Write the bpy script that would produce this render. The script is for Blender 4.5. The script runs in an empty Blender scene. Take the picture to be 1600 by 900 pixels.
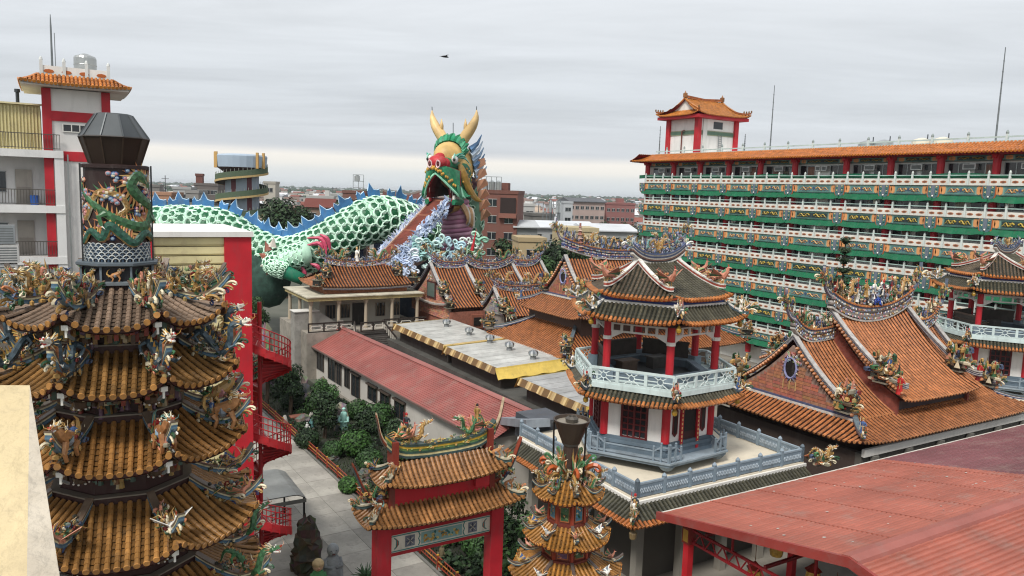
import bpy, math, random
import numpy as np
from mathutils import Vector, Matrix
sc = bpy.context.scene
R = math.radians
V = Vector
# ------------------------------------------------------------------ camera
H = 20.5
PITCH, ROLL, FPX = R(7.03), R(1.86), 1200.0
cam_d = bpy.data.cameras.new('camera'); cam = bpy.data.objects.new('camera', cam_d)
sc.collection.objects.link(cam); sc.camera = cam
cam_d.sensor_width = 36; cam_d.lens = 36 * FPX / 1600; cam_d.clip_start = .1; cam_d.clip_end = 20000
cam.location = (0, 0, H)
cam.matrix_world = Matrix.Translation((0, 0, H)) @ Matrix.Rotation(R(90) - PITCH, 4, 'X') @ Matrix.Rotation(ROLL, 4, 'Z')
# ------------------------------------------------------------------ sky, sun, exposure
SUN_EL, SUN_AZ = R(52), R(205)
w = bpy.data.worlds.new('World'); sc.world = w; w.use_nodes = True
def world():
    nt = w.node_tree; n = nt.nodes; l = nt.links; n.clear()
    out = n.new('ShaderNodeOutputWorld')
    sky = n.new('ShaderNodeTexSky'); sky.sky_type = 'NISHITA'; sky.sun_disc = False
    sky.sun_elevation = SUN_EL; sky.sun_rotation = SUN_AZ; sky.altitude = 20; sky.dust_density = 3
    b0 = n.new('ShaderNodeBackground'); b0.inputs[1].default_value = .1; l.new(sky.outputs[0], b0.inputs[0])
    tc = n.new('ShaderNodeTexCoord'); sep = n.new('ShaderNodeSeparateXYZ'); l.new(tc.outputs['Generated'], sep.inputs[0])
    def mth(op, a, b=None):
        m = n.new('ShaderNodeMath'); m.operation = op
        for i, q in enumerate((a, b)):
            if q is None: continue
            if isinstance(q, (int, float)): m.inputs[i].default_value = q
            else: l.new(q, m.inputs[i])
        return m.outputs[0]
    z = mth('MAXIMUM', sep.outputs[2], 0.0)
    # the cloud deck seen as a plane overhead: direction divided by height
    zz = mth('ADD', z, .06)
    cx = mth('DIVIDE', sep.outputs[0], zz); cy = mth('DIVIDE', sep.outputs[1], zz)
    cmb = n.new('ShaderNodeCombineXYZ'); l.new(mth('MULTIPLY', cx, .3), cmb.inputs[0]); l.new(mth('MULTIPLY', cy, .8), cmb.inputs[1])
    nz = n.new('ShaderNodeTexNoise'); nz.inputs['Scale'].default_value = 1.15; nz.inputs['Detail'].default_value = 10; nz.inputs['Roughness'].default_value = .62
    nz.inputs['Distortion'].default_value = .35
    l.new(cmb.outputs[0], nz.inputs['Vector'])
    # wobble of the cloud base above the horizon
    nb = n.new('ShaderNodeTexNoise'); nb.inputs['Scale'].default_value = 3.0; nb.inputs['Detail'].default_value = 5
    mp = n.new('ShaderNodeMapping'); mp.inputs['Scale'].default_value = (1, 1, 14); l.new(tc.outputs['Generated'], mp.inputs[0]); l.new(mp.outputs[0], nb.inputs['Vector'])
    zw = mth('ADD', z, mth('MULTIPLY', mth('SUBTRACT', nb.outputs[0], .5), .010))
    ramp = n.new('ShaderNodeValToRGB'); l.new(zw, ramp.inputs[0]); e = ramp.color_ramp.elements
    S = [(0, (.58, .63, .655)), (.013, (.63, .665, .68)), (.022, (.67, .69, .685)), (.029, (.77, .75, .705)), (.040, (.80, .77, .72)), (.0445, (.66, .66, .665)), (.049, (.545, .57, .605)),
         (.11, (.56, .585, .615)), (.20, (.63, .65, .67)), (.34, (.68, .695, .71)), (.7, (.62, .64, .67)), (1, (.6, .62, .65))]
    while len(e) < len(S): e.new(.5)
    for q, (p, c) in zip(e, S): q.position = p; q.color = (*c, 1)
    sc_ = n.new('ShaderNodeMapRange'); sc_.inputs[1].default_value = .3; sc_.inputs[2].default_value = .7; sc_.inputs[3].default_value = .87; sc_.inputs[4].default_value = 1.13
    l.new(nz.outputs[0], sc_.inputs[0])
    # the streaks fade into the far haze
    fd = n.new('ShaderNodeMapRange'); fd.inputs[1].default_value = .03; fd.inputs[2].default_value = .09; l.new(z, fd.inputs[0])
    one = n.new('ShaderNodeMix'); one.data_type = 'FLOAT'; one.inputs[2].default_value = 1.0; l.new(fd.outputs[0], one.inputs[0]); l.new(sc_.outputs[0], one.inputs[3])
    mul = n.new('ShaderNodeVectorMath'); mul.operation = 'SCALE'; l.new(ramp.outputs[0], mul.inputs[0]); l.new(one.outputs[0], mul.inputs['Scale'])
    b1 = n.new('ShaderNodeBackground'); b1.inputs[1].default_value = .56; l.new(mul.outputs[0], b1.inputs[0])
    mx = n.new('ShaderNodeMixShader'); mx.inputs[0].default_value = .93
    l.new(b0.outputs[0], mx.inputs[1]); l.new(b1.outputs[0], mx.inputs[2]); l.new(mx.outputs[0], out.inputs[0])
world()
sun_d = bpy.data.lights.new('sun', 'SUN'); sun_d.energy = 1.5; sun_d.angle = R(14); sun_d.color = (1, .96, .9)
sun = bpy.data.objects.new('sun', sun_d); sc.collection.objects.link(sun)
_sd = V((math.sin(SUN_AZ) * math.cos(SUN_EL), math.cos(SUN_AZ) * math.cos(SUN_EL), math.sin(SUN_EL)))
sun.rotation_euler = _sd.to_track_quat('Z', 'Y').to_euler(); sun.location = (0, -50, 100)
sc.view_settings.view_transform = 'Standard'; sc.view_settings.look = 'None'; sc.view_settings.gamma = 1
sc.view_settings.use_curve_mapping = False; sc.view_settings.exposure = 1.15
sc.render.engine = 'CYCLES'; sc.cycles.use_denoising = True; sc.cycles.max_bounces = 5; sc.cycles.diffuse_bounces = 2; sc.cycles.filter_width = 1.15
sc.cycles.volume_bounces = 0; sc.cycles.transparent_max_bounces = 6; sc.cycles.caustics_reflective = False; sc.cycles.caustics_refractive = False
# ------------------------------------------------------------------ temple grid: everything stands on a grid turned 31 degrees
TH = R(31); CT, ST = math.cos(TH), math.sin(TH)
def W(a, b, z=0): return V((a * CT - b * ST, a * ST + b * CT, z))
def _ray(u, v):
    fw = V((0, math.cos(PITCH), -math.sin(PITCH))); u0 = V((0, math.sin(PITCH), math.cos(PITCH))); r0 = V((1, 0, 0))
    up = u0 * math.cos(ROLL) - r0 * math.sin(ROLL); rt = r0 * math.cos(ROLL) + u0 * math.sin(ROLL)
    return fw + rt * ((u - 800) / FPX) + up * ((450 - v) / FPX)
def at(u, v, Y):                      # survey point: where a sight line meets the vertical plane at distance Y
    d = _ray(u, v); return V((0, 0, H)) + d * (Y / d.y)
def atz(u, v, z=0):                   # ... or the level z
    d = _ray(u, v); return V((0, 0, H)) + d * ((z - H) / d.z)
def hx(s):
    s = s.lstrip('#'); o = []
    for i in (0, 2, 4):
        q = int(s[i:i+2], 16) / 255; o.append(q / 12.92 if q <= .04045 else ((q + .055) / 1.055) ** 2.4)
    return tuple(o)
rng = random.Random(7)
# ------------------------------------------------------------------ materials
MATS = {}
def paint(name, rough=.6, var=.18, scale=1.5, bump=.0, bscale=20, rand=.12, dirt=.0, dirtcol=(.05, .045, .04), metal=0, spec=.4, streak=0):
    """paint, glaze, plaster: the face's own colour with uneven wear"""
    m = bpy.data.materials.new(name); m.use_nodes = True; nt = m.node_tree; n = nt.nodes; l = nt.links
    bs = n['Principled BSDF']; bs.inputs['Roughness'].default_value = rough; bs.inputs['Metallic'].default_value = metal
    bs.inputs['Specular IOR Level'].default_value = spec
    at_ = n.new('ShaderNodeAttribute'); at_.attribute_name = 'Col'
    tc = n.new('ShaderNodeTexCoord'); nz = n.new('ShaderNodeTexNoise'); nz.inputs['Scale'].default_value = scale; nz.inputs['Detail'].default_value = 6
    l.new(tc.outputs['Object'], nz.inputs['Vector'])
    mr = n.new('ShaderNodeMapRange'); mr.inputs[1].default_value = .3; mr.inputs[2].default_value = .7; mr.inputs[3].default_value = 1 - var; mr.inputs[4].default_value = 1 + var
    l.new(nz.outputs[0], mr.inputs[0])
    oi = n.new('ShaderNodeObjectInfo'); rr = n.new('ShaderNodeMapRange'); rr.inputs[3].default_value = 1 - rand; rr.inputs[4].default_value = 1 + rand; l.new(oi.outputs['Random'], rr.inputs[0])
    mm = n.new('ShaderNodeMath'); mm.operation = 'MULTIPLY'; l.new(mr.outputs[0], mm.inputs[0]); l.new(rr.outputs[0], mm.inputs[1])
    sv = n.new('ShaderNodeVectorMath'); sv.operation = 'SCALE'; l.new(at_.outputs['Color'], sv.inputs[0]); l.new(mm.outputs[0], sv.inputs['Scale'])
    col = sv.outputs[0]
    if dirt:
        n2 = n.new('ShaderNodeTexNoise'); n2.inputs['Scale'].default_value = scale * 2.3; n2.inputs['Detail'].default_value = 8; n2.inputs['Roughness'].default_value = .65
        if streak:
            mp = n.new('ShaderNodeMapping'); mp.inputs['Scale'].default_value = (1, 1, 1 / streak); l.new(tc.outputs['Object'], mp.inputs[0]); l.new(mp.outputs[0], n2.inputs['Vector'])
        else: l.new(tc.outputs['Object'], n2.inputs['Vector'])
        d = n.new('ShaderNodeMapRange'); d.inputs[1].default_value = .52; d.inputs[2].default_value = .78; d.inputs[4].default_value = dirt; l.new(n2.outputs[0], d.inputs[0])
        mx = n.new('ShaderNodeMix'); mx.data_type = 'RGBA'; mx.inputs[7].default_value = (*dirtcol, 1); l.new(d.outputs[0], mx.inputs[0]); l.new(col, mx.inputs[6]); col = mx.outputs[2]
    l.new(col, bs.inputs['Base Color'])
    if bump:
        nb = n.new('ShaderNodeTexNoise'); nb.inputs['Scale'].default_value = bscale; nb.inputs['Detail'].default_value = 5; l.new(tc.outputs['Object'], nb.inputs['Vector'])
        bp = n.new('ShaderNodeBump'); bp.inputs['Strength'].default_value = bump; bp.inputs['Distance'].default_value = .05; l.new(nb.outputs[0], bp.inputs['Height']); l.new(bp.outputs[0], bs.inputs['Normal'])
    MATS[name] = m; return m
paint('plaster', .85, .07, .6, .12, 30, .03, .24, (.16, .15, .13), streak=5)
paint('paintwork', .55, .14, 1.2, .06, 25, .06, .42, (.10, .09, .08), streak=4)
paint('glaze', .36, .28, 2.0, .12, 30, .2, .6, (.05, .046, .036))
paint('ceramic', .35, .25, 5.0, .1, 40, .12, .4, (.05, .047, .04))
paint('metal', .5, .2, .9, .03, 20, .04, .3, (.13, .11, .09), metal=.5, streak=4)
paint('steel', .3, .08, 2, .02, 20, .03, .2, (.2, .18, .15), metal=.85)
paint('sheet', .5, .17, .45, .1, 9, .03, .5, (.22, .15, .13), streak=1)
paint('concrete', .9, .25, .7, .25, 12, .06, .6, (.07, .068, .06))
paint('stone', .9, .35, 1.6, .6, 6, .1, .5, (.03, .03, .026))
paint('leaf', .6, .4, .9, 0, 20, .15, 0, spec=.25)
paint('bark', .9, .3, 3, .5, 15, .1)
paint('wood', .6, .25, 3, .1, 20, .1, .3)
paint('brick', .85, .25, 4, .25, 30, .1, .3, (.12, .09, .08))
paint('dragon_paint', .5, .3, .5, .2, 8, .1, .45, (.20, .22, .19), streak=4)
paint('roofing', .55, .22, .35, .12, 7, .03, .6, (.27, .2, .17), streak=1)
paint('flagstone', .9, .3, .5, .3, 12, .12, .8, (.09, .085, .075))
paint('old_plaster', .9, .12, 2.2, .5, 22, .0, .55, (.22, .18, .13), streak=3)
paint('far', .85, .12, .12, 0, 5, .08, .3, (.14, .14, .135), streak=3)
def glass():
    m = bpy.data.materials.new('window_glass'); m.use_nodes = True; b = m.node_tree.nodes['Principled BSDF']
    b.inputs['Base Color'].default_value = (.02, .024, .028, 1); b.inputs['Roughness'].default_value = .08; b.inputs['Specular IOR Level'].default_value = .6; MATS['glass'] = m
glass()
# ------------------------------------------------------------------ mesh collector
class MB:
    def __init__(s, col=(.5, .5, .5)): s.v = []; s.f = []; s.c = []; s.col = col; s.M = None
    def P(s, pts):
        i = len(s.v)
        if s.M is not None: s.v.extend([tuple(s.M @ V(p)) for p in pts])
        else: s.v.extend([tuple(p) for p in pts])
        return i
    def F(s, idx, col=None): s.f.append(tuple(idx)); s.c.append(col or s.col)
    def poly(s, pts, col=None): i = s.P(pts); s.F(range(i, i + len(pts)), col); return s
    def box(s, x0, x1, y0, y1, z0, z1, col=None):
        i = s.P([(x0,y0,z0),(x1,y0,z0),(x1,y1,z0),(x0,y1,z0),(x0,y0,z1),(x1,y0,z1),(x1,y1,z1),(x0,y1,z1)])
        for q in ((0,3,2,1),(4,5,6,7),(0,1,5,4),(1,2,6,5),(2,3,7,6),(3,0,4,7)): s.F([i+k for k in q], col)
        return s
    def ext(s, pts, vec, col=None):            # a flat outline given thickness
        n = len(pts); vec = V(vec); i = s.P(pts); j = s.P([V(p) + vec for p in pts])
        s.F([i + k for k in range(n)][::-1], col); s.F([j + k for k in range(n)], col)
        for k in range(n): q = (k + 1) % n; s.F((i+k, i+q, j+q, j+k), col)
        return s
    def bar(s, p, q, w_=.05, h=None, col=None, up=(0, 0, 1)):
        p = V(p); q = V(q); h = h or w_; d = (q - p).normalized(); upv = V(up)
        if abs(d.dot(upv)) > .98: upv = V((1, 0, 0))
        a = d.cross(upv).normalized(); b = a.cross(d).normalized(); a *= w_ / 2; b *= h / 2
        i = s.P([p-a-b, p+a-b, p+a+b, p-a+b, q-a-b, q+a-b, q+a+b, q-a+b])
        for k in ((0,1,2,3),(7,6,5,4),(0,4,5,1),(1,5,6,2),(2,6,7,3),(3,7,4,0)): s.F([i+x for x in k], col)
        return s
    def tube(s, pts, r, n=6, col=None, cap=True, cols=None, flat=1.0):
        pts = [V(p) for p in pts]; m = len(pts); rr = r if isinstance(r, (list, tuple)) else [r] * m
        T = [(pts[min(k+1, m-1)] - pts[max(k-1, 0)]).normalized() for k in range(m)]
        a = T[0].orthogonal().normalized() if abs(T[0].z) > .95 else T[0].cross(V((0, 0, 1))).normalized()
        base = None; first = None
        for k in range(m):
            a = (a - T[k] * a.dot(T[k]))
            a = a.normalized() if a.length > 1e-6 else T[k].orthogonal().normalized()
            b = a.cross(T[k]).normalized()
            i = s.P([pts[k] + (a * math.cos(2*math.pi*j/n) + b * math.sin(2*math.pi*j/n) * flat) * rr[k] for j in range(n)])
            if base is not None:
                for j in range(n):
                    q = (j + 1) % n; c = cols(k, j) if cols else col; s.F((base+j, base+q, i+q, i+j), c)
            else: first = i
            base = i
        if cap: s.F([first + j for j in range(n)][::-1], col); s.F([base + j for j in range(n)], col)
        return s
    def lathe(s, prof, n=16, c=(0, 0, 0), col=None, cols=None, cap=True, ph=0):
        base = None
        for k, (r, z) in enumerate(prof):
            i = s.P([(c[0] + r*math.cos(2*math.pi*j/n+ph), c[1] + r*math.sin(2*math.pi*j/n+ph), c[2] + z) for j in range(n)])
            if base is not None:
                for j in range(n): q = (j+1) % n; s.F((base+j, base+q, i+q, i+j), cols(k, j) if cols else col)
            elif cap: s.F([i+j for j in range(n)][::-1], col)
            base = i
        if cap: s.F([base+j for j in range(n)], cols(len(prof), 0) if cols else col)
        return s
    def ball(s, c, r, col=None, n=6, sc_=(1, 1, 1)):
        m = max(3, n // 2 + 1); rows = []
        for k in range(m + 1):
            t = math.pi * k / m; rr = math.sin(t); z = math.cos(t)
            if k in (0, m): rows.append([s.P([(c[0], c[1], c[2] + r*z*sc_[2])])])
            else: i = s.P([(c[0] + r*rr*math.cos(2*math.pi*j/n)*sc_[0], c[1] + r*rr*math.sin(2*math.pi*j/n)*sc_[1], c[2] + r*z*sc_[2]) for j in range(n)]); rows.append([i+j for j in range(n)])
        for k in range(m):
            A, B = rows[k], rows[k+1]
            for j in range(n):
                q = (j+1) % n
                if len(A) == 1: s.F((A[0], B[j], B[q]), col)
                elif len(B) == 1: s.F((A[j], B[0], A[q]), col)
                else: s.F((A[j], B[j], B[q], A[q]), col)
        return s
    def grid(s, fn, nu, nv, cols=None, flip=False):
        i = s.P([fn(a / nu, b / nv) for b in range(nv + 1) for a in range(nu + 1)])
        for b in range(nv):
            for a in range(nu):
                q = i + b*(nu+1) + a; f = (q, q+1, q+nu+2, q+nu+1)
                s.F(f[::-1] if flip else f, cols(a, b) if cols else None)
        return s
    def add(s, o, M=None):
        M = M or Matrix.Identity(4); i = len(s.v); s.v.extend([tuple(M @ V(p)) for p in o.v])
        s.f.extend([tuple(q + i for q in f) for f in o.f]); s.c.extend(o.c); return s
    def mesh(s, name, mat, smooth=False):
        me = bpy.data.meshes.new(name); me.from_pydata(s.v, [], s.f)
        c = np.ones((len(s.f), 4), 'f'); 
        if len(s.f): c[:, :3] = np.array(s.c, 'f')
        lt = np.array([len(f) for f in s.f]); cc = np.repeat(c, lt, axis=0)
        at_ = me.color_attributes.new('Col', 'FLOAT_COLOR', 'CORNER'); at_.data.foreach_set('color', cc.ravel())
        me.materials.append(MATS[mat] if isinstance(mat, str) else mat)
        if smooth: me.shade_smooth() if hasattr(me, 'shade_smooth') else None
        return me
    def build(s, name, mat='paintwork', parent=None, smooth=False, loc=(0, 0, 0), rz=0, kind=None):
        return put(name, s.mesh(name, mat, smooth), parent, loc, rz, kind)
def put(name, me, parent=None, loc=(0, 0, 0), rz=0, kind=None, scale=None):
    o = bpy.data.objects.new(name, me); sc.collection.objects.link(o); o.parent = parent; o.location = loc; o.rotation_euler = (0, 0, rz)
    if kind or name == 'ornament_band': o['kind'] = kind or 'stuff'        # crowded tiny pieces nobody could count
    if scale: o.scale = (scale,) * 3 if isinstance(scale, (int, float)) else scale
    return o
def tag(o, label=None, cat=None, group=None, kind=None):
    for k, q in (('label', label), ('category', cat), ('group', group), ('kind', kind)):
        if q: o[k] = q
    return o
def thing(name, label, cat, loc=(0, 0, 0), rz=0, group=None):
    o = bpy.data.objects.new(name, None); sc.collection.objects.link(o); o.location = loc; o.rotation_euler = (0, 0, rz); o.empty_display_size = .2
    return tag(o, label, cat, group)
def copy_tree(o, parent=None):
    c = o.copy(); sc.collection.objects.link(c); c.parent = parent
    for ch in [x for x in KIDS.get(o, [])] or list(o.children): copy_tree(ch, c)
    return c
KIDS = {}
def spline(pts, n):
    """smooth curve through points, n samples"""
    P = [V(p) for p in pts]; P = [P[0] * 2 - P[1]] + P + [P[-1] * 2 - P[-2]]; m = len(P) - 3; out = []
    for k in range(n):
        t = k / (n - 1) * m; i = min(int(t), m - 1); f = t - i; a, b, c, d = P[i:i+4]
        out.append(.5 * ((2*b) + (c - a)*f + (2*a - 5*b + 4*c - d)*f*f + (-a + 3*b - 3*c + d)*f**3))
    return out
# ------------------------------------------------------------------ roof ornaments (cut-porcelain figures): built once, mesh shared
GRN, DGRN, LGRN = hx('3c7a46'), hx('23502f'), hx('8fae62'); YEL, GOLD = hx('d3a23f'), hx('b98a2c'); PINK, SALM = hx('d28a8c'), hx('cf7f5c')
BLU, NAVY, SKYB = hx('41669f'), hx('243a70'), hx('8fb0c8'); WHT, CRM = hx('e4e2da'), hx('d8cdb0'); RED, DRED = hx('b02a2a'), hx('6d1f1c'); ORG, BRN = hx('c8742f'), hx('6b4526')
TEAL, GREY, DGREY, BLK = hx('5f9a92'), hx('7d8791'), hx('3c4248'), hx('14120f')
PAL = [GRN, DGRN, LGRN, YEL, GOLD, PINK, SALM, BLU, NAVY, SKYB, WHT, CRM, RED, ORG, TEAL, CRM]
def mute(c, k=.22, v=.92): l = .3*c[0] + .59*c[1] + .11*c[2]; return tuple((x * (1 - k) + l * k) * v for x in c)
GRN, DGRN, LGRN, YEL, GOLD, PINK, SALM, BLU, NAVY, SKYB, ORG, TEAL = [mute(c) for c in (GRN, DGRN, LGRN, YEL, GOLD, PINK, SALM, BLU, NAVY, SKYB, ORG, TEAL)]
PAL = [GRN, DGRN, DGRN, LGRN, YEL, GOLD, GOLD, SALM, mute(BLU, .4, .8), CRM, CRM, hx('8f8a78'), hx('5a4a3a'), hx('3a3a34'), ORG, hx('6d7a70'), DRED, hx('a08a5a'), hx('6a5a3c')]
def frame(p, t, n):
    t = V(t).normalized(); n = V(n); n = (n - t * n.dot(t)).normalized(); s = n.cross(t)
    return Matrix(((t.x, s.x, n.x, p[0]), (t.y, s.y, n.y, p[1]), (t.z, s.z, n.z, p[2]), (0, 0, 0, 1)))
def spike(mb, p, d, r, col, n=3):
    p = V(p); d = V(d); a = d.orthogonal().normalized() * r; b = d.cross(a).normalized() * r
    i = mb.P([p + a*math.cos(2*math.pi*k/n) + b*math.sin(2*math.pi*k/n) for k in range(n)] + [p + d])
    for k in range(n): mb.F((i+k, i+(k+1) % n, i+n), col)
    mb.F([i+k for k in range(n)][::-1], col)
def horn(mb, pts, r0, col, n=4):
    m = len(pts); mb.tube(pts, [r0 * (1 - .85 * k / (m - 1)) for k in range(m)], n, col)
def curl(mb, p, size, col, nrm=(0, 1, 0), up=(0, 0, 1), turns=1.1, n=9, r=.12, flip=1):
    M = frame(p, up, nrm); pts = []
    for k in range(n):
        t = k / (n - 1); a = t * turns * 2 * math.pi; q = size * (1 - .8 * t)
        pts.append(M @ V((size * .2 + q * .55 * math.sin(a) + t * size * .35, flip * (q * .55 * (1 - math.cos(a))), 0)))
    mb.tube(pts, [size * r * (1 - .55 * k / (n - 1)) for k in range(n)], 4, col)
def dragon_head(mb, M, s, face, mane, hornc, mouth=RED):
    o = MB(face)
    o.ball((.05, 0, 0), .42, face, 8, (1.1, .85, .8))
    o.ext([(.3, -.26, -.02), (1.15, -.17, .02), (1.3, -.12, .2), (1.0, -.14, .3), (.35, -.22, .38)], (0, .0, 0), face) if 0 else None
    # upper jaw, lower jaw, tongue
    i = o.P([(.2,-.3,-.05),(.2,.3,-.05),(.2,.24,.36),(.2,-.24,.36),(1.2,-.2,.05),(1.2,.2,.05),(1.15,.16,.3),(1.15,-.16,.3)])
    for q in ((0,3,2,1),(4,5,6,7),(0,1,5,4),(1,2,6,5),(2,3,7,6),(3,0,4,7)): o.F([i+k for k in q], face)
    i = o.P([(.1,-.25,-.1),(.1,.25,-.1),(.1,.25,-.3),(.1,-.25,-.3),(1.0,-.15,-.42),(1.0,.15,-.42),(.95,.13,-.56),(.95,-.13,-.56)])
    for q in ((0,1,2,3),(7,6,5,4),(4,5,1,0),(5,6,2,1),(6,7,3,2),(7,4,0,3)): o.F([i+k for k in q], WHT)
    o.tube([(.2, 0, -.15), (.7, 0, -.25), (1.15, 0, -.15)], [.12, .1, .03], 4, mouth)
    for sgn in (-1, 1):
        o.ball((.45, sgn * .25, .38), .13, WHT, 6); o.ball((.53, sgn * .3, .4), .07, BLK, 5); o.ball((1.15, sgn * .14, .26), .11, mouth, 5)
        horn(o, [(-.05, sgn * .2, .3), (-.35, sgn * .3, .7), (-.85, sgn * .38, .95)], .1, hornc); horn(o, [(-.35, sgn*.3, .7), (-.4, sgn*.42, 1.0)], .06, hornc)
        o.tube([(1.15, sgn * .18, .1), (1.45, sgn * .45, .3), (1.3, sgn * .7, .7)], [.05, .04, .015], 4, mane)
        for k in range(5):
            a = -1.2 + k * .55; spike(o, (-.15, sgn * .3 * math.cos(a * .6), .3 * math.sin(a)), (-.75, sgn * .35 * math.cos(a), .55 * math.sin(a)), .11, mane if k % 2 else CRM)
        for k in range(3): spike(o, (.35 + .25*k, sgn * .14, -.36), (.03, sgn*.04, -.3), .06, mane)
        for k in range(4): spike(o, (.4 + .2*k, sgn * .15, -.05), (0, 0, -.14), .04, WHT)
    for k in range(3): spike(o, (-.1 - .05 * k, 0, .3 - .25 * k), (-.7, 0, .45 - .4*k), .12, mane)
    mb.add(o, M @ Matrix.Scale(s, 4))
def dragon_mb(pts, r, body=GRN, fin=YEL, belly=CRM, mane=ORG, face=None, n=30, side=(0, 1, 0), hs=1.9, legs=(.3, .7), hornc=CRM, k8=8, finh=1.5, tail=RED):
    mb = MB(body); P = spline(pts, n); m = n; S = V(side)
    T = [(P[min(k+1, m-1)] - P[max(k-1, 0)]).normalized() for k in range(m)]
    rad = [r * (.25 + .75 * min(1, k / (m * .45))) * (1 - .18 * max(0, (k/m - .75) * 4)) for k in range(m)]
    base = None; N = []
    for k in range(m):
        nn = T[k].cross(S); nn = nn.normalized() if nn.length > 1e-4 else V((0, 0, 1)); s2 = nn.cross(T[k]); N.append(nn)
        i = mb.P([P[k] + (s2 * math.cos(2*math.pi*j/k8) + nn * math.sin(2*math.pi*j/k8)) * rad[k] for j in range(k8)])
        if base is not None:
            for j in range(k8):
                ang = (j + .5) / k8 * 360
                c = belly if 225 < ang < 315 else (fin if 75 < ang < 105 else (body if (k + j) % 2 else tuple(x * .62 for x in body)))
                if 225 < ang < 315 and k % 2: c = tuple(x * .7 for x in belly)
                mb.F((base+j, base+(j+1) % k8, i+(j+1) % k8, i+j), c)
        base = i
        if k > 1 and k < m - 2:
            h = rad[k] * finh; d = T[k] * (-h * .6) + N[k] * h; q = P[k] + N[k] * rad[k] * .8
            spike(mb, q, d, rad[k] * .38, fin if k % 2 else mane)
    for q in range(5): spike(mb, P[0], -T[0] * r * 2.2 + N[0] * r * (q - 2) * .9, r * .35, tail if q % 2 else fin)
    for lp in legs:
        k = int(lp * (m - 1))
        for sg in (-1, 1):
            s2 = N[k].cross(T[k]) * sg; a = P[k] + s2 * rad[k] * .8; kn = a + s2 * r * 1.0 - N[k] * r * .9 - T[k] * r * .4; ft = kn + T[k] * r * 1.2 - N[k] * r * 1.0
            mb.tube([a, kn, ft], [r * .5, r * .4, r * .26], 5, body)
            for c in (-1, 0, 1): spike(mb, ft, T[k] * r * .8 + s2 * c * r * .45 - N[k] * r * .2, r * .14, WHT)
            for c in (0, 1): spike(mb, kn, -T[k] * r * 1.0 + N[k] * r * (.5 + .5*c), r * .2, mane)
    dragon_head(mb, frame(P[-1], T[-1], N[-1]), r * hs, face or body, mane, hornc)
    return mb
def clutter_mb(seed, n, L, wd, h, pal=PAL, size=.12):
    """dense band of petals, curls, leaves and beads along x"""
    g = random.Random(seed); mb = MB()
    for k in range(n):
        x = g.uniform(-L/2, L/2); y = g.uniform(-wd/2, wd/2); z = g.random() ** 1.3 * h; c = g.choice(pal); t = g.random(); s = size * g.uniform(.6, 1.5)
        if t < .34: curl(mb, (x, y, z), s * 1.7, c, (g.uniform(-.3, .3), g.choice((-1, 1)), g.uniform(-.3, .3)), (g.uniform(-.7, .7), 0, 1), 1.1, 7, .14, g.choice((-1, 1)))
        elif t < .62:
            for q in range(4): a = q * 1.57 + g.random(); spike(mb, (x, y, z), (math.cos(a) * s, math.sin(a) * s * .7, s * g.uniform(.3, .9)), s * .28, c)
        elif t < .82: mb.ball((x, y, z), s * .55, c, 5)
        else: spike(mb, (x, y, z), (g.uniform(-.5, .5) * s, 0, s * 2.2), s * .35, c, 4)
    return mb
def figure_mb(h=1.0, robe=RED, trim=GOLD, hat=BLK, arm=1, seed=0):
    """small standing robed figurine"""
    mb = MB(robe); g = random.Random(seed)
    mb.lathe([(.17*h, 0), (.15*h, .12*h), (.11*h, .4*h), (.115*h, .5*h), (.14*h, .68*h), (.13*h, .76*h), (.045*h, .8*h), (.045*h, .84*h)], 8, col=robe)
    mb.lathe([(.125*h, .47*h), (.125*h, .52*h)], 8, col=trim)
    mb.ball((0, 0, .9*h), .075*h, hx('d9a888'), 7, (1, 1, 1.2)); mb.lathe([(.08*h, .93*h), (.085*h, .98*h), (.05*h, 1.05*h), (.01*h, 1.08*h)], 7, col=hat)
    mb.tube([(0, .13*h, .73*h), (.05*h, .2*h, .56*h), (.17*h, .12*h, .55*h)], [.05*h, .045*h, .035*h], 5, robe)
    mb.tube([(0, -.13*h, .73*h), (.05*h, -.22*h, .6*h), (.12*h*arm, -.2*h, .85*h)], [.05*h, .045*h, .035*h], 5, robe)
    mb.bar((.12*h*arm, -.2*h, .3*h), (.12*h*arm, -.2*h, 1.15*h), .025*h, col=trim)
    return mb
def bird_mb(s=1.0, body=WHT, wing=GREY, tail=RED):
    mb = MB(body)
    mb.tube([(-.5*s, 0, .35*s), (-.2*s, 0, .42*s), (.15*s, 0, .5*s), (.35*s, 0, .75*s), (.42*s, 0, 1.0*s), (.62*s, 0, .98*s)], [.04*s, .16*s, .2*s, .1*s, .07*s, .015*s], 7, body)
    for sg in (-1, 1):
        for k in range(4): mb.ext([(.15*s, sg*.15*s, .55*s), (-.1*s - .12*s*k, sg*(.85 - .1*k)*s, (1.0 - .12*k)*s), (-.25*s - .12*s*k, sg*(.6 - .1*k)*s, (.75 - .1*k)*s)], (.02*s, 0, -.03*s), wing if k % 2 else body)
        mb.tube([(.05*s, sg*.06*s, .35*s), (.05*s, sg*.07*s, 0)], .025*s, 4, GOLD)
    for k in range(5): horn(mb, [(-.4*s, 0, .38*s), (-.8*s, (k-2)*.12*s, (.5+.1*abs(k-2))*s), (-1.15*s, (k-2)*.25*s, .45*s)], .05*s, tail if k % 2 else YEL)
    for k in range(3): spike(mb, (.4*s, 0, 1.04*s), (-.1*s + .06*k*s, 0, .2*s), .02*s, RED)
    return mb
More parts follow.
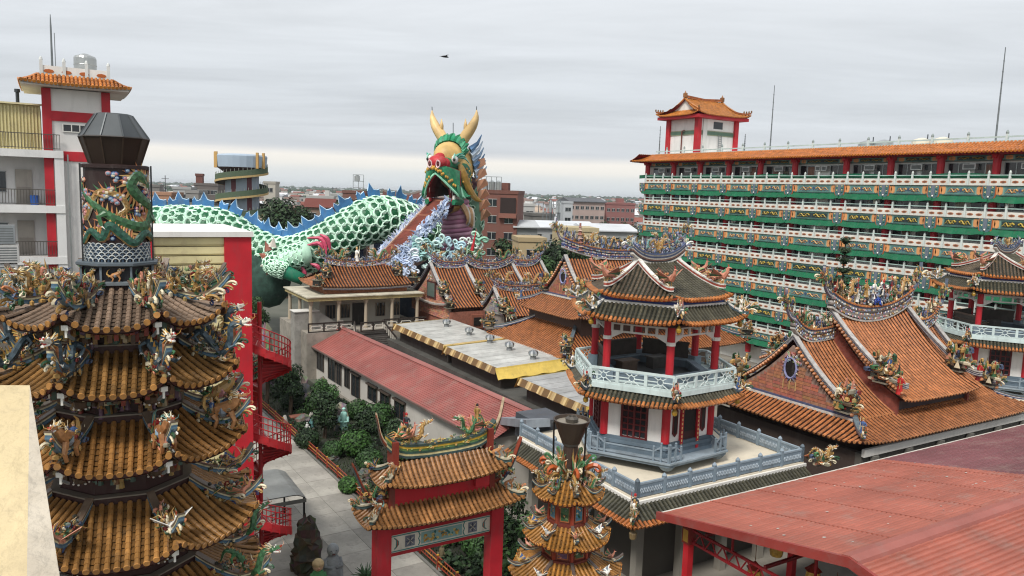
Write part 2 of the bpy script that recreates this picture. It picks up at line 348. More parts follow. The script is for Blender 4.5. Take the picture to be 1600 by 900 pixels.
def lion_mb(s=1.0, body=ORG, mane=TEAL, saddle=SKYB):
    """leaping guardian beast with a curly mane"""
    mb = MB(body)
    mb.tube([(-.55*s, 0, .45*s), (-.3*s, 0, .62*s), (.1*s, 0, .75*s), (.35*s, 0, .95*s), (.45*s, 0, 1.12*s)], [.14*s, .23*s, .25*s, .2*s, .14*s], 8, body)
    mb.ball((-.1*s, 0, .62*s), .27*s, saddle, 8, (.8, 1.02, .95))
    for x, z in ((-.42, .45), (.22, .62)):
        for sg in (-1, 1): mb.tube([(x*s, sg*.16*s, z*s), ((x+.16)*s, sg*.2*s, .28*s), ((x+.05)*s, sg*.2*s, 0)], [.12*s, .08*s, .07*s], 6, body)
    dragon_head(mb, frame((.5*s, 0, 1.18*s), (1, 0, .1), (0, 0, 1)), .26*s, body, mane, CRM)
    for k in range(10): a = k * .63; curl(mb, (.3*s, .2*s*math.cos(a), (1.05 + .22*math.sin(a))*s), .16*s, mane if k % 2 else CRM, (0, math.cos(a) or .1, math.sin(a)), (-1, 0, .2))
    horn(mb, [(-.6*s, 0, .5*s), (-.85*s, 0, .75*s), (-.8*s, 0, 1.1*s), (-.6*s, 0, 1.25*s)], .12*s, mane)
    return mb
def scroll_mb(s, cols):
    """leafy upturned spray at a ridge foot"""
    mb = MB()
    for k, c in enumerate(cols):
        a = .2 + k * .33; curl(mb, (.1*k*s, 0, 0), s*(.75 + .2*(k % 3)), c, (0, 1 if k % 2 else -1, .1), (math.cos(a), .3*math.sin(5*k), math.sin(a)), 0.5, 9, .075, 1 if k % 2 else -1)
        for q in range(3): spike(mb, (.05*k*s, .03*q, .1*s), (s*(.5 + .15*q)*math.cos(a + .15*q), .16*s*math.sin(7*k + q), s*(.6 + .12*q)*math.sin(a + .2*q)), .05*s, cols[(k+1+q) % len(cols)])
        horn(mb, [(0, 0, 0), (.35*s*math.cos(a), .1*s*math.sin(3*k), .3*s*math.sin(a) + .1*s), (.5*s*math.cos(a + .5), .15*s*math.sin(3*k), .6*s*math.sin(a) + .2*s), (.42*s*math.cos(a + .9), .1*s, .8*s*math.sin(a) + .15*s)], .05*s, cols[(k+2) % len(cols)])
    return mb
ORN = {}
def orn(key, fn, mat='ceramic', smooth=False):
    if key not in ORN: ORN[key] = fn().mesh(key.rsplit('#')[0], mat, smooth)
    return ORN[key]
# roof dragons, about 1 unit long, head at +x
D_RUN = [(-.55, .05, .30), (-.42, -.06, .55), (-.22, .03, .42), (-.05, .05, .12), (.12, -.05, .22), (.2, 0, .5), (.36, 0, .56)]
D_ARCH = [(-.6, 0, .04), (-.45, .04, .32), (-.2, -.03, .42), (0, .02, .2), (.14, 0, .1), (.28, 0, .3), (.3, 0, .52), (.48, 0, .58)]
def dr(key, pts, r=.07, **k): return orn(key, lambda: dragon_mb(pts, r, **k))
def M_green(): return dr('dragon_ornament#g', D_RUN, body=GRN, fin=YEL, mane=ORG)
def M_blue(): return dr('dragon_ornament#b', D_ARCH, body=hx('43545e'), fin=hx('c4a860'), mane=hx('b8863c'), face=hx('c9c4b4'), belly=ORG)
def M_gold(): return dr('dragon_ornament#y', D_RUN, body=GOLD, fin=ORG, mane=CRM, face=YEL)
def M_orange(): return dr('dragon_ornament#o', D_ARCH, body=hx('8a6a3c'), fin=GRN, mane=hx('c9b070'), belly=CRM, tail=DRED)
def M_clut(i, big=False): return orn('ornament_band#%d%s' % (i, big), lambda: clutter_mb(100 + i, 46, 1.0, .2, .34, size=.10))
def M_violet(i): return orn('ornament_band#v%d' % i, lambda: clutter_mb(300 + i, 46, 1.0, .2, .3, [SKYB, BLU, hx('77779a'), hx('9a96a8'), WHT, CRM, NAVY, hx('6a6258'), GREY, GOLD, hx('4a4a52')], .10))
def M_fig(i):
    rb = [RED, BLU, GRN, GOLD, WHT, DGREY][i % 6]; return orn('figurine#%d' % i, lambda: figure_mb(1.0, rb, [GOLD, CRM, RED][i % 3], [BLK, GOLD, RED][i % 3], 1, i))
def M_bird(i): return orn('bird_ornament#%d' % i, lambda: bird_mb(1.0, [WHT, SALM, YEL][i % 3], [GREY, GRN, BLU][i % 3], [RED, ORG, TEAL][i % 3]))
def M_lion(i): return orn('beast_ornament#%d' % i, lambda: lion_mb(1.0, [hx('9a6a44'), hx('a8784e'), GOLD][i % 3], [TEAL, YEL, GRN][i % 3], [SKYB, GREY, PINK][i % 3]))
def M_scroll(i): return orn('scroll_ornament#%d' % i, lambda: scroll_mb(1.0, [[GRN, GOLD, CRM, DGRN, ORG], [NAVY, GOLD, CRM, ORG, GRN], [YEL, CRM, DGRN, WHT, GOLD]][i % 3]))
# ------------------------------------------------------------------ tiled roof pieces
def zfac(x, t, we, h, up, sag, pw=3.0):
    if isinstance(up, tuple): return h * (t * (1 - sag) + sag * t * t) + up[0] * (min(1.15, abs(x) / we) ** pw) * (1 - t) ** 2 + up[1] * (x / we) ** 2 * t * t
    return h * (t * (1 - sag) + sag * t * t) + up * (min(1.15, abs(x) / we) ** pw) * (1 - t) ** 2
def roll_mb(mb, path, r, tile, col, capcol, n=4, cap=True, capn=8, jit=None, first=None):
    """one row of barrel tiles along a path lying in a vertical plane; path runs from eave to top"""
    P = [V(p) for p in path]; L = [0]
    for k in range(1, len(P)): L.append(L[-1] + (P[k] - P[k-1]).length)
    m = max(1, int(L[-1] / tile)); hd = V((P[-1].x - P[0].x, P[-1].y - P[0].y, 0))
    hd = hd.normalized() if hd.length > 1e-6 else V((0, 1, 0)); S = V((hd.y, -hd.x, 0))
    def ptl(d):
        for k in range(1, len(P)):
            if d <= L[k] or k == len(P) - 1: f = (d - L[k-1]) / max(1e-6, L[k] - L[k-1]); return P[k-1].lerp(P[k], f), (P[k] - P[k-1]).normalized()
    base = None
    for q in range(m):
        kq = 1 if jit is None else jit.uniform(.84, 1.12); cq = tuple(x * kq for x in col)
        if first and q == 0: cq = first
        rows = []
        for d, rr in ((q * L[-1] / m, r * 1.1), ((q + 1) * L[-1] / m, r * .9)):
            c, T = ptl(d); N = S.cross(T); N = N if N.z > 0 else -N
            rows.append(mb.P([c + S * rr * math.cos(math.pi * j / n) + N * rr * math.sin(math.pi * j / n) for j in range(n + 1)]))
        for j in range(n): mb.F((rows[0]+j, rows[0]+j+1, rows[1]+j+1, rows[1]+j), cq)
        mb.F([rows[0]+j for j in range(n+1)][::-1], cq)
    if cap:
        c, T = ptl(0); N = S.cross(T); N = N if N.z > 0 else -N
        A = mb.P([c - T * .02 + S * r * 1.22 * math.cos(2*math.pi*j/capn) + N * (r * 1.22 * math.sin(2*math.pi*j/capn) + r*.1) for j in range(capn)])
        B = mb.P([c - T * (.02 + r*.5) + S * r * 1.15 * math.cos(2*math.pi*j/capn) + N * (r * 1.15 * math.sin(2*math.pi*j/capn) + r*.1) for j in range(capn)])
        mb.F([B+j for j in range(capn)], capcol)
        for j in range(capn): mb.F((A+j, A+(j+1) % capn, B+(j+1) % capn, B+j), capcol)
def xt(wt): return wt if isinstance(wt, tuple) else (-wt, wt)
def facet(we, wt, run, h, up, sag=.35, sp=.2, pw=3.0):
    """list of rows (x, path) on a hipped facet; local x along the eave, y inward"""
    rows = []; n = max(1, int(2 * we / sp)); s0 = 2 * we / n; x0, x1 = xt(wt)
    for k in range(n):
        x = -we + s0 * (k + .5); tm = 1.0 if x0 <= x <= x1 else ((x + we) / max(1e-6, x0 + we) if x < x0 else (we - x) / max(1e-6, we - x1))
        if tm < .06: continue
        m = max(2, int(7 * tm)); rows.append((x, [(x, run * tm * q / m, zfac(x, tm * q / m, we, h, up, sag, pw)) for q in range(m + 1)]))
    return rows
def facet_sheet(mb, we, wt, run, h, up, sag, col, drop=.0, courses=8, nu=14, pw=3.0, soffit=None):
    """pan tiles below the rows, laid in stepped courses"""
    x0_, x1_ = xt(wt)
    def lr(t, a): q0 = -we + (x0_ + we) * t; q1 = we + (x1_ - we) * t; return q0 + (q1 - q0) * a
    for c in range(courses):
        t0, t1 = c / courses, (c + 1) / courses
        def fn(a, b, t0=t0, t1=t1):
            t = t0 + (t1 - t0) * b; x = lr(t, a)
            return (x, run * t, zfac(x, t, we, h, up, sag, pw) - drop + (.022 if b == 0 else 0))
        mb.grid(fn, nu, 1, cols=lambda a, b, c=c: tuple(x * (1 - .12 * ((a * 7 + c * 3) % 3)) for x in col))
        if c == 0:
            pts = [fn(a / nu, 0) for a in range(nu + 1)]
            i = mb.P(pts + [(p[0], p[1] + .02, p[2] - .10) for p in pts])
            for a in range(nu): mb.F((i+a+nu+1, i+a+nu+2, i+a+1, i+a), soffit or col)
    def un(a, b):
        t = b; x = lr(t, a); return (x, .02 + (run-.02) * t, zfac(x, t, we, h, up, sag, pw) - drop - .10)
    mb.grid(un, nu, 3, cols=lambda a, b: soffit or col, flip=True)
def ridge_mb(path, w_, h, cols, cap=None):
    """upright band swept along a path, split in coloured courses from bottom to top"""
    mb = MB(); P = [V(p) for p in path]; m = len(P); nc = len(cols)
    hd = P[-1] - P[0]; hd.z = 0; hd = hd.normalized() if hd.length > 1e-5 else V((1, 0, 0)); S = V((-hd.y, hd.x, 0)) * (w_ / 2)
    for q, c in enumerate(cols):
        z0, z1 = h * q / nc, h * (q + 1) / nc; k = 1.0 + (.18 if (q == nc - 1) else (-.12 if q % 2 else .0))
        for sg in (-1, 1):
            i = mb.P([p + S * sg * k + V((0, 0, z0)) for p in P]); j = mb.P([p + S * sg * k + V((0, 0, z1)) for p in P])
            for a in range(m - 1): f = (i+a, i+a+1, j+a+1, j+a); mb.F(f if sg < 0 else f[::-1], c)
        i = mb.P([p - S * k + V((0, 0, z1)) for p in P]); j = mb.P([p + S * k + V((0, 0, z1)) for p in P])
        for a in range(m - 1): mb.F((i+a, i+a+1, j+a+1, j+a), cap or c)
        i = mb.P([p - S * k + V((0, 0, z0)) for p in P]); j = mb.P([p + S * k + V((0, 0, z0)) for p in P])
        for a in range(m - 1): mb.F((j+a, j+a+1, i+a+1, i+a), c)
        for e in (0, m - 1):
            p = P[e]; mb.poly([p - S*k + V((0,0,z0)), p + S*k + V((0,0,z0)), p + S*k + V((0,0,z1)), p - S*k + V((0,0,z1))], c)
    return mb
# ------------------------------------------------------------------ the ground, the forecourt path
def slabmat(name, c1, c2, sc_=.08, rough=.95):
    m = bpy.data.materials.new(name); m.use_nodes = True; nt = m.node_tree; n = nt.nodes; l = nt.links; bs = n['Principled BSDF']; bs.inputs['Roughness'].default_value = rough
    tc = n.new('ShaderNodeTexCoord'); nz = n.new('ShaderNodeTexNoise'); nz.inputs['Scale'].default_value = sc_; nz.inputs['Detail'].default_value = 9; nz.inputs['Roughness'].default_value = .6; l.new(tc.outputs['Object'], nz.inputs['Vector'])
    rp = n.new('ShaderNodeValToRGB'); rp.color_ramp.elements[0].position = .35; rp.color_ramp.elements[1].position = .65; rp.color_ramp.elements[0].color = (*c1, 1); rp.color_ramp.elements[1].color = (*c2, 1); l.new(nz.outputs[0], rp.inputs[0]); l.new(rp.outputs[0], bs.inputs['Base Color'])
    bp = n.new('ShaderNodeBump'); bp.inputs['Strength'].default_value = .3; l.new(nz.outputs[0], bp.inputs['Height']); l.new(bp.outputs[0], bs.inputs['Normal'])
    MATS[name] = m
slabmat('earth', hx('3a4136'), hx('6b6a60'), .03); slabmat('soil', hx('1f2219'), hx('34382a'), .5); slabmat('yard', hx('6f6a62'), hx('8c877d'), .3)
g = MB(); g.poly([(-9000, -200, 0), (9000, -200, 0), (9000, 12000, 0), (-9000, 12000, 0)]); tag(g.build('ground', 'earth'), kind='structure')
g = MB(); g.box(-12, 80, -2, 76, -.3, .004); tag(g.build('courtyard', 'yard', loc=W(0, 0), rz=TH), kind='structure')
GD = R(2.1); PV = V((17.35, 37.5, 0)); _q = PV.copy(); _q.rotate(Matrix.Rotation(GD, 3, 'Z')); _o = PV - _q; GL = W(_o.x, _o.y); GZ = TH + GD      # the garden strip runs two degrees off the grid
def G(a, b, z=0): q = V((a, b, 0)); q.rotate(Matrix.Rotation(GD, 3, 'Z')); q += _o; return W(q.x, q.y, z)
# path of large concrete flags, each with its own edge
path = MB(hx('55534e')); path.box(9.6, 17.0, 22, 76, -.2, .02); path = tag(path.build('path', 'concrete', loc=GL, rz=GZ), kind='structure')
g = MB(); g.box(17.18, 24.5, 20, 84, -.2, .012); tag(g.build('garden_bed', 'soil', loc=GL, rz=GZ), kind='structure')
fl = []
for k in range(3):
    m = MB(hx(('8f8b83', '9a968d', '86827a')[k])); m.box(-.965, .965, -1.42, 1.42, 0, .035); fl.append(m.mesh('paving_slab', 'flagstone'))
for i in range(4):
    for j in range(17): put('paving_slab', fl[(i * 2 + j * 3 + (i * j) % 2) % 3], path, (10.2 + 1.95 * i, 24 + 2.87 * j, .02 + .004 * ((i + j) % 2)), 0)
k = MB(hx('6f6e69')); k.box(17.02, 17.18, 22, 76, 0, .14); tag(k.build('kerb', 'concrete', loc=GL, rz=GZ), kind='structure')
# red garden fence along the path
fn = thing('garden_fence', 'low red and yellow railing along the concrete path beside the dark garden', 'fence', G(17.3, 27), GZ)
pm = MB(hx('8e3a2a')); pm.box(-.045, .045, -.045, .045, .0, .85); pm.box(-.06, .06, -.06, .06, .85, .9, hx('b98a2c')); pm = pm.mesh('post', 'paintwork')
for i in range(21): put('post', pm, fn, (0, 2.2 * i, 0))
rm = MB(hx('93402c'))
for z in (.25, .5, .78): rm.box(-.02, .02, 0, 44, z, z + .05, hx('b5803a') if z == .5 else None)
for i in range(150): rm.box(-.012, .012, .29 * i + .1, .29 * i + .13, .25, .8)
rm.build('rail', 'paintwork', fn, kind='stuff')
# ------------------------------------------------------------------ tall incense tower, in front
def wrap(mb, r, ph=-math.pi/2):
    mb.v = [((r - y) * math.cos(ph + x / r), (r - y) * math.sin(ph + x / r), z) for x, y, z in mb.v]; return mb
def incense_tower():
    root = thing('incense_tower', 'tall octagonal incense furnace with amber tiled tiers, dragon-wrapped chimney and black steel cap', 'incense furnace', (-10.37, 20.08, 0), TH - R(7.54))
    c = MB(hx('3a3c3e')); c.lathe([(.60, 20.9), (.8, 21.55), (.81, 21.58)], 10, col=hx('3b2f28'), cap=False); c.lathe([(.81, 21.58), (.79, 21.62), (.43, 22.17), (.40, 22.19)], 10, col=hx('54585a')); c.lathe([(.52, 20.86), (.6, 20.9)], 10, col=BLK)
    cap_ = c.build('chimney_cap', 'metal', root)
    for k in range(10):
        a = k * .6283; q = MB(hx('46423e')); q.bar((.61 * math.cos(a), .61 * math.sin(a), 20.92), (.815 * math.cos(a), .815 * math.sin(a), 21.56), .03, col=hx('4a3c32')); q.bar((.815 * math.cos(a), .815 * math.sin(a), 21.6), (.435 * math.cos(a), .435 * math.sin(a), 22.17), .03, col=hx('606466')); q.build('cap_seam', 'metal', cap_)
    q = MB(hx('4a4644')); q.tube([(.82 * math.cos(k * .6283), .82 * math.sin(k * .6283), 21.58) for k in range(11)], .022, 5, cap=False); q.build('cap_rim', 'metal', cap_)
    s = MB(hx('2c1a18')); s.lathe([(.74, 18.4), (.74, 20.8), (.80, 20.8), (.80, 20.88), (.74, 20.9)], 28, col=hx('2c1a18')); sh = s.build('chimney_shaft', 'paintwork', root)
    d = dragon_mb([(-1.75, 0, 2.0), (-1.2, 0, 2.0), (-.7, 0, 1.62), (-.1, 0, 1.18), (.5, 0, .93), (.92, 0, .98), (1.12, 0, 1.4), (.7, 0, 1.62), (.42, 0, 1.95), (.62, 0, 2.22), (.95, 0, 1.98)], .15, GRN, YEL, LGRN, ORG, n=54, hs=1.9, legs=(.3, .55), finh=1.7)
    d.v = [(x, y * .45, z + 18.42) for x, y, z in d.v]; wrap(d, .77).build('dragon_relief', 'ceramic', root)
    d = dragon_mb([(-1.9, 0, .9), (-1.3, 0, .95), (-.95, 0, .5), (-.62, 0, .8), (-.3, 0, .62), (-.12, 0, .95), (.15, 0, .72), (.45, 0, .5), (.8, 0, .75), (1.3, 0, .6), (1.7, 0, 1.1)], .12, hx('2f5a4a'), YEL, GOLD, ORG, n=50, hs=1.6, finh=2.6, legs=())
    d.v = [(x, y * .6, z + 18.42) for x, y, z in d.v]; wrap(d, .79).build('dragon_relief', 'ceramic', root)
    d = dragon_mb([(-2.2, 0, 1.5), (-1.7, 0, 1.2), (-1.2, 0, 1.45), (-.8, 0, 1.1), (-.4, 0, 1.75), (.1, 0, 1.7), (.3, 0, 1.4), (.1, 0, 1.2)], .08, GOLD, GRN, CRM, ORG, n=40, hs=1.5, finh=2.4, legs=(.6,))
    d.v = [(x, y * .45, z + 18.42) for x, y, z in d.v]; wrap(d, .76).build('dragon_relief', 'ceramic', root)
    g = random.Random(5); m = MB()
    for k in range(58):
        x, z = g.uniform(-2.3, 2.3), g.choice((g.uniform(1.6, 2.25), g.uniform(.5, 1.5))); c_ = g.choice((mute(PINK), BLU, SALM, hx("6a7f94"), hx("8a9098"), mute(BLU)))
        for q in range(7): a_ = g.uniform(0, 6.28); dd = g.uniform(0, .17); m.ball((x + 1.4 * dd * math.cos(a_), 0, z + dd * math.sin(a_)), .075, c_ if q % 2 else g.choice((BLU, PINK, SALM, NAVY)), 7, (1, .5, .9)); m.ball((x + 1.4 * dd * math.cos(a_), -.03, z + dd * math.sin(a_)), .045, g.choice((CRM, PINK, SKYB)), 6, (1, .5, .9))
    m.v = [(x, y, z + 18.42) for x, y, z in m.v]; wrap(m, .75).build('cloud_relief', 'ceramic', root, kind='stuff')
    m = MB()
    for row in range(6):
        for k in range(30):
            x = -2.36 + 4.72 / 30 * (k + .5 * (row % 2)); z = .02 + row * .075
            pts = [(x + .085 * math.cos(math.pi * q / 6), -.03 + .004 * row, z + .1 * math.sin(math.pi * q / 6)) for q in range(7)]; m.tube(pts, .017, 4, hx('b9bcb8') if (k + row) % 2 else hx('8f979b'))
            m.ball((x, -.0, z + .03), .045, hx('37485a'), 5)
    m.v = [(x, y, z + 18.42) for x, y, z in m.v]; wrap(m, .745).build('wave_relief', 'ceramic', root, kind='stuff')
    for a in (2.6, -2.75, -.1):
        b = MB(hx('3d3f40')); b.bar((.84 * math.cos(a), .84 * math.sin(a), 18.3), (.84 * math.cos(a), .84 * math.sin(a), 20.9), .04); b.build('support_bar', 'metal', root)
    # panel ring under the chimney
    p = MB(hx('4e565a')); p.lathe([(.98, 18.33), (1.02, 18.36), (1.02, 18.42), (.8, 18.44)], 8, col=hx('59636a'), ph=R(22.5)); p.lathe([(.86, 17.9), (.86, 18.34)], 8, col=hx('171820'), ph=R(22.5)); p.lathe([(1.0, 17.86), (1.0, 17.93), (.86, 17.95)], 8, col=hx('6d757a'), ph=R(22.5))
    p.lathe([(.86, 17.3), (.84, 17.9)], 8, col=hx('3d211c'), ph=R(22.5)); pr = p.build('panel_ring', 'paintwork', root)
    for k in range(8):
        a = R(45 * k + 22.5); q = MB(hx('6d7880')); q.bar((.9*math.cos(a), .9*math.sin(a), 17.92), (.9*math.cos(a), .9*math.sin(a), 18.34), .05); q.build('panel_post', 'paintwork', pr)
        a = R(45 * k); o = put('rider_relief', M_lion(2 if k % 2 else 1), pr, (.84*math.cos(a), .84*math.sin(a), 17.96), a + R(90), scale=.24)
    T = [(2.8, 17.45, .87, .74, hx('7d6a5a'), .42), (3.1, 15.91, 1.57, .78, hx('7f5e36'), .42), (3.3, 14.08, 1.62, .82, hx('8a6236'), .42), (3.59, 11.89, 1.78, .95, hx('8c6538'), .42), (3.8, 9.6, 1.9, 1.0, hx('8c6538'), .42)]
    g = random.Random(3)
    for ti, (Rc, zc, Rw, h, col, up) in enumerate(T):
        s22, c22 = math.sin(R(22.5)), math.cos(R(22.5)); we, wt = Rc * s22, Rw * s22; apo = Rc * c22; run = apo - Rw * c22; z0 = zc - up
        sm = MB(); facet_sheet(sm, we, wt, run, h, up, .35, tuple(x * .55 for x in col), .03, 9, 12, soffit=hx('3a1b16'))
        sheet = sm.mesh('roof_tier', 'glaze'); rows = facet(we, wt, run, h, up, .35, .2)
        capc = hx('a0723e'); rms = []; allr = MB()
        for x, pth in rows:
            m = MB(); roll_mb(m, pth, .066, .17, col, capc, 5, capn=10, jit=g); rms.append(m.mesh('tile_row', 'glaze')); allr.add(m)
        allm = allr.mesh('tile_row', 'glaze')
        tier = put('roof_tier', None, root)
        for k in range(8):
            al = -90 + 45 * k; a = R(al); loc = (apo * math.cos(a), apo * math.sin(a), z0); rz = R(al + 90)
            put('pan_tiles', sheet, tier, loc, rz)
            if k in (0, 1, 7):
                for m in rms: put('tile_row', m, tier, loc, rz)
            else: put('tile_rows', allm, tier, loc, rz, kind='stuff')
        # hip ridges with their beasts
        pth = []
        for q in range(15):
            t = 1.0 - 1.06 * q / 14; rr = Rc + (Rw - Rc) * t; ex = max(0, (.42 - t) / .42)
            pth.append((rr, 0, h * (t * .65 + .35 * t * t) + up * (1 - t) ** 2 + .42 * ex ** 2 + .02))
        rg = ridge_mb(pth, .16, .2, [hx('5a7688'), hx('4a6478'), hx('c4bc9c'), hx('6a5a4c')]).mesh('hip_ridge', 'ceramic')
        for k in range(8):
            a = R(-90 + 22.5 + 45 * k); put('hip_ridge', rg, tier, (0, 0, z0), a)
            r_ = Rc * .74 if ti else Rc * .70; zb = z0 + h * .33 + .22
            X = lambda rr: (rr * math.cos(a), rr * math.sin(a))
            if ti == 0:
                put('beast_ornament', M_scroll(k), tier, (*X(Rc * .74), zb - .05), a, scale=.72); put('beast_ornament', M_orange(), tier, (*X(Rc * .62), zb), a, scale=(1.15, 1.15, 1.25)); put('scroll_ornament', M_scroll(k + 1), tier, (*X(Rc * .52), zb + .2), a + 3.1, scale=.55)
                put('ornament_band', M_clut(k % 4), tier, (*X(Rc * .66), zb - .05), a, scale=(1.2, 1.2, .8))
            elif ti == 1: put('dragon_ornament', M_blue(), tier, (*X(Rc * .8), zb - .12), a, scale=(1.6, 1.9, 1.75)); put('ornament_band', M_clut(k % 4), tier, (*X(Rc * .78), zb - .15), a, scale=(1.1, 1.2, .9)); put('scroll_ornament', M_scroll(k + 1), tier, (*X(Rc * .66), zb - .05), a + 3.1, scale=.45)
            elif ti == 2: put('beast_ornament', M_lion(k), tier, (*X(Rc * .84), zb - .15), a, scale=.72); put('ornament_band', M_clut(k % 4), tier, (*X(Rc * .8), zb - .2), a, scale=(1.0, 1.2, .9)); put('figurine', M_fig(k), tier, (*X(Rc * .72), zb + .1), a, scale=.5)
            elif ti == 3: put('bird_ornament', M_bird(k), tier, (*X(Rc * .88), zb - .1), a, scale=.6); put('scroll_ornament', M_scroll(k), tier, (*X(Rc * .74), zb - .12), a, scale=.6)
            else: put('dragon_ornament', M_green(), tier, (*X(Rc * .9), zb - .1), a, scale=1.6)
        for k in range(8):
            a = R(-90 + 22.5 + 45 * k); M0 = orn('hip_figures#%d' % (k % 3), lambda: clutter_mb(400 + k, 70, 1.0, .26, .42, size=.075)); rm = (Rc + Rw) / 2
            put('ornament_band', M0, tier, (rm * .98 * math.cos(a), rm * .98 * math.sin(a), z0 + h * .38 + .12), a, scale=((Rc - Rw) * .62, 1.3, 1.15 if ti else 1.7))
            put('scroll_ornament', M_scroll(k + ti), tier, (Rc * .93 * math.cos(a), Rc * .93 * math.sin(a), z0 + up + .3), a, scale=.5)
        # drum below, brackets and lamps
        zt = z0 - .02; zb = (T[ti+1][1] - T[ti+1][5] + T[ti+1][3] - .05) if ti < 4 else 0; Rd = T[ti+1][2] if ti < 4 else 2.0
        m = MB(hx('2a1614')); m.lathe([(Rd * .98, zb), (Rd * .98, zb + .22), (Rd * .86, zb + .24), (Rd * .86, zt + .12)], 8, col=hx('3a201c'), ph=R(22.5)); m.lathe([(Rd * 1.02, zb + .2), (Rd * 1.02, zb + .235), (Rd*.98, zb + .236)], 8, col=hx('7d7468'), ph=R(22.5)); m.build('drum_wall', 'paintwork', root)
        m = MB(); gg = random.Random(50 + ti); rb0 = Rd * .88; rb1 = Rc * .84; cc5 = (hx('7d5638'), hx('927040'), hx('5a4434'), hx('a88a50'), hx('4f665a'), hx('6d5464'), hx('b0a080'), hx('8a3a2c'))
        for k in range(8):
            for q in range(76):
                off = gg.uniform(-21.5, 21.5); al = -90 + 45 * k + off; a = R(al); f = gg.random(); rr = (rb0 + (rb1 - rb0) * f) * c22 / math.cos(R(off)); z = zt - .04 - (1 - f) * gg.uniform(.0, .62); cl = gg.choice(cc5); px, py = rr * math.cos(a), rr * math.sin(a); y_ = gg.random()
                if y_ < .4: m.bar((px, py, z - .14), (px, py, z + .1), .1, col=cl)
                elif y_ < .7: m.ball((px, py, z), .1, cl, 5); m.ball((px, py, z + .13), .055, hx('b08a6a'), 5)
                else: curl(m, (px, py, z), .22, cl, (math.cos(a), math.sin(a), 0), (gg.uniform(-.6, .6), 0, 1), 1, 6, .16)
        for k in range(8):
            for q in range(54):
                off = gg.uniform(-20.5, 20.5); a = R(-90 + 45 * k + off); rr = Rd * .9 * c22 / math.cos(R(off)) + gg.uniform(0, .12); z = gg.uniform(max(zb + .28, zt - .75), zt - .02); cl = gg.choice(cc5); px, py = rr * math.cos(a), rr * math.sin(a)
                if q % 3 == 0: m.lathe([(.07, -.16), (.05, 0), (.06, .1), (.02, .14)], 5, (px, py, z), cl); m.ball((px, py, z + .18), .05, hx('c09a78'), 5)
                elif q % 3 == 1: spike(m, (px, py, z), (.14 * math.cos(a), .14 * math.sin(a), .2), .06, cl, 4)
                else: curl(m, (px, py, z), .2, cl, (math.cos(a), math.sin(a), 0), (gg.uniform(-.6, .6), 0, 1), .7, 6, .16)
        m.build('bracket_carving', 'ceramic', root, kind='stuff')
        for k in range(8):
            a = R(-90 + 22.5 + 45 * k); r_ = Rc * .72; x, y = r_ * math.cos(a), r_ * math.sin(a)
            if k in (6, 7, 0, 1) :
                m = MB(WHT); x2, y2 = Rc * .9 * math.cos(a), Rc * .9 * math.sin(a); m.M = frame((x2, y2, zt + .02), (math.cos(a), math.sin(a), 0), (0, 0, 1)); m.box(-.07, .07, -.08, .08, -.02, .1); m.bar((0, 0, 0), (0, 0, -.2), .05); m.bar((-.3, 0, -.3), (0, 0, -.12), .06, col=hx('8a8f92')); m.build('lamp', 'paintwork', tier)
            m = MB(); m.lathe([(.05, -.55), (.16, -.5), (.17, -.35), (.12, -.3), (.15, -.1), (.09, .05)], 8, col=hx('4a3626')); [m.ball((.17*math.cos(q*.9), .17*math.sin(q*.9), -.52), .028, WHT, 4) for q in range(7)]; [m.ball((.15*math.cos(q*.8), .15*math.sin(q*.8), -.22), .06, (hx('7a5a30'), DRED, GRN)[q % 3], 5) for q in range(8)]
            m.build('hanging_bracket', 'ceramic', tier, loc=(x * .9, y * .9, zt + .05))
    return root
incense_tower()
# ------------------------------------------------------------------ straight tiled slope (local x along the eave, y inward)
def slope(parent, we, run, h, up, sp, r, col, capc, name='tile_row', single=True, wt=None, loc=(0, 0, 0), rz=0, sag=.3, pan=None, courses=8, first=None, tile=.2, seed=1, soffit=hx('3a1b16'), pw=3.0, nseg=4, capn=8):
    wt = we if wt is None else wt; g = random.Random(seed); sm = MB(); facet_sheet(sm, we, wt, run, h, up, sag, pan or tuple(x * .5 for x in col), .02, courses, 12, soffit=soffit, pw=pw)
    sm.build('pan_tiles', 'glaze', parent, loc=loc, rz=rz); al = MB()
    for x, p in facet(we, wt, run, h, up, sag, sp, pw):
        m = MB() if single else al; roll_mb(m, p, r, tile, col, capc, nseg, jit=g, first=first, capn=capn)
        if single: m.build(name, 'glaze', parent, loc=loc, rz=rz)
    if not single: al.build(name + 's', 'glaze', parent, loc=loc, rz=rz, kind='stuff')
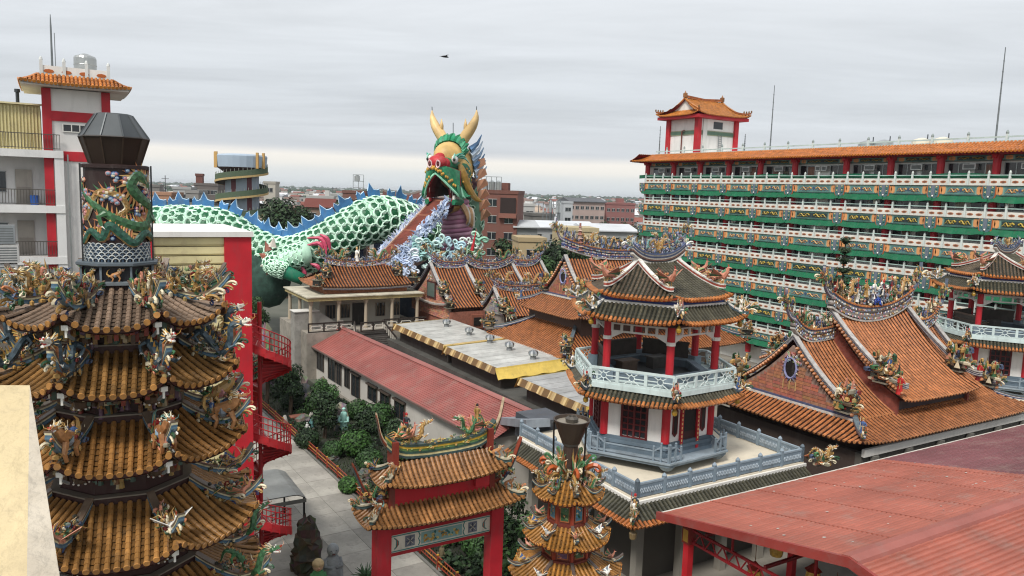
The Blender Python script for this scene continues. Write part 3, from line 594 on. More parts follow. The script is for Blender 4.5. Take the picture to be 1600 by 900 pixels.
# ------------------------------------------------------------------ the gate over the path
def gate():
    g = thing('temple_gate', 'red memorial gate over the concrete path with two amber tiled roofs and dragon ridge', 'gate', W(14.3, 29.3), TH)
    for x in (-2.75, 2.75):
        p = MB(hx('b3222e')); p.box(x - .32, x + .32, -.32, .32, 0, 6.9); p.box(x - .4, x + .4, -.4, .4, 0, .5, hx('7d7a74')); p.build('post', 'paintwork', g)
    b = MB(hx('a81f2a')); b.box(-2.45, 2.45, -.22, .22, 5.9, 6.6); b.box(-2.45, 2.45, -.2, .2, 4.95, 5.08); b.build('beam', 'paintwork', g)
    f = MB(hx('cfc9ba')); f.box(-2.43, 2.43, -.17, .17, 5.09, 5.89); fr = f.build('painted_frieze', 'paintwork', g)
    m = MB(); q = -.18
    m.box(-2.4, 2.4, q - .015, q, 5.13, 5.17, hx('3f7d78')); m.box(-2.4, 2.4, q - .015, q, 5.81, 5.85, hx('3f7d78'))
    for sx in (-1, 1):
        for k, c in enumerate((hx('3f7d78'), hx('b3523a'), hx('3f7d78'))): m.tube([(sx * (2.25 - .0), q, 5.25 + .0), (sx*(2.25 - .1 - .05 * k), q, 5.3 + .06*k), (sx * (2.25 - .1 - .05*k), q, 5.68 - .06*k), (sx * 2.25, q, 5.74)], .022, 4, c)
        m.poly([(sx * 1.75, q - .01, 5.25), (sx * 1.3, q - .01, 5.25), (sx * 1.3, q - .01, 5.74), (sx * 1.75, q - .01, 5.74)][::sx], hx('6a6f7a'))
        for k in range(8): a = k * .785; m.bar((sx * 1.52, q - .02, 5.5), (sx * 1.52 + .2 * math.cos(a), q - .02, 5.5 + .2 * math.sin(a)), .045, .02, hx('c9c2b0') if k % 2 else hx('3d3f52'))
        m.tube([(sx * 1.12, q, 5.2), (sx * 1.05, q, 5.35), (sx * 1.12, q, 5.5), (sx * 1.05, q, 5.65), (sx * 1.12, q, 5.8)], .025, 4, hx('3f7d78'))
    m.poly([(-1.0, q - .008, 5.24), (1.0, q - .008, 5.24), (1.0, q - .008, 5.75), (-1.0, q - .008, 5.75)], hx('7fa09c'))
    gg = random.Random(4)
    for k in range(46): curl(m, (gg.uniform(-.85, .85), q - .02, gg.uniform(5.28, 5.6)), gg.uniform(.08, .16), gg.choice((hx('c89a3c'), hx('b8862f'), hx('d9c070'), hx('2f6e6a'))), (0, -1, 0), (gg.uniform(-1, 1), 0, .6), 1, 7, .2)
    m.build('frieze_painting', 'paintwork', fr, kind='stuff')
    col, capc = hx('94683f'), hx('a87848')
    for lvl, (zE, L, run, h, up) in enumerate(((6.62, 3.65, 1.05, .7, .3), (8.2, 2.95, .95, .85, .35))):
        rf = put(('lower_roof', 'upper_roof')[lvl], None, g)
        slope(rf, L, run, h, up, .22, .075, col, capc, loc=(0, -run - .12, zE), wt=L - .75, seed=lvl, tile=.2, nseg=5, capn=10); slope(rf, L, run, h, up, .22, .075, col, capc, loc=(0, run + .12, zE), rz=math.pi, wt=L - .75, single=False)
        for sx in (-1, 1): slope(rf, run + .1, .8, h * .85, up, .22, .075, col, capc, loc=(sx * L, 0, zE), rz=sx * math.pi / 2, wt=.35, single=(sx < 0), seed=9, nseg=5)
        # side ridges curling up to long tails
        for sx in (-1, 1):
            for sy in (-1, 1):
                x0, y0 = L - .75, .14; pth = [(x0 + .72 * t, y0 + (run - .1) * t, h * .9 * max(0, 1 - t) ** 1.2 + up * t * t + .2 * max(0, t - .6) ** 1.5) for t in [k / 9 * 1.04 for k in range(10)]]
                mb = ridge_mb([(sx * a, sy * b_, c + zE) for a, b_, c in pth], .16, .18, [hx('3c4f50'), hx('31423f'), hx('b7b098')]); mb.build('hip_ridge', 'ceramic', rf)
                put('scroll_ornament', M_scroll(lvl + (sx + sy) // 2), rf, (sx * (L - .2), sy * (run * .75), zE + .45), math.atan2(sy * .6, sx), scale=.5)
                if sy < 0: put('beast_ornament', M_lion(lvl), rf, (sx * (L - .5), -.55, zE + .55), math.atan2(-.4, sx), scale=.4)
        if lvl == 0:
            for sx in (-1, 1):
                mb = ridge_mb([(sx * a, 0, b_) for a, b_ in spline_2([(2.35, 7.2), (2.9, 7.25), (3.5, 7.8), (4.05, 9.0)], 14)], .2, .3, [hx('3c4f50'), hx('6d2f22'), hx('8a3d28')]); mb.build('horn_ridge', 'ceramic', rf)
                put('dragon_ornament', M_green(), rf, (sx * 3.25, 0, 7.6), 0 if sx > 0 else math.pi, scale=1.15); put('ornament_band', M_clut(2), rf, (sx * 3.1, 0, 7.5), 0, scale=(1.1, 2.2, 1))
                m = MB(hx('7a3024')); m.box(sx * 2.42 - .13, sx * 2.42 + .13, -.3, .3, 7.05, 8.3); m.build('end_panel', 'paintwork', rf)
            m = MB(hx('b3222e')); m.box(-2.28, 2.28, -.25, .25, 7.1, 8.4); m.box(1.5, 2.2, -.42, -.25, 7.45, 8.2, hx('bd2a34')); m.build('name_panel', 'paintwork', g)
        else:
            pts = spline_2([(-3.05, 11.0), (-2.75, 9.9), (-2.0, 9.26), (-1, 9.1), (0, 9.08), (1, 9.1), (2.0, 9.26), (2.75, 9.9), (3.05, 11.0)], 33)
            ridge_mb([(a, 0, b_) for a, b_ in pts[5:28]], .3, .62, [hx('3c4f50'), hx('c2b788'), hx('39544a'), hx('5f7a48'), hx('b79a3c'), hx('394a44')]).build('main_ridge', 'ceramic', rf)
            for q in (pts[:9], pts[24:]):
                xs = [p for p in q]; ridge_mb([(a, 0, b_) for a, b_ in (xs if xs[0][0] < 0 else xs)], .16, .3, [hx('4a3a30'), hx('8a3d28'), hx('b9a58a')]).build('horn_ridge', 'ceramic', rf)
            for k in range(5): put('ornament_band', orn('flower_band#%d' % (k % 2), lambda: clutter_mb(70 + k, 60, 1.0, .38, .5, [YEL, GOLD, LGRN, GRN, hx('c9bd6a'), CRM], .09)), rf, (-1.72 + .86 * k, 0, 9.38 + .03 * (k - 2) ** 2), 0, scale=(.9, 1, .75))
            for sx in (-1, 1):
                put('dragon_ornament', M_gold() if sx < 0 else M_green(), rf, (sx * 1.25, 0, 9.75), 0 if sx < 0 else math.pi, scale=1.5); put('bird_ornament', M_bird(1), rf, (sx * 1.6, 0, 9.8), math.pi if sx > 0 else 0, scale=.75); put('figurine', M_fig(5 if sx < 0 else 3), rf, (sx * 1.7, 0, 10.35), -1.6, scale=.75)
                m = MB(hx('7a3024')); m.box(sx * 2.28 - .12, sx * 2.28 + .12, -.35, .35, 9.0, 10.0); m.build('end_panel', 'paintwork', rf)
def spline_2(p, n): return [(q.x, q.y) for q in spline([(a, b, 0) for a, b in p], n)]
gate()
# ------------------------------------------------------------------ small tiered furnace with a steel bowl
def small_furnace():
    root = thing('small_incense_tower', 'small tiered amber furnace with steel bowl on top beside the red gate', 'incense furnace', (2.32, 27.0, 0), TH)
    m = MB(hx('463a30')); m.lathe([(.30, 11.55), (.34, 11.62), (.66, 12.42), (.68, 12.47), (.62, 12.47), (.32, 11.7)], 20, col=hx('4a3f36'), cap=False); m.lathe([(.28, 11.5), (.34, 11.6)], 20, col=hx('6a6a68')); m.build('steel_bowl', 'metal', root, smooth=False)
    m = MB(hx('8a8274')); m.lathe([(.36, 11.72), (.60, 12.36)], 20, col=hx('9a9284'), cap=True); m.build('bowl_lining', 'metal', root)
    m = MB(hx('57534e')); m.lathe([(.22, 12.36), (.24, 12.5), (.14, 12.58), (.12, 12.5)], 10, col=hx('5a5650')); m.build('vent_cap', 'metal', root)
    for a in (2.3, 5.0): q = MB(hx('2e2c2a')); q.bar((.62 * math.cos(a), .62 * math.sin(a), 10.2), (.66 * math.cos(a), .66 * math.sin(a), 12.3), .05); q.build('support_bar', 'metal', root)
    m = MB(hx('3a2a22')); m.lathe([(.42, 9.9), (.30, 10.6), (.26, 11.5)], 12, col=hx('3a2a22')); m.build('neck', 'paintwork', root)
    for k in range(6):
        a = k * math.pi / 3 + .3; put('flame_scroll', orn('flame_scroll#%d' % (k % 2), lambda: scroll_mb(1, [ORG, GOLD, hx('b0562c'), CRM, GRN])), root, (.2 * math.cos(a), .2 * math.sin(a), 10.35), a, scale=(.9, .9, 1.25)); put('dragon_ornament', M_orange(), root, (.3 * math.cos(a), .3 * math.sin(a), 10.25), a + 1.2, scale=.75)
    T = [(1.32, 9.72, .42, .55), (1.62, 8.15, .78, .5), (2.12, 6.72, .95, .62), (2.3, 5.0, 1.2, .6)]; g = random.Random(8)
    for ti, (Rc, z0, Rw, h) in enumerate(T):
        s22, c22 = math.sin(R(22.5)), math.cos(R(22.5)); we, wt, apo = Rc * s22, Rw * s22, Rc * c22; run = apo - Rw * c22; up = .16; col = hx('93662f')
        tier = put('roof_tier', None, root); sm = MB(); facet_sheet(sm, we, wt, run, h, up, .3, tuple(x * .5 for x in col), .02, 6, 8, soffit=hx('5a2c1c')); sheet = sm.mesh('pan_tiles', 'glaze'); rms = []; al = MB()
        for x, p in facet(we, wt, run, h, up, .3, .15):
            m = MB(); roll_mb(m, p, .05, .16, col, hx('b8782f'), 5, jit=g, capn=10); rms.append(m.mesh('tile_row', 'glaze')); al.add(m)
        al = al.mesh('tile_rows', 'glaze')
        pth = [(Rc + (Rw - Rc) * t, 0, h * (t * .7 + .3 * t * t) + up * (1 - t) ** 2 + .22 * max(0, (.4 - t) / .4) ** 2) for t in [1 - 1.05 * q / 9 for q in range(10)]]
        rg = ridge_mb(pth, .1, .12, [hx('4c6470'), hx('c0b596'), hx('574a44')]).mesh('hip_ridge', 'ceramic')
        for k in range(8):
            al_ = -90 + 45 * k; a = R(al_); loc = (apo * math.cos(a), apo * math.sin(a), z0); put('pan_tiles', sheet, tier, loc, a + R(90))
            if k in (0, 1, 7): [put('tile_row', m, tier, loc, a + R(90)) for m in rms]
            else: put('tile_rows', al, tier, loc, a + R(90), kind='stuff')
            a += R(22.5); put('hip_ridge', rg, tier, (0, 0, z0), a)
            x, y = Rc * .8 * math.cos(a), Rc * .8 * math.sin(a)
            if ti == 0:
                put('dragon_ornament', M_orange() if k % 2 else M_green(), tier, (x * .85, y * .85, z0 + .3), a, scale=.85); put('ornament_band', M_clut(k % 4), tier, (x * .6, y * .6, z0 + .4), a, scale=(.6, .8, 1.0))
            else: put('bird_ornament', M_bird(k), tier, (x, y, z0 + .28), a, scale=.36); put('scroll_ornament', M_scroll(k), tier, (x * .9, y * .9, z0 + .22), a, scale=.34)
        zb = T[ti+1][1] + T[ti+1][3] - .03 if ti < 3 else 0; Rd = T[ti+1][2] if ti < 3 else 1.3
        m = MB(hx('6a2f24')); m.lathe([(Rd, zb), (Rd, zb + .12), (Rd * .9, zb + .13), (Rd * .86, z0 + .12)], 8, col=hx('6a2f24'), ph=R(22.5)); dw = m.build('drum_wall', 'paintwork', root)
        m2 = hx('55301f')
        for k in range(8):
            a = R(-90 + 45 * k); ap = Rd * .9 * c22; ww = Rd * .9 * s22 * .62; M = frame((ap * math.cos(a), ap * math.sin(a), (zb + .13 + z0) / 2), (math.cos(a), math.sin(a), 0), (0, 0, 1)); hh = (z0 - zb - .13) / 2 * .82
            q = MB(hx('9c5a34')); q.M = M; q.box(0, .03, -ww, ww, -hh, hh); q.box(.03, .035, -ww * .85, ww * .85, -hh * .88, hh * .88, (hx('3f6f80'), hx('3c5a3a'), hx('5a3f5a'))[(k + ti) % 3]); 
            for j in range(14): curl(q, (.04, g.uniform(-.7, .7) * ww, g.uniform(-.75, .6) * hh), .1, g.choice(PAL), (1, 0, 0), (0, g.uniform(-1, 1), .5), 1, 6, .2)
            q.build('painted_panel', 'ceramic', root)
            a += R(22.5); q = MB(hx('8f3a26')); q.bar((Rd * .9 * math.cos(a), Rd * .9 * math.sin(a), zb + .1), (Rd * .87 * math.cos(a), Rd * .87 * math.sin(a), z0 + .1), .1); q.build('corner_post', 'paintwork', root)
small_furnace()
# ------------------------------------------------------------------ parapet of the building the view is taken from
p = MB(hx('c6b58f')); q = [at(-260, 601, 1.55), at(46.5, 602, 1.55), at(42, 905, 1.12), at(-260, 905, 1.12)]
p.poly(q); zb = -3.0; s0 = at(48, 606, 1.56); s1 = at(94, 905, 1.13)
b2 = V((q[1].x + .22, q[1].y + .05, q[1].z + zb)); b3 = V((q[2].x + .5, q[2].y - .1, q[2].z + zb)); p.poly([q[1], q[2], s1], hx('b9b0a0')); p.poly([q[2], V((q[2].x, q[2].y, q[2].z - .5)), V((s1.x, s1.y, s1.z - .5)), s1][::-1], hx('b9b0a0'))
p.poly([q[0], q[1], V((q[1].x, q[1].y, q[1].z - 2.5)), V((q[0].x, q[0].y, q[0].z - 2.5))][::-1]); p.poly([q[1], s1, V((s1.x, s1.y, s1.z - 2.5)), V((q[1].x, q[1].y, q[1].z - 2.5))], hx('b9b0a0'))
tag(p.build('parapet_wall', 'old_plaster'), 'weathered cream parapet corner close by, lower left of the view', 'parapet')
# ------------------------------------------------------------------ lift shaft with cream cladding and the red spiral stair
def shaft():
    s = thing('lift_shaft', 'cream corrugated shaft with red corner columns behind the big incense tower', 'shaft', W(0, 0), TH)
    a0, a1, b0, b1, zt = 2.77, 6.78, 31.5, 37.5, 18.45
    m = MB(hx('b8202c')); m.box(a1 - 1.03, a1, b0, b0 + .9, 0, zt); m.build('column', 'paintwork', s); m = MB(hx('b8202c')); m.box(a0, a0 + .42, b0, b0 + .5, 0, zt); m.build('column', 'paintwork', s)
    m = MB(hx('cfc49a')); m.box(a0 + .1, a1 - .1, b0 + .55, b1, 0, zt); m.build('wall', 'sheet', s)
    pm = MB(hx('cbbf8f')); pm.box(a0 + .42, a1 - 1.03, b0 + .12, b0 + .2, 0, .33); pm.box(a0 + .42, a1 - 1.03, b0 + .07, b0 + .12, .06, .33, hx('d0c596')); pm = pm.mesh('cladding_strip', 'sheet')
    for k in range(50): put('cladding_strip', pm, s, (0, 0, zt - .36 * (k + 1)))
    m = MB(hx('e3e1dc')); m.box(a0 - .12, a1 + .06, b0 - .1, b1 + .1, zt, zt + .2); m.build('roof_slab', 'plaster', s)
    t = thing('spiral_stair', 'red steel spiral staircase winding down beside the lift shaft', 'staircase', W(7.4, 33.0), TH)
    m = MB(hx('9c1f26')); m.lathe([(.09, 0), (.09, 15.6)], 10); m.build('centre_pole', 'paintwork', t)
    tm = MB(hx('b5262c')); tm.ext([(.08, -.06, 0), (1.28, -.24, 0), (1.28, .24, 0), (.08, .06, 0)], (0, 0, .04)); tm.box(1.26, 1.29, -.22, .22, -.16, .04); tm.ext([(.1, .06, -.19), (1.27, .24, -.19), (1.27, .24, 0), (.1, .06, 0)], (0, -.025, 0), hx('a82429')); tm.ext([(.3, .03, .041), (1.27, .24, .041), (1.27, .2, .041), (.3, -.0, .041)], (0, 0, .006), hx('d0a8a0')); tm = tm.mesh('step', 'paintwork')
    bm = MB(hx('a8262c')); bm.bar((1.26, 0, 0), (1.26, 0, .95), .03); bm = bm.mesh('baluster', 'paintwork'); n = 84
    for k in range(n):
        a = 2.4 - k * .303; put('step', tm, t, (0, 0, .18 * k + .1), a)
        put('baluster', bm, t, (0, 0, .18 * k + .1), a); put('baluster', bm, t, (0, 0, .18 * k + .19), a - .1515)
    for dz in (.95, .68, .42):
        r = MB(hx('b02a30')); r.tube([(1.27 * math.cos(2.4 - k * .1515), 1.27 * math.sin(2.4 - k * .1515), .09 * k + .1 + dz) for k in range(2 * n)], .025, 5); r.build('handrail', 'paintwork', t)
    r = MB(hx('b5262c')); r.grid(lambda a, b: (1.29 * math.cos(2.4 - 2 * n * a * .1515), 1.29 * math.sin(2.4 - 2 * n * a * .1515), .09 * 2 * n * a - .12 + .34 * b), 4 * n, 1); r.grid(lambda a, b: (1.265 * math.cos(2.4 - 2 * n * a * .1515), 1.265 * math.sin(2.4 - 2 * n * a * .1515), .09 * 2 * n * a - .12 + .34 * b), 4 * n, 1, flip=True); r.build('stringer', 'paintwork', t)
shaft()
# ------------------------------------------------------------------ the two hexagonal pavilions
def hexring(mb, R0, R1, z0, z1, col=None, n=6):
    """solid hexagonal ring or disc"""
    P = lambda r, z: [(r * math.cos(R(60 * k)), r * math.sin(R(60 * k)), z) for k in range(n)]
    i = mb.P(P(R1, z0) + P(R1, z1) + (P(R0, z0) + P(R0, z1) if R0 else []))
    for k in range(n):
        q = (k + 1) % n; mb.F((i+k, i+q, i+n+q, i+n+k), col)
        if R0: mb.F((i+2*n+q, i+2*n+k, i+3*n+k, i+3*n+q), col); mb.F((i+n+k, i+n+q, i+3*n+q, i+3*n+k), col); mb.F((i+q, i+k, i+2*n+k, i+2*n+q), col)
    if not R0: mb.F([i+n+k for k in range(n)], col); mb.F([i+k for k in range(n)][::-1], col)
    return mb
def face_frame(k, Rr, z=0):
    """matrix of hexagon face k: x along the face (from outside left to right), y outward-negative (inward +), origin mid-face"""
    al = -90 + 60 * k; a = R(al); apo = Rr * math.cos(R(30)); return Matrix.Translation((apo * math.cos(a), apo * math.sin(a), z)) @ Matrix.Rotation(a + R(90), 4, 'Z')
def pavilion(a, b, label, fine=True):
    root = thing('hexagonal_pavilion', label, 'pavilion', W(a, b), TH + R(3.5), 'two hexagonal pavilions flanking the main hall')
    MINT, STN, DKR, RD = hx('c3d3d1'), hx('7f8e99'), hx('5a1517'), hx('b3202b')
    GT, CAP, FST = hx('4a473a'), hx('b06c38'), hx('a3683a')
    # deck on feet, stone plinth
    m = MB(STN); hexring(m, 0, 4.6, 5.98, 6.14); hexring(m, 0, 4.72, 6.14, 6.24, hx('8f9ca5')); m.build('deck', 'concrete', root)
    for k in range(6):
        c = R(60 * k); m = MB(STN); m.lathe([(.2, 5.68), (.34, 5.76), (.5, 5.98)], 8, (4.1 * math.cos(c), 4.1 * math.sin(c), 0), hx('74828c')); m.build('foot', 'concrete', root)
    for q in range(4):
        m = MB((hx('667682'), hx('5d6d79'))[q % 2]); hexring(m, 0, 3.78 if q % 2 == 0 else 3.72, 6.24 + .2 * q + .005, 6.24 + .2 * (q + 1)); m.build('plinth_course', 'concrete', root)
    m = MB(hx('e3e1dc')); hexring(m, 3.3, 3.6, 7.04, 9.95); wall = m.build('wall', 'plaster', root)
    for k in range(6):
        c = R(60 * k); m = MB(RD); m.lathe([(.24, 7.04), (.24, 9.95)], 12, (3.56 * math.cos(c), 3.56 * math.sin(c), 0)); m.build('column', 'paintwork', root, smooth=False)
    for k in range(6):
        F = face_frame(k, 3.6)
        if k == 0:      # door side
            m = MB(hx('b3222c')); m.M = F; m.box(-.75, -.55, -.14, .02, 6.24, 9.0); m.box(.55, .75, -.14, .02, 6.24, 9.0); m.box(-.75, .75, -.14, .02, 9.0, 9.25); d = m.build('door_frame', 'paintwork', root)
            m = MB(hx('d9c27a')); m.M = F
            for q in range(9): m.box(-.69 + .0, -.61, -.15, -.141, 6.75 + .24 * q, 6.88 + .24 * q); m.box(.61, .69, -.15, -.141, 6.75 + .24 * q, 6.88 + .24 * q)
            for q in range(6): m.box(-.52 + .19 * q, -.40 + .19 * q, -.15, -.141, 9.07, 9.19)
            m.build('door_couplet', 'paintwork', d, kind='stuff')
            m = MB(hx('3a1416')); m.M = F; m.box(-.55, .55, -.02, .04, 6.24, 9.0, hx('38191a')); m.box(-.5, .5, -.035, -.02, 7.5, 8.8, hx('15100f')); m.build('door', 'paintwork', root)
            for sx in (-1, 1):
                m = MB(DKR); m.M = F; z = 8.15; o = [(-.17, 0), (0, 0), (.17, 0)]; hexa = [(0, -.85), (.19, -.65), (.19, .65), (0, .85), (-.19, .65), (-.19, -.65)]
                m.ext([(sx * 1.12 + p, -.06, z + q) for p, q in hexa], (0, .08, 0), DKR); m.ext([(sx * 1.12 + p * .62, -.075, z + q * .82) for p, q in hexa], (0, .02, 0), hx('1c0c0c')); m.build('hexagon_window', 'paintwork', root)
        else:
            m = MB(hx('170f0f')); m.M = F; m.box(-.68, .68, -.02, .05, 7.15, 9.3); wn = m.build('window', 'glass', root)
            m = MB(DKR); m.M = F
            for x in (-.72, 0, .72): m.box(x - .06, x + .06, -.12, -.02, 7.05, 9.4)
            for z in (7.08, 7.5, 7.85, 8.2, 8.6, 9.35): m.box(-.78, .78, -.1, -.021, z - .04, z + .04)
            for x in (-.36, .36): m.box(x - .03, x + .03, -.09, -.022, 7.1, 9.3)
            m.build('window_frame', 'paintwork', wn)
    # lower deck railing: posts stepping down to each side of the corners
    for k in range(6):
        F = face_frame(k, 4.62, 6.24); hw = 2.31 * .97
        P = [(-hw, .95), (-hw + .42, .98), (-hw + .84, .75), (hw - .84, .75), (hw - .42, .98), (hw, .95)]
        for x, h in P:
            m = MB(STN); m.M = F; m.box(x - .05, x + .05, -.0, .1, 0, h); m.ball((x, .05, h + .05), .07, STN, 6); m.build('deck_post', 'concrete', root)
        m = MB(hx('8997a2')); m.M = F
        for q, (p0, p1) in enumerate(zip(P, P[1:])):
            if k == 0 and q == 2: continue
            t = (.82, .82) if q in (0, 4) else ((.82, .55) if q == 1 else ((.55, .82) if q == 3 else (.55, .55))); m.bar((p0[0], .05, t[0]), (p1[0], .05, t[1]), .06, .07); m.bar((p0[0], .05, .14), (p1[0], .05, .14), .06, .07)
        m.build('deck_rail', 'concrete', root)
    # skirt roof, balcony, upper skirt roof, main roof
    def tier(Re, Rt, z0, h, up, nm, sp=.24, single=False):
        rf = put(nm, None, root); we, wt = Re / 2, Rt / 2; run = (Re - Rt) * math.cos(R(30))
        for k in range(6):
            M = face_frame(k, Re, z0); loc = M.translation; rz = M.to_euler().z
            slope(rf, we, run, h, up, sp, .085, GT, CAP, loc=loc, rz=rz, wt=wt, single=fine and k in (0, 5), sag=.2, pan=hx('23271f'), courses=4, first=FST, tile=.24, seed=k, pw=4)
        return rf
    r1 = tier(5.4, 4.55, 9.42, .62, .2, 'skirt_roof'); r2 = tier(5.25, 4.1, 13.85, .82, .3, 'upper_skirt_roof')
    for rf, Re, Rt, z0, h, up, nm in ((r1, 5.4, 4.55, 9.42, .62, .2, 0), (r2, 5.25, 4.1, 13.85, .82, .3, 1)):
        pth = [(Re + (Rt - Re) * t, 0, h * (.8 * t + .2 * t * t) + up * (1 - t) ** 2 + .35 * max(0, (.6 - t) / .6) ** 2) for t in [1 - 1.1 * q / 9 for q in range(10)]]
        rg = ridge_mb(pth, .2, .22, [hx('3d4c55'), hx('56616a'), hx('d5d3cc')]).mesh('hip_ridge', 'ceramic')
        for k in range(6):
            c = R(60 * k); put('hip_ridge', rg, rf, (0, 0, z0), c); x, y = math.cos(c), math.sin(c)
            put('scroll_ornament', M_scroll(k), rf, (Re * .97 * x, Re * .97 * y, z0 + .55), c, scale=.8 if nm else .6); put('figurine', M_fig(4 if nm else 2 + k), rf, (Re * .93 * x, Re * .93 * y, z0 + .5), c, scale=.85); put('ornament_band', M_clut(k % 4), rf, (Re * .93 * x, Re * .93 * y, z0 + .55), c, scale=(.8, 1.5, 1.6))
            m = MB(GOLD); m.lathe([(.03, -.42), (.13, -.35), (.16, -.2), (.1, -.08), (.02, .05)], 8, (Re * .93 * x, Re * .93 * y, z0), hx('a8852f')); m.build('bell', 'ceramic', rf)
    m = MB(MINT); hexring(m, 3.0, 4.86, 9.95, 10.22); hexring(m, 0, 3.0, 10.0, 10.2, hx('55595a')); bal = m.build('balcony', 'paintwork', root)
    for k in range(6):
        F = face_frame(k, 4.86, 10.22); hw = 2.4; m = MB(MINT); m.M = F
        m.box(-hw, hw, .02, .14, .0, .12); m.box(-hw, hw, 0, .16, .78, .9); m.build('balcony_rail', 'paintwork', root)
        for q in range(4):
            x = -hw + 2 * hw * q / 3; m = MB(MINT); m.M = F; m.box(x - .09, x + .09, .015, .145, .121, .779); m.build('balcony_post', 'paintwork', root)
        for q in range(3):
            xc = -hw + 2 * hw * (q + .5) / 3; w_ = hw / 3 - .09; m = MB(hx('d2dfdd')); m.M = F; y = .08
            m.tube([(xc + .17 * math.cos(t * .785), y, .45 + .17 * math.sin(t * .785)) for t in range(9)], .028, 4, cap=False)
            for sx in (-1, 1):
                for sz in (-1, 1): m.bar((xc + sx * .12, y, .45 + sz * .12), (xc + sx * w_ * .6, y, .45 + sz * .33), .045, .05, up=(0, 1, 0))
                m.bar((xc + sx * .17, y, .45), (xc + sx * w_, y, .45), .045, .05, up=(0, 1, 0))
            for sz in (-1, 1): m.bar((xc, y, .45 + sz * .17), (xc, y, .45 + sz * .33), .045, .05, up=(0, 1, 0))
            m.build('lattice', 'paintwork', root)
    for k in (2, 3, 4):
        m = MB(hx('26221f')); m.M = face_frame(k, 3.45, 10.2); m.box(-1.45, 1.45, .0, .1, 0, 1.45, hx('3f3832')); m.box(-1.5, 1.5, -.05, .0, .9, 1.0, hx('4a3a30')); m.box(-1.5, 1.5, -.05, .0, 1.35, 1.5, hx('5a4a40')); m.build('back_screen', 'wood', root)
    for (x, y, c) in ((-1.2, .9, hx('5a4a3e')), (1.3, .9, hx('4a4642'))): m = MB(c); m.box(x - .6, x + .6, y - .3, y + .3, 10.2, 10.85); m.box(x - .68, x + .68, y - .38, y + .38, 10.85, 10.93, tuple(q * 1.3 for q in c)); m.build('counter', 'wood', root)
    m = MB(hx('6f7c86')); hexring(m, 2.88, 3.35, 10.2, 10.62, hx('5f6b75')); hexring(m, 2.88, 3.4, 10.62, 10.7, hx('8796a1')); m.build('bench', 'concrete', root)
    for k in range(6):
        c = R(60 * k); x, y = 3.62 * math.cos(c), 3.62 * math.sin(c); m = MB(RD); m.lathe([(.22, 10.9), (.22, 13.75)], 12, (x, y, 0)); pc = m.build('post', 'paintwork', root)
        m = MB(STN); m.M = Matrix.Rotation(c, 4, 'Z'); m.box(3.32, 3.92, -.3, .3, 10.22, 10.9); m.build('post_base', 'concrete', pc); m = MB(WHT); m.lathe([(.26, 12.55), (.26, 12.75)], 12, (x, y, 0)); m.build('post_band', 'paintwork', pc)
        F = face_frame(k, 3.62); m = MB(hx('d5d3cc')); m.M = F
        m.box(-1.6, 1.6, -.06, .06, 13.42, 13.6); m.box(-1.6, 1.6, -.05, .05, 12.98, 13.08)
        for q in (-1.55, -1.0, -.42, .42, 1.0, 1.55): m.box(q - .07, q + .07, -.055, .055, 13.081, 13.419)
        for sx in (-1, 1): m.ext([(sx * 1.58, -.04, 12.98), (sx * .9, -.04, 12.98), (sx * 1.58, -.04, 12.62)], (0, .08, 0))
        m.build('lintel', 'plaster', root)
    m = MB(hx('3c2320')); hexring(m, 0, 4.3, 13.62, 13.74); m.build('ceiling', 'paintwork', root)
    m = MB(hx('d5d3cc')); hexring(m, 3.3, 4.12, 14.66, 14.8, hx('d8d6d0')); hexring(m, 3.2, 3.95, 14.8, 14.98, hx('3a4a86')); hexring(m, 3.2, 3.98, 14.98, 15.06, hx('d0cec8')); m.build('neck_band', 'paintwork', root)
    # main roof: short ridge along x
    Re, z0, h, L = 4.4, 15.06, 1.74, 1.55; rf = put('main_roof', None, root); apo = Re * math.cos(R(30))
    for k in range(6):
        M = face_frame(k, Re, z0); loc = M.translation; rz = M.to_euler().z; iv = M.inverted()
        if k in (0, 3): run, wt = apo, L
        else:
            ap = iv @ V((L if k in (1, 2) else -L, 0, z0)); run = ap.y; wt = (ap.x - .02, ap.x + .02)
        slope(rf, Re / 2, run, h, .24, .24, .085, GT if k in (0, 3) else hx('54493b'), CAP, loc=loc, rz=rz, wt=wt, single=fine and k in (0, 5), sag=.38, pan=hx('23271f'), courses=7, first=FST, tile=.24, seed=k + 20, pw=4, soffit=hx('8c3a22'))
    for k in range(6):
        c = R(60 * k); e = V((Re * math.cos(c), Re * math.sin(c), 0)); s = V(((L if k in (0, 1, 5) else -L), 0, 0)); P = []
        for q in range(15):
            t = 1 - .86 * q / 14; p = e.lerp(s, t); P.append(V((p.x, p.y, z0 + h * (t * .62 + .38 * t * t) + .24 * (1 - t) ** 2 + .3 * max(0, (.34 - t) / .34) ** 2 + .03)))
        ridge_mb(P, .22, .26, [hx('d8d4cc'), hx('a34b40'), hx('b9604e'), hx('d8d4cc')]).build('hip_ridge', 'ceramic', rf)
        d = (e - s).normalized(); ang = math.atan2(d.y, d.x)
        p = P[9]; put('scroll_ornament', orn('scroll_ornament#r%d' % (k % 2), lambda: scroll_mb(1, [mute(RED, .3), SALM, LGRN, CRM, ORG])), rf, (p.x, p.y, p.z + .22), ang, scale=.75); p = P[13]; put('bird_ornament', M_bird(1), rf, (p.x, p.y, p.z + .2), ang, scale=1.0)
        p = P[11]; put('scroll_ornament', M_scroll(k + 1), rf, (p.x, p.y, p.z + .2), ang, scale=.6)
    P = [(x, 0, z0 + h - .12 + .62 * abs(x / 2.1) ** 2.6) for x in [-2.1 + 4.2 * q / 24 for q in range(25)]]
    ridge_mb(P, .3, .62, [hx('cfccc4'), hx('3b3f44'), hx('6a4a40'), hx('b9b4ac'), hx('3f4a66'), hx('c9c3ba'), hx('55607e')]).build('main_ridge', 'ceramic', rf)
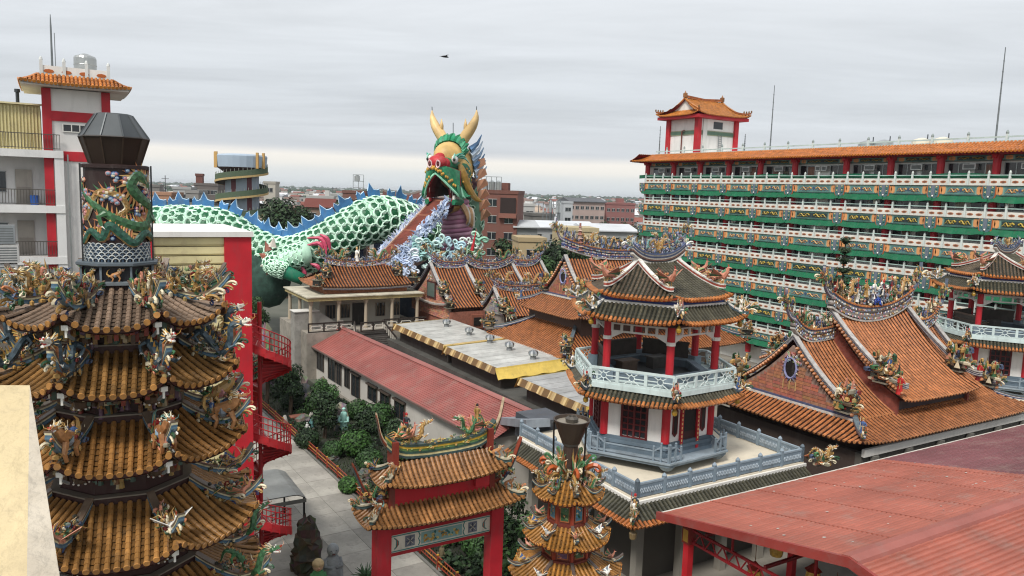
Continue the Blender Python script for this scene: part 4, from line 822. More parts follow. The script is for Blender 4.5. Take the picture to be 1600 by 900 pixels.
    for q in range(5): x = -1.6 + .8 * q; put('ornament_band', M_violet(q % 3), rf, (x, 0, z0 + h + .45 + .62 * abs(x / 2.1) ** 2.6), 0, scale=(.95, 1.3, 1.0))
    for sx in (-1, 1):
        put('scroll_ornament', orn('scroll_ornament#v%d' % (sx > 0), lambda: scroll_mb(1, [SKYB, hx('77779a'), WHT, TEAL, CRM])), rf, (sx * 2.0, 0, z0 + h + .85), 0 if sx > 0 else math.pi, scale=.75)
        put('dragon_ornament', orn('dragon_ornament#t', lambda: dragon_mb(D_RUN, .05, TEAL, SKYB, CRM, WHT)), rf, (sx * 1.1, 0, z0 + h + .6), math.pi if sx > 0 else 0, scale=1.2)
    put('beast_ornament', M_gold(), rf, (0, 0, z0 + h + .55), 0, scale=1.3); put('figurine', M_fig(3), rf, (0, 0, z0 + h + .6), -1.5, scale=.7)
    return root
pavilion(30.3, 34, 'two-storey hexagonal pavilion with dark tiled roofs and pale lattice balcony on the cream deck')
pavilion(68.7, 34, 'partly seen hexagonal pavilion with dark tiled roofs at the edge of the main hall', fine=False)
# ------------------------------------------------------------------ roof deck that carries the near pavilion
def deck_building(a0, a1, b0, b1, label, mirror=False):
    s = thing('gallery_building', label, 'building', W(0, 0), TH); STN = hx('7f8e99'); z = 5.5
    m = MB(hx('3e3a36')); m.box(a0 + 1.6, a1, b0 + 1.6, b1, 0, 4.9, hx('57524b')); m.build('wall', 'plaster', s)
    m = MB(hx('d2c8b4')); m.box(a0, a1, b0, b1, 4.9, z); m.build('roof_deck', 'plaster', s)
    m = MB(hx('dcdad4')); m.box(a0 - .12, a1 + .1, b0 - .12, b0, 5.25, 5.42); m.box(a0 - .12, a0, b0, b1, 5.25, 5.42); m.build('cornice', 'plaster', s)
    for x in [a0 + .5 + 3.05 * k for k in range(5)]: q = MB(hx('8f8a80')); q.box(x, x + .45, b0 + .35, b0 + .8, 0, 4.9); q.build('column', 'plaster', s)
    for y in [b0 + 3.4 * k for k in range(1, 4)]: q = MB(hx('8f8a80')); q.box(a0 + .4, a0 + .85, y, y + .45, 0, 4.9); q.build('column', 'plaster', s)
    if not mirror:
        L = (a1 - a0 + 1.1) / 2; slope(s, L, 1.1, .72, .1, .26, .09, hx('474538'), hx('b06c38'), loc=(a0 + L - 1.1, b0 - 1.1, 4.58), single=True, sag=.1, pan=hx('23271f'), courses=4, first=hx('a25f2e'), tile=.26, pw=14, wt=(-L + 1.1, L))
        L2 = (b1 - b0 + 1.1) / 2; slope(s, L2, 1.1, .72, .1, .26, .09, hx('474538'), hx('b06c38'), loc=(a0 - 1.1, b0 + L2 - 1.1, 4.58), rz=-math.pi / 2, single=True, sag=.1, pan=hx('23271f'), courses=4, first=hx('a25f2e'), tile=.26, pw=14, wt=(-L2, L2 - 1.1), seed=4)
        ridge_mb([(a0 - 1.1 + 1.1 * t, b0 - 1.1 + 1.1 * t, 4.62 + .75 * t + .35 * max(0, (.5 - t) * 2) ** 2) for t in [-.06 + 1.06 * q / 8 for q in range(9)]], .2, .2, [hx('3d4c55'), hx('56616a'), hx('d5d3cc')]).build('hip_ridge', 'ceramic', s)
        for q, (dx, dz, sc_) in enumerate(((-.85, .55, .8), (-.6, .6, .9))): put('figurine', M_fig(4 + q), s, (a0 + dx, b0 + dx, 4.6 + dz), -2.3, scale=sc_)
        put('scroll_ornament', M_scroll(0), s, (a0 - .95, b0 - .95, 5.0), -2.3, scale=.7); put('ornament_band', M_clut(1), s, (a0 - .8, b0 - .8, 5.1), .8, scale=(.7, 1.5, 1.6))
        m = MB(); m.lathe([(.02, -.75), (.17, -.68), (.2, -.4), (.13, -.32), (.17, -.1), (.05, .05)], 8, (a0 - .8, b0 - .8, 4.65), hx('7d6a4a')); m.build('hanging_bracket', 'ceramic', s)
        put('scroll_ornament', M_scroll(2), s, (a1 + .9, b0 - .6, 5.5), -.4, scale=.9); put('scroll_ornament', M_scroll(2), s, (a1 + .9, b0 - .6, 5.5), 2.6, scale=.9); put('ornament_band', M_clut(3), s, (a1 + .9, b0 - .6, 5.4), .3, scale=(1.6, 3, 1.8)); put('dragon_ornament', M_gold(), s, (a1 + .9, b0 - .6, 5.5), -.4, scale=1.6)
    # balustrade of carved panels between posts
    for (p, q) in (((a0 + .1, b0 + .1), (a1 - .1, b0 + .1)), ((a0 + .1, b0 + .1), (a0 + .1, b1 - .1)), ((a1 - .1, b0 + .1), (a1 - .1, b1 - 1.5)), ((a1 - .1, b1 - 3.5), (a1 - 8, b1 - 3.5)))[:3]:
        d = V((q[0] - p[0], q[1] - p[1], 0)); n = max(1, round(d.length / 1.75)); u = d.normalized(); ang = math.atan2(u.y, u.x); Lp = d.length / n
        if mirror: continue
        for k in range(n + 1):
            m = MB(STN); m.box(-.09, .09, -.09, .09, 0, .88); m.lathe([(.12, .88), (.13, .93), (.08, 1.0), (.03, 1.06)], 8, col=hx('8b99a4')); m.build('baluster_post', 'concrete', s, loc=(p[0] + u.x * Lp * k, p[1] + u.y * Lp * k, z), rz=ang)
        for k in range(n):
            m = MB(hx('74838f')); m.box(.09, Lp - .09, -.05, .05, .06, .7); m.box(.09, Lp - .09, -.07, .07, .7, .8, hx('8b99a4'))
            for sy in (-1, 1):
                m.tube([(.16 + (Lp - .32) * j / 24, sy * .05, .38 + .13 * math.sin(j * 1.57)) for j in range(25)], .035, 4, hx('a4afb8')); m.tube([(.16 + (Lp - .32) * j / 24, sy * .05, .38 - .13 * math.sin(j * 1.57)) for j in range(25)], .03, 4, hx('98a4ae'))
            m.build('carved_panel', 'concrete', s, loc=(p[0] + u.x * Lp * k, p[1] + u.y * Lp * k, z), rz=ang)
    return s
deck_building(24.6, 37.2, 28.2, 39.5, 'cream roof deck with carved grey balustrade and dark tiled eaves under the pavilion')
deck_building(61.8, 74.4, 28.2, 39.5, 'cream roof deck under the far pavilion beside the main hall', mirror=True)
# ------------------------------------------------------------------ the red sheet-metal canopy
def canopy():
    s = thing('red_canopy', 'large red tile-pattern sheet metal canopy on trusses at the lower right', 'canopy', W(0, 0), TH); a0, a1 = 22.9, 58; br, be, bf = 15.2, 24.65, 5.6; ze, zr = 6.45, 8.5
    c1, c2 = hx('a05c4c'), hx('74474a')
    for nm, x0, x1, bb, col in (('roof_sheet', a0, 39.2, be, c1), ('roof_sheet', 39.2, a1, be, c2), ('roof_sheet', a0, a1, bf, c1)):
        m = MB(col); n = 46; sg = 1 if bb > br else -1
        if (x0, bb) == (39.2, be):
            pass
        ns = int((x1 - x0) / .3)
        for k in range(n):
            t0, t1 = k / n, (k + 1) / n; y0, y1 = br + (bb - br) * t0, br + (bb - br) * t1; zz0, zz1 = zr + (ze - zr) * t0, zr + (ze - zr) * t1
            rw = []
            for f_, dz in ((0, 0), (.55, .05), (.9, .045), (1.0, 0)): rw.append(m.P([(x0 + (x1 - x0) * q / ns, y0 + (y1 - y0) * f_, zz0 + (zz1 - zz0) * f_ + dz + .014 * (q % 2)) for q in range(ns + 1)]))
            for i, j in zip(rw, rw[1:]):
                for q in range(ns): f = (i+q, j+q, j+q+1, i+q+1); m.F(f if sg < 0 else f[::-1], tuple(c * (1 - .05 * ((k * 7 + q // 12) % 3)) for c in col))
        m.build(nm, 'roofing', s)
    g = random.Random(6)
    for q in range(5): x = a0 + 3.1 * (q + 1); m = MB(hx('9c5a4b')); m.ext([(x, br + .3, zr - .03), (x, be, ze + .045), (x, be, ze + .07), (x, br + .3, zr - .005)], (.04, 0, 0)); m.build('sheet_lap', 'sheet', s)
    m = MB(hx('c9c4bc'))
    for q in range(46): x = g.uniform(a0 + .5, a0 + 17); y = g.uniform(br + .5, be - .3); z = zr + (ze - zr) * (y - br) / (be - br) + .065; r_ = g.uniform(.02, .07); m.poly([(x + r_ * math.cos(k * 1.05) * g.uniform(.6, 1.4), y + r_ * math.sin(k * 1.05), z - (zr - ze) / (be - br) * r_ * math.sin(k * 1.05)) for k in range(6)])
    m.build('droppings', 'paintwork', s, kind='stuff')
    m = MB(hx('96584e')); m.ext([(a0 - .05, br - .35, zr - .02), (a0 - .05, br - .3, zr + .1), (a0 - .05, br, zr + .16), (a0 - .05, br + .3, zr + .1), (a0 - .05, br + .35, zr - .02)], (a1 - a0, 0, 0)); m.build('ridge_cap', 'sheet', s)
    for bb in (be, bf):
        m = MB(hx('8c3a34')); m.ext([(a0 - .12, br, zr + .12), (a0 - .12, bb + (.1 if bb > br else -.1), ze + .1), (a0 - .12, bb + (.1 if bb > br else -.1), ze - .25), (a0 - .12, br, zr - .25)], (.14, 0, 0)); m.build('fascia', 'sheet', s)
    m = MB(hx('c9c4ba')); m.box(a0, a1, be, be + .12, ze - .1, ze + .03); m.build('gutter', 'sheet', s)
    for x in (a0 + .9, a0 + 8, a0 + 16, a0 + 26):
        for y in (be - 1.0, bf + .8):
            m = MB(hx('b02028')); m.box(x - .16, x + .16, y - .16, y + .16, 0, ze - .1 + (.2 if y < be else 0)); m.build('post', 'paintwork', s)
            m = MB(hx('8c3a2a')); m.box(x - .22, x + .22, y - .22, y + .22, ze - 1.1, ze - .35, hx('7a2a24')); m.box(x - .23, x + .23, y - .15, y + .15, ze - 1.0, ze - .45, hx('b98f3a')); m.build('post_band', 'paintwork', s)
        m = MB(hx('8a2026')); zt, zb = ze - .45, ze - 1.0
        m.bar((x, be - 1, zt), (x, bf + .8, zt), .1); m.bar((x, be - 1, zb), (x, bf + .8, zb), .1); L = be - 1 - bf - .8; n = 26
        for q in range(n): y0 = be - 1 - L * q / n; y1 = be - 1 - L * (q + .5) / n; y2 = be - 1 - L * (q + 1) / n; m.bar((x, y0, zt), (x, y1, zb), .05); m.bar((x, y1, zb), (x, y2, zt), .05)
        for q in range(4): y = be - 3.5 - 4 * q; m.bar((x, y, zt), (x, y, zr - (zr - ze) * abs(y - br) / (be - br) - .1), .08)
        m.build('truss', 'paintwork', s, kind='stuff')
    for q in range(6): y = be - 2 - 3.2 * q; m = MB(hx('7a2226')); m.bar((a0 + .9, y, ze - .35), (a1, y, ze - .35 + .0), .12); m.build('purlin', 'paintwork', s)
    m = MB(hx('6b5326')); m.box(a0 + 1, a1, bf + 1, bf + 1.2, 0, 5); m.build('back_screen', 'paintwork', s)
    for q, (x, y, z) in enumerate(((24.6, 20.6, 4.8), (26.5, 19.2, 4.9), (25.2, 17.2, 4.7), (28.5, 17.8, 4.9), (27.0, 21.5, 4.9), (30.5, 20.5, 4.9))):
        t = thing('palace_lantern', ('gold palace lantern hanging under the red canopy, number %s from the corner post' % ('one', 'two', 'three', 'four', 'five', 'six')[q]), 'lantern', W(x, y, z), TH, 'lanterns under the red canopy')
        m = MB(hx('b8923a')); m.lathe([(.05, 0), (.26, .08), (.3, .3), (.26, .52), (.12, .6)], 8, col=hx('c9a04a')); m.build('body', 'ceramic', t); m = MB(hx('8a3026')); m.lathe([(.36, .56), (.2, .7), (.05, .85)], 6); m.build('lantern_roof', 'ceramic', t); m = MB(BRN); m.bar((0, 0, .8), (0, 0, 1.9), .02); m.build('cord', 'wood', t)
canopy()
# ------------------------------------------------------------------ temple halls (local x = a, y = b on the temple grid)
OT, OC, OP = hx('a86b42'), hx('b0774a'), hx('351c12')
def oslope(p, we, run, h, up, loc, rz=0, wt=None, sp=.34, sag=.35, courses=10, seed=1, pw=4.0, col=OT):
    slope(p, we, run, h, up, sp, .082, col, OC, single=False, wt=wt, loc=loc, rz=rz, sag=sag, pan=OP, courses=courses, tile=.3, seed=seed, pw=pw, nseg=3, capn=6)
def prof(t, run, h, sag): return run * (1 - t), h * ((1 - t) * 0 + t * (1 - sag) + sag * t * t)     # from eave (t=0) to ridge (t=1), distance from ridge
def verge(rf, a, br, zr, run, h, sag, sides=(-1, 1), sgn=-1, t0=0.0, blue=True, w_=.34, kick=.35, caps=True):
    """raised band down the gable edge; sgn -1: the gable looks toward -a"""
    for sd in sides:
        P = []
        for q in range(15):
            t = 1 - (1 - t0) * q / 14; y, z = prof(t, run, h, sag); P.append((a, br + sd * y, zr - h + z + .05 + kick * max(0, (.22 - t) / .22) ** 2))
        ridge_mb(P, w_, .34, [hx('5f5a60'), hx('c9c5bd'), hx('2f3850'), hx('d4d0c8'), hx('2a3040'), hx('a9a6a2') if blue else hx('8a8078')]).build('verge_ridge', 'ceramic', rf)
        if caps:
            m = MB(OC)
            for q in range(int(run * 1.25 / .27)):
                t = .02 + .95 * q / (run * 1.25 / .27); y, z = prof(t, run, h, sag); m.M = Matrix.Translation((a + sgn * (w_ / 2 + .12), br + sd * y, zr - h + z + .06)); m.ball((0, 0, 0), .15, OC if q % 2 else OT, 6, (1.3, .8, .8))
            m.M = None; m.build('verge_tiles', 'glaze', rf, kind='stuff')
def gable(par, a, br, zr, run, h, sag, zb, sgn=-1, oval=True, brickc=hx('a06650')):
    """brick gable wall with real courses under the curved edge"""
    n = 14; top = []
    for q in range(n + 1):
        t = q / n; y, z = prof(t, run, h, sag); top.append((y, zr - h + z - .1))
    def half(z):
        for (y0, z0), (y1, z1) in zip(top, top[1:]):
            if z0 <= z <= z1: return y0 + (y1 - y0) * (z - z0) / max(1e-6, z1 - z0)
        return top[0][0] if z < top[0][1] else 0
    pts = [(a, br - y, z) for y, z in top] + [(a, br + y, z) for y, z in top[::-1][1:]]
    if zb < top[0][1]: pts = [(a, br - top[0][0], zb)] + pts + [(a, br + top[0][0], zb)]
    m = MB(hx('9a8f86')); m.ext(pts, (-sgn * .25, 0, 0), hx('8c7468')); w_ = m.build('gable_wall', 'brick', par)
    m = MB(); g = random.Random(int(a * 10)); z = zb + .02; r = 0
    while z < zr - .45:
        hw = half(z + .17) - .15; x = -hw + (.3 * (r % 2))
        while x < hw - .1:
            x1 = min(x + .6, hw); c = tuple(k * g.uniform(.82, 1.16) for k in brickc)
            if not (oval and ((x + x1) / 2) ** 2 / .36 + (z + .1 - (zr - h * .42)) ** 2 / .8 < 1): m.box(a + sgn * .03, a + sgn * .005, br + x, br + x1 - .03, z, z + .19, c)
            x = x1
        z += .22; r += 1
    m.build('bricks', 'brick', w_, kind='stuff')
    if oval:
        zc = zr - h * .42; m = MB(hx('191412')); m.M = Matrix.Translation((a + sgn * .04, br, zc)); 
        m.ext([(0, .42 * math.cos(k * .524), .62 * math.sin(k * .524)) for k in range(12)], (sgn * .02, 0, 0), hx('17110f')); o = m.build('oval_window', 'paintwork', par)
        m = MB(); m.M = Matrix.Translation((a + sgn * .08, br, zc)); m.tube([(0, .47 * math.cos(k * .262), .68 * math.sin(k * .262)) for k in range(25)], .08, 5, hx('8d8fb5'), cap=False)
        for k in range(18): spike(m, (0, .5 * math.cos(k * .349), .72 * math.sin(k * .349)), (sgn * .03, .22 * math.cos(k * .349), .22 * math.sin(k * .349)), .07, (hx('8d8fb5'), CRM, hx('5a6aa0'))[k % 3])
        m.build('window_surround', 'ceramic', o, kind='stuff')
        for dy in (-.5, 0, .5): m = MB(CRM); m.M = Matrix.Translation((a + sgn * .07, br + dy, zc - 1.2)); m.bar((0, 0, -.25), (0, 0, .35), .05, col=hx('b99a6a')); m.build('tassel', 'ceramic', par)
    m = MB(); m.M = Matrix.Translation((a + sgn * .1, br, zr - .6)); gg = random.Random(3)
    for k in range(40): y = gg.uniform(-.75, .75); curl(m, (0, y, -abs(y) * .85 + gg.uniform(-.35, .1)), .22, gg.choice((CRM, SKYB, PINK, LGRN, WHT, GREY, GOLD)), (sgn, 0, 0), (0, gg.uniform(-1, 1), gg.uniform(-1, 1)), 1, 6, .15)
    m.build('gable_ornament', 'ceramic', par, kind='stuff')
def ridge(rf, x0, x1, y, z, hgt, rise, up0=True, up1=True, tail=1.6, bands=True, orns='dragon', s=1.0, seed=0, violet=False, top=1.0):
    """main ridge: sagging in the middle, horned at the ends, crowded with cut-porcelain work"""
    L = x1 - x0; n = 24; g = random.Random(seed); xm = (x0 + x1) / 2
    def zz(x):
        t = (x - xm) / (L / 2); e = (up1 if t > 0 else up0); return z + (rise * abs(t) ** 2.2 if e else rise * .15 * abs(t) ** 2)
    P = [(x0 + L * q / n, y, zz(x0 + L * q / n)) for q in range(n + 1)]
    cols = [hx('c4c0b8'), hx('3f3a38'), hx('8a7f78'), hx('b9b4ae'), hx('4a3f3c'), hx('8f8a88'), hx('c4bfb8'), hx('44506a')] if not violet else [hx('c4c0c0'), hx('55587a'), hx('3f4f86'), hx('a9a8b8'), hx('3a3f52'), hx('cfcbc6'), hx('5f6690')]
    ridge_mb(P, .42 * s, hgt, cols).build('main_ridge', 'ceramic', rf)
    m = MB()
    for q in range(int(L / .16)):
        x = x0 + .16 * q + .08
        for sy in (-1, 1):
            for lev in (.22, .5, .76): m.ball((x, y + sy * .23 * s, zz(x) + hgt * lev + g.uniform(-.04, .04)), .075, g.choice((CRM, SKYB, PINK, GREY, WHT, BRN, GOLD, hx('8d8fb5'))), 4, (1, .6, 1))
    m.build('ridge_relief', 'ceramic', rf, kind='stuff')
    m = MB(OC)
    for q in range(int(L / .2)): x = x0 + .2 * q + .1; m.ball((x, y - .25 * s, zz(x) + hgt + .03), .09, OC if q % 2 else OT, 5)
    m.build('ridge_tiles', 'glaze', rf, kind='stuff')
    for e, x, sg in ((up0, x0, -1), (up1, x1, 1)):
        if e and tail:
            pt = spline_2([(x - sg * .3, zz(x) + hgt * .6), (x + sg * .35 * s, zz(x) + hgt * .9), (x + sg * .75 * s, zz(x) + hgt + tail * .4), (x + sg * .85 * s, zz(x) + hgt + tail)], 10)
            ridge_mb([(a, y, b) for a, b in pt], .2 * s, .26 * s, [hx('7a7486'), hx('c9c4bc'), hx('5f6a7a')]).build('horn', 'ceramic', rf); put('scroll_ornament', M_scroll(seed), rf, (x + sg * .7 * s, y, zz(x) + hgt + tail * .55), 0 if sg > 0 else math.pi, scale=.8 * s); put('ornament_band', M_clut(2), rf, (x + sg * .5 * s, y, zz(x) + hgt + tail * .25), 0, scale=(.8, 1.6, 2.2))
    nb = max(1, int(L / .9))
    for q in range(nb):
        x = x0 + L * (q + .5) / nb; put('ornament_band', (M_violet if (violet or q % 3 == 2) else M_clut)(q % 3), rf, (x, y, zz(x) + hgt * .96), 0 if q % 2 else math.pi, scale=(L / nb, 2.0 * s, 1.7 * s * top))
    if orns == 'dragon':
        for sg in (-1, 1):
            x = xm + sg * L * .3; put('dragon_ornament', M_gold() if (seed + sg) % 2 else M_green(), rf, (x, y, zz(x) + hgt), 0 if sg < 0 else math.pi, scale=min(2.2, L * .36))
    return zz
def corner_group(rf, x, y, z, ang, i=0, s=1.0):
    """little stage of figures at the foot of a verge"""
    m = MB(hx('33302c')); m.M = Matrix.Rotation(ang, 4, 'Z'); m.box(-.45, .45, -.4, .4, -.1, .5, hx('2c2a27')); m.box(-.55, .55, -.5, .5, .5, .58, hx('6f6a5a')); m.box(-.5, .5, -.45, .45, -.15, -.05, hx('7d786a')); m.build('figure_stage', 'ceramic', rf, loc=(x, y, z))
    put('ornament_band', M_clut(i % 4), rf, (x, y, z + .55), ang, scale=(1.1 * s, 4.2 * s, 2.2 * s)); put('ornament_band', M_clut((i + 2) % 4), rf, (x, y, z + .0), ang + 1.57, scale=(1.05 * s, 5.2 * s, 1.6 * s))
    put('figurine', M_fig(i), rf, (x + .3 * math.cos(ang), y + .3 * math.sin(ang), z + .55), ang, scale=.9 * s); put('beast_ornament', M_lion(i), rf, (x, y, z + .75), ang, scale=.6 * s); put('scroll_ornament', M_scroll(i), rf, (x + .4 * math.cos(ang), y + .4 * math.sin(ang), z + .2), ang, scale=.75 * s)
def hipgable(root, a0, a1, br, zr, bf, zg, ze, sk, gl, sag=.4, lift=.35, ridge_on=True, sp=.34, lowname='lower_roof'):
    """hip-and-gable roof: gable planes at a0, a1 (base level zg), skirt of width sk with eave level ze; bf = front distance of the skirt's top"""
    rf = put(lowname, None, root); run = bf; L = (a1 - a0) / 2; xm = (a0 + a1) / 2; h = zr - zg
    for sd, rz in ((-1, 0), (1, math.pi)):
        oslope(rf, L, run, h, (0, .25), (xm, br + sd * run, zg), rz, sag=sag, sp=sp, seed=3 + sd)
        oslope(rf, L + sk, sk, zg - ze, lift, (xm, br + sd * (run + sk), ze), rz, wt=L, sag=.1, courses=4, pw=7, sp=sp)
    for sd, rz in ((-1, -math.pi / 2), (1, math.pi / 2)): oslope(rf, run + sk, sk, zg - ze, lift, (xm + sd * (L + sk), br, ze), rz, wt=run, sag=.1, courses=4, pw=7, sp=sp)
    for sx in (-1, 1):
        for sy in (-1, 1):
            P = [(xm + sx * (L + sk * (1 - t) - .1), br + sy * (run + sk * (1 - t) - .1), ze + (zg - ze) * t + lift * (1 - t) ** 2 + .3 * max(0, .5 - t) + .06) for t in [1 - 1.05 * q / 7 for q in range(8)]]; ridge_mb(P, .26, .26, [hx('4b5574'), hx('d2cec6'), hx('5f6a70')]).build('hip_ridge', 'ceramic', rf)
            p = P[6]; put('figurine', M_fig(2 + sx), rf, (p[0], p[1], p[2] + .2), math.atan2(sy, sx), scale=.9); put('scroll_ornament', M_scroll(sy + 1), rf, (p[0], p[1], p[2] + .15), math.atan2(sy, sx), scale=.8)
        gable(rf, xm + sx * L + sx * .02, br, zr, run, h, sag, zg, sx, gl)
        m = MB(); a = xm + sx * (L + .08); m.box(a - .12, a + .12, br - run, br + run, zg - .05, zg + .12, hx('cfcac2')); m.box(a - .1, a + .1, br - run, br + run, zg + .12, zg + .24, hx('4b5574')); m.build('gable_band', 'ceramic', rf)
        verge(rf, xm + sx * (L - .1), br, zr + .25, run, h, sag, sgn=sx)
    return rf
def main_hall():
    root = thing('main_hall', 'large temple hall with stepped orange roofs, brick gable and a ridge crowned by figures', 'temple hall', W(0, 0), TH)
    m = MB(hx('4a3a34')); m.box(41, 58, 28.2, 37.6, 0, 6.9, hx('4a3a34')); m.build('wall', 'plaster', root)
    m = MB(hx('54504c')); m.box(40.2, 58.8, 26.6, 27.0, 0, 6.0, hx('5b5751')); m.box(40.2, 58.8, 26.4, 26.6, 5.85, 6.3, hx('d6d3cc')); m.box(40.2, 40.6, 27.0, 38, 0, 6.0, hx('463a34')); m.build('front_wall', 'plaster', root)
    for k in range(6): m = MB(hx('6a6862')); m.box(41 + 3.4 * k, 41.5 + 3.4 * k, 26.3, 26.55, 0, 5.8); m.build('pilaster', 'plaster', root)
    lo = hipgable(root, 41.5, 57.5, 33, 11.3, 4.9, 7.45, 6.62, 2.0, True)
    for (x0, x1, u0, u1, sd) in ((41.3, 45.6, True, False, 1), (53.4, 57.7, False, True, 2)): ridge(lo, x0, x1, 33, 11.3, .85, 1.0, u0, u1, 1.7, seed=sd, top=1.2)
    for x, y, i in ((41.4, 28.7, 0), (41.4, 37.3, 1), (57.6, 28.7, 2)): corner_group(lo, x, y, 8.0, -1.6 if y < 33 else 1.6, i, 1.15)
    # raised middle roof
    up = put('upper_roof', None, root); a0, a1 = 45.3, 53.7; xm = (a0 + a1) / 2; run, h, zr = 5.7, 4.15, 12.45
    for sd, rz in ((-1, 0), (1, math.pi)): oslope(up, (a1 - a0) / 2 + .25, run, h, (.25, .55), (xm, 33 + sd * run, zr - h), rz, sag=.42, pw=5)
    for sx in (-1, 1):
        a = xm + sx * (a1 - a0) / 2; verge(up, a, 33, zr + .55, run, h, .42, sgn=sx, kick=.3)
        n = 12; pts = []
        for q in range(n + 1): t = q / n; y, z = prof(t, run - .6, h, .42); pts.append((y, zr - h + z + .2))
        m = MB(hx('7d4236')); m.ext([(a - sx * .1, 33 - y, z) for y, z in pts] + [(a - sx * .1, 33 + y, z) for y, z in pts[::-1][1:]] + [(a - sx * .1, 33 + pts[0][0], zr - h - 1.2), (a - sx * .1, 33 - pts[0][0], zr - h - 1.2)], (-sx * .2, 0, 0)); m.build('gable_wall', 'brick', up)
        corner_group(up, a - sx * .0, 28.9, 9.4, -1.6, 1 if sx < 0 else 2, 1.25); corner_group(up, a, 37.0, 9.4, 1.6, 3, 1.2)
        put('figurine', M_fig(0), up, (a + sx * .3, 33 - run + .3, zr - h + .55), -1.6, scale=1.3)
    m = MB(hx('2e2a2c')); m.box(a0 + .3, a1 - .3, 28.1, 37.9, 7.6, 8.2, hx('2e2a30')); m.build('bracket_band', 'paintwork', up)
    zz = ridge(up, a0 - .35, a1 + .35, 33, 12.35, 1.05, 1.15, True, True, 1.6, orns=None, s=1.1, seed=6, top=1.2)
    for x, me, s, rz in ((-2.9, M_gold(), 2.3, 0), (2.9, M_gold(), 2.3, math.pi), (-1.9, M_green(), 1.8, 0), (1.9, M_orange(), 1.8, math.pi)): put('dragon_ornament', me, up, (xm + x, 33, zz(xm + x) + 1.2), rz, scale=s)
    for q in range(14): x = -2.1 + .32 * q; put('figurine', M_fig([4, 5, 5, 3, 4, 2, 5][q % 7]), up, (xm + x, 33 + .25 * ((q % 3) - 1), zz(xm + x) + 1.3 + .45 * (q % 2)), -1.4, scale=.85 + .25 * (q % 2))
    for q in range(4): put('ornament_band', orn('rock_band', lambda: clutter_mb(900, 50, 1, .3, .9, [GREY, WHT, CRM, hx('8d8fa5'), hx('6d6f7a'), SKYB], .15)), up, (xm - 1.3 + .85 * q, 33, zz(xm) + 1.25), q, scale=(1, 1.6, 1.2))
    put('flower_cluster', orn('flower_cluster', lambda: clutter_mb(901, 40, 1, .3, .4, [hx('2f4fae'), hx('3f62c4'), hx('27409a')], .13)), up, (xm + .1, 32.72, zz(xm) + 1.2), 0, scale=(1.2, 1, 1))
    return root
main_hall()
def middle_hall():
    root = thing('middle_hall', 'double-eaved temple hall with orange tiles and brick gable behind the near pavilion', 'temple hall', W(0, 0), TH)
    m = MB(hx('5a4a44')); m.box(41.5, 57.5, 56.5, 65.5, 0, 9.6, hx('56443c')); m.box(40.2, 58.8, 55.8, 66.2, 0, 6.2, hx('8a8078')); m.build('wall', 'plaster', root)
    lo = put('lower_roof', None, root); xm, br = 49.5, 61
    for sd, rz in ((-1, 0), (1, math.pi)): oslope(lo, 11.6, 4.0, 2.3, .4, (xm, br + sd * 7.2, 6.1), rz, wt=7.6, sag=.25, pw=8)
    for sd, rz in ((-1, -math.pi / 2), (1, math.pi / 2)): oslope(lo, 7.2, 4.0, 2.3, .4, (xm + sd * 11.6, br, 6.1), rz, wt=3.2, sag=.25, pw=8)
    for sx in (-1, 1):
        for sy in (-1, 1):
            P = [(xm + sx * (11.6 - 4 * t), br + sy * (7.2 - 4 * t), 6.15 + 2.3 * (t * .75 + .25 * t * t) + .4 * (1 - t) ** 2 + .5 * max(0, .3 - t)) for t in [1 - 1.03 * q / 9 for q in range(10)]]; ridge_mb(P, .28, .3, [hx('4b5574'), hx('d2cec6'), hx('5f6a70')]).build('hip_ridge', 'ceramic', lo); p = P[8]; corner_group(lo, p[0], p[1], p[2] + .2, math.atan2(sy, sx), sx + 2, .9)
    up = hipgable(root, 42.2, 56.8, 60.6, 14.2, 3.5, 10.7, 9.25, 1.9, True, lowname='upper_roof')
    ridge(up, 41.9, 57.1, 60.6, 14.2, .95, 1.3, True, True, 1.8, seed=4, orns='dragon', violet=True, top=1.5)
    for q in range(4): put('dragon_ornament', (M_gold(), M_orange())[q % 2], up, (43.6 + 1.9 * q, 60.6, 15.4), 0 if q % 2 else math.pi, scale=1.9)
    m = MB(hx('b8847c'))
    for k in range(7): m.lathe([(.5 - .05 * k, 15.2 + .38 * k), (.42 - .05 * k, 15.26 + .38 * k), (.28 - .03 * k, 15.3 + .38 * k), (.28 - .03 * k, 15.58 + .38 * k)], 8, (43.9, 60.6, 0), (hx('9a6a60'), hx('b9a090'))[k % 2])
    m.build('ridge_pagoda', 'ceramic', up)
    for y in (57.5, 63.6): corner_group(up, 42.2, y, 11.2, -1.6 if y < 60 else 1.6, 2, 1.1)
middle_hall()
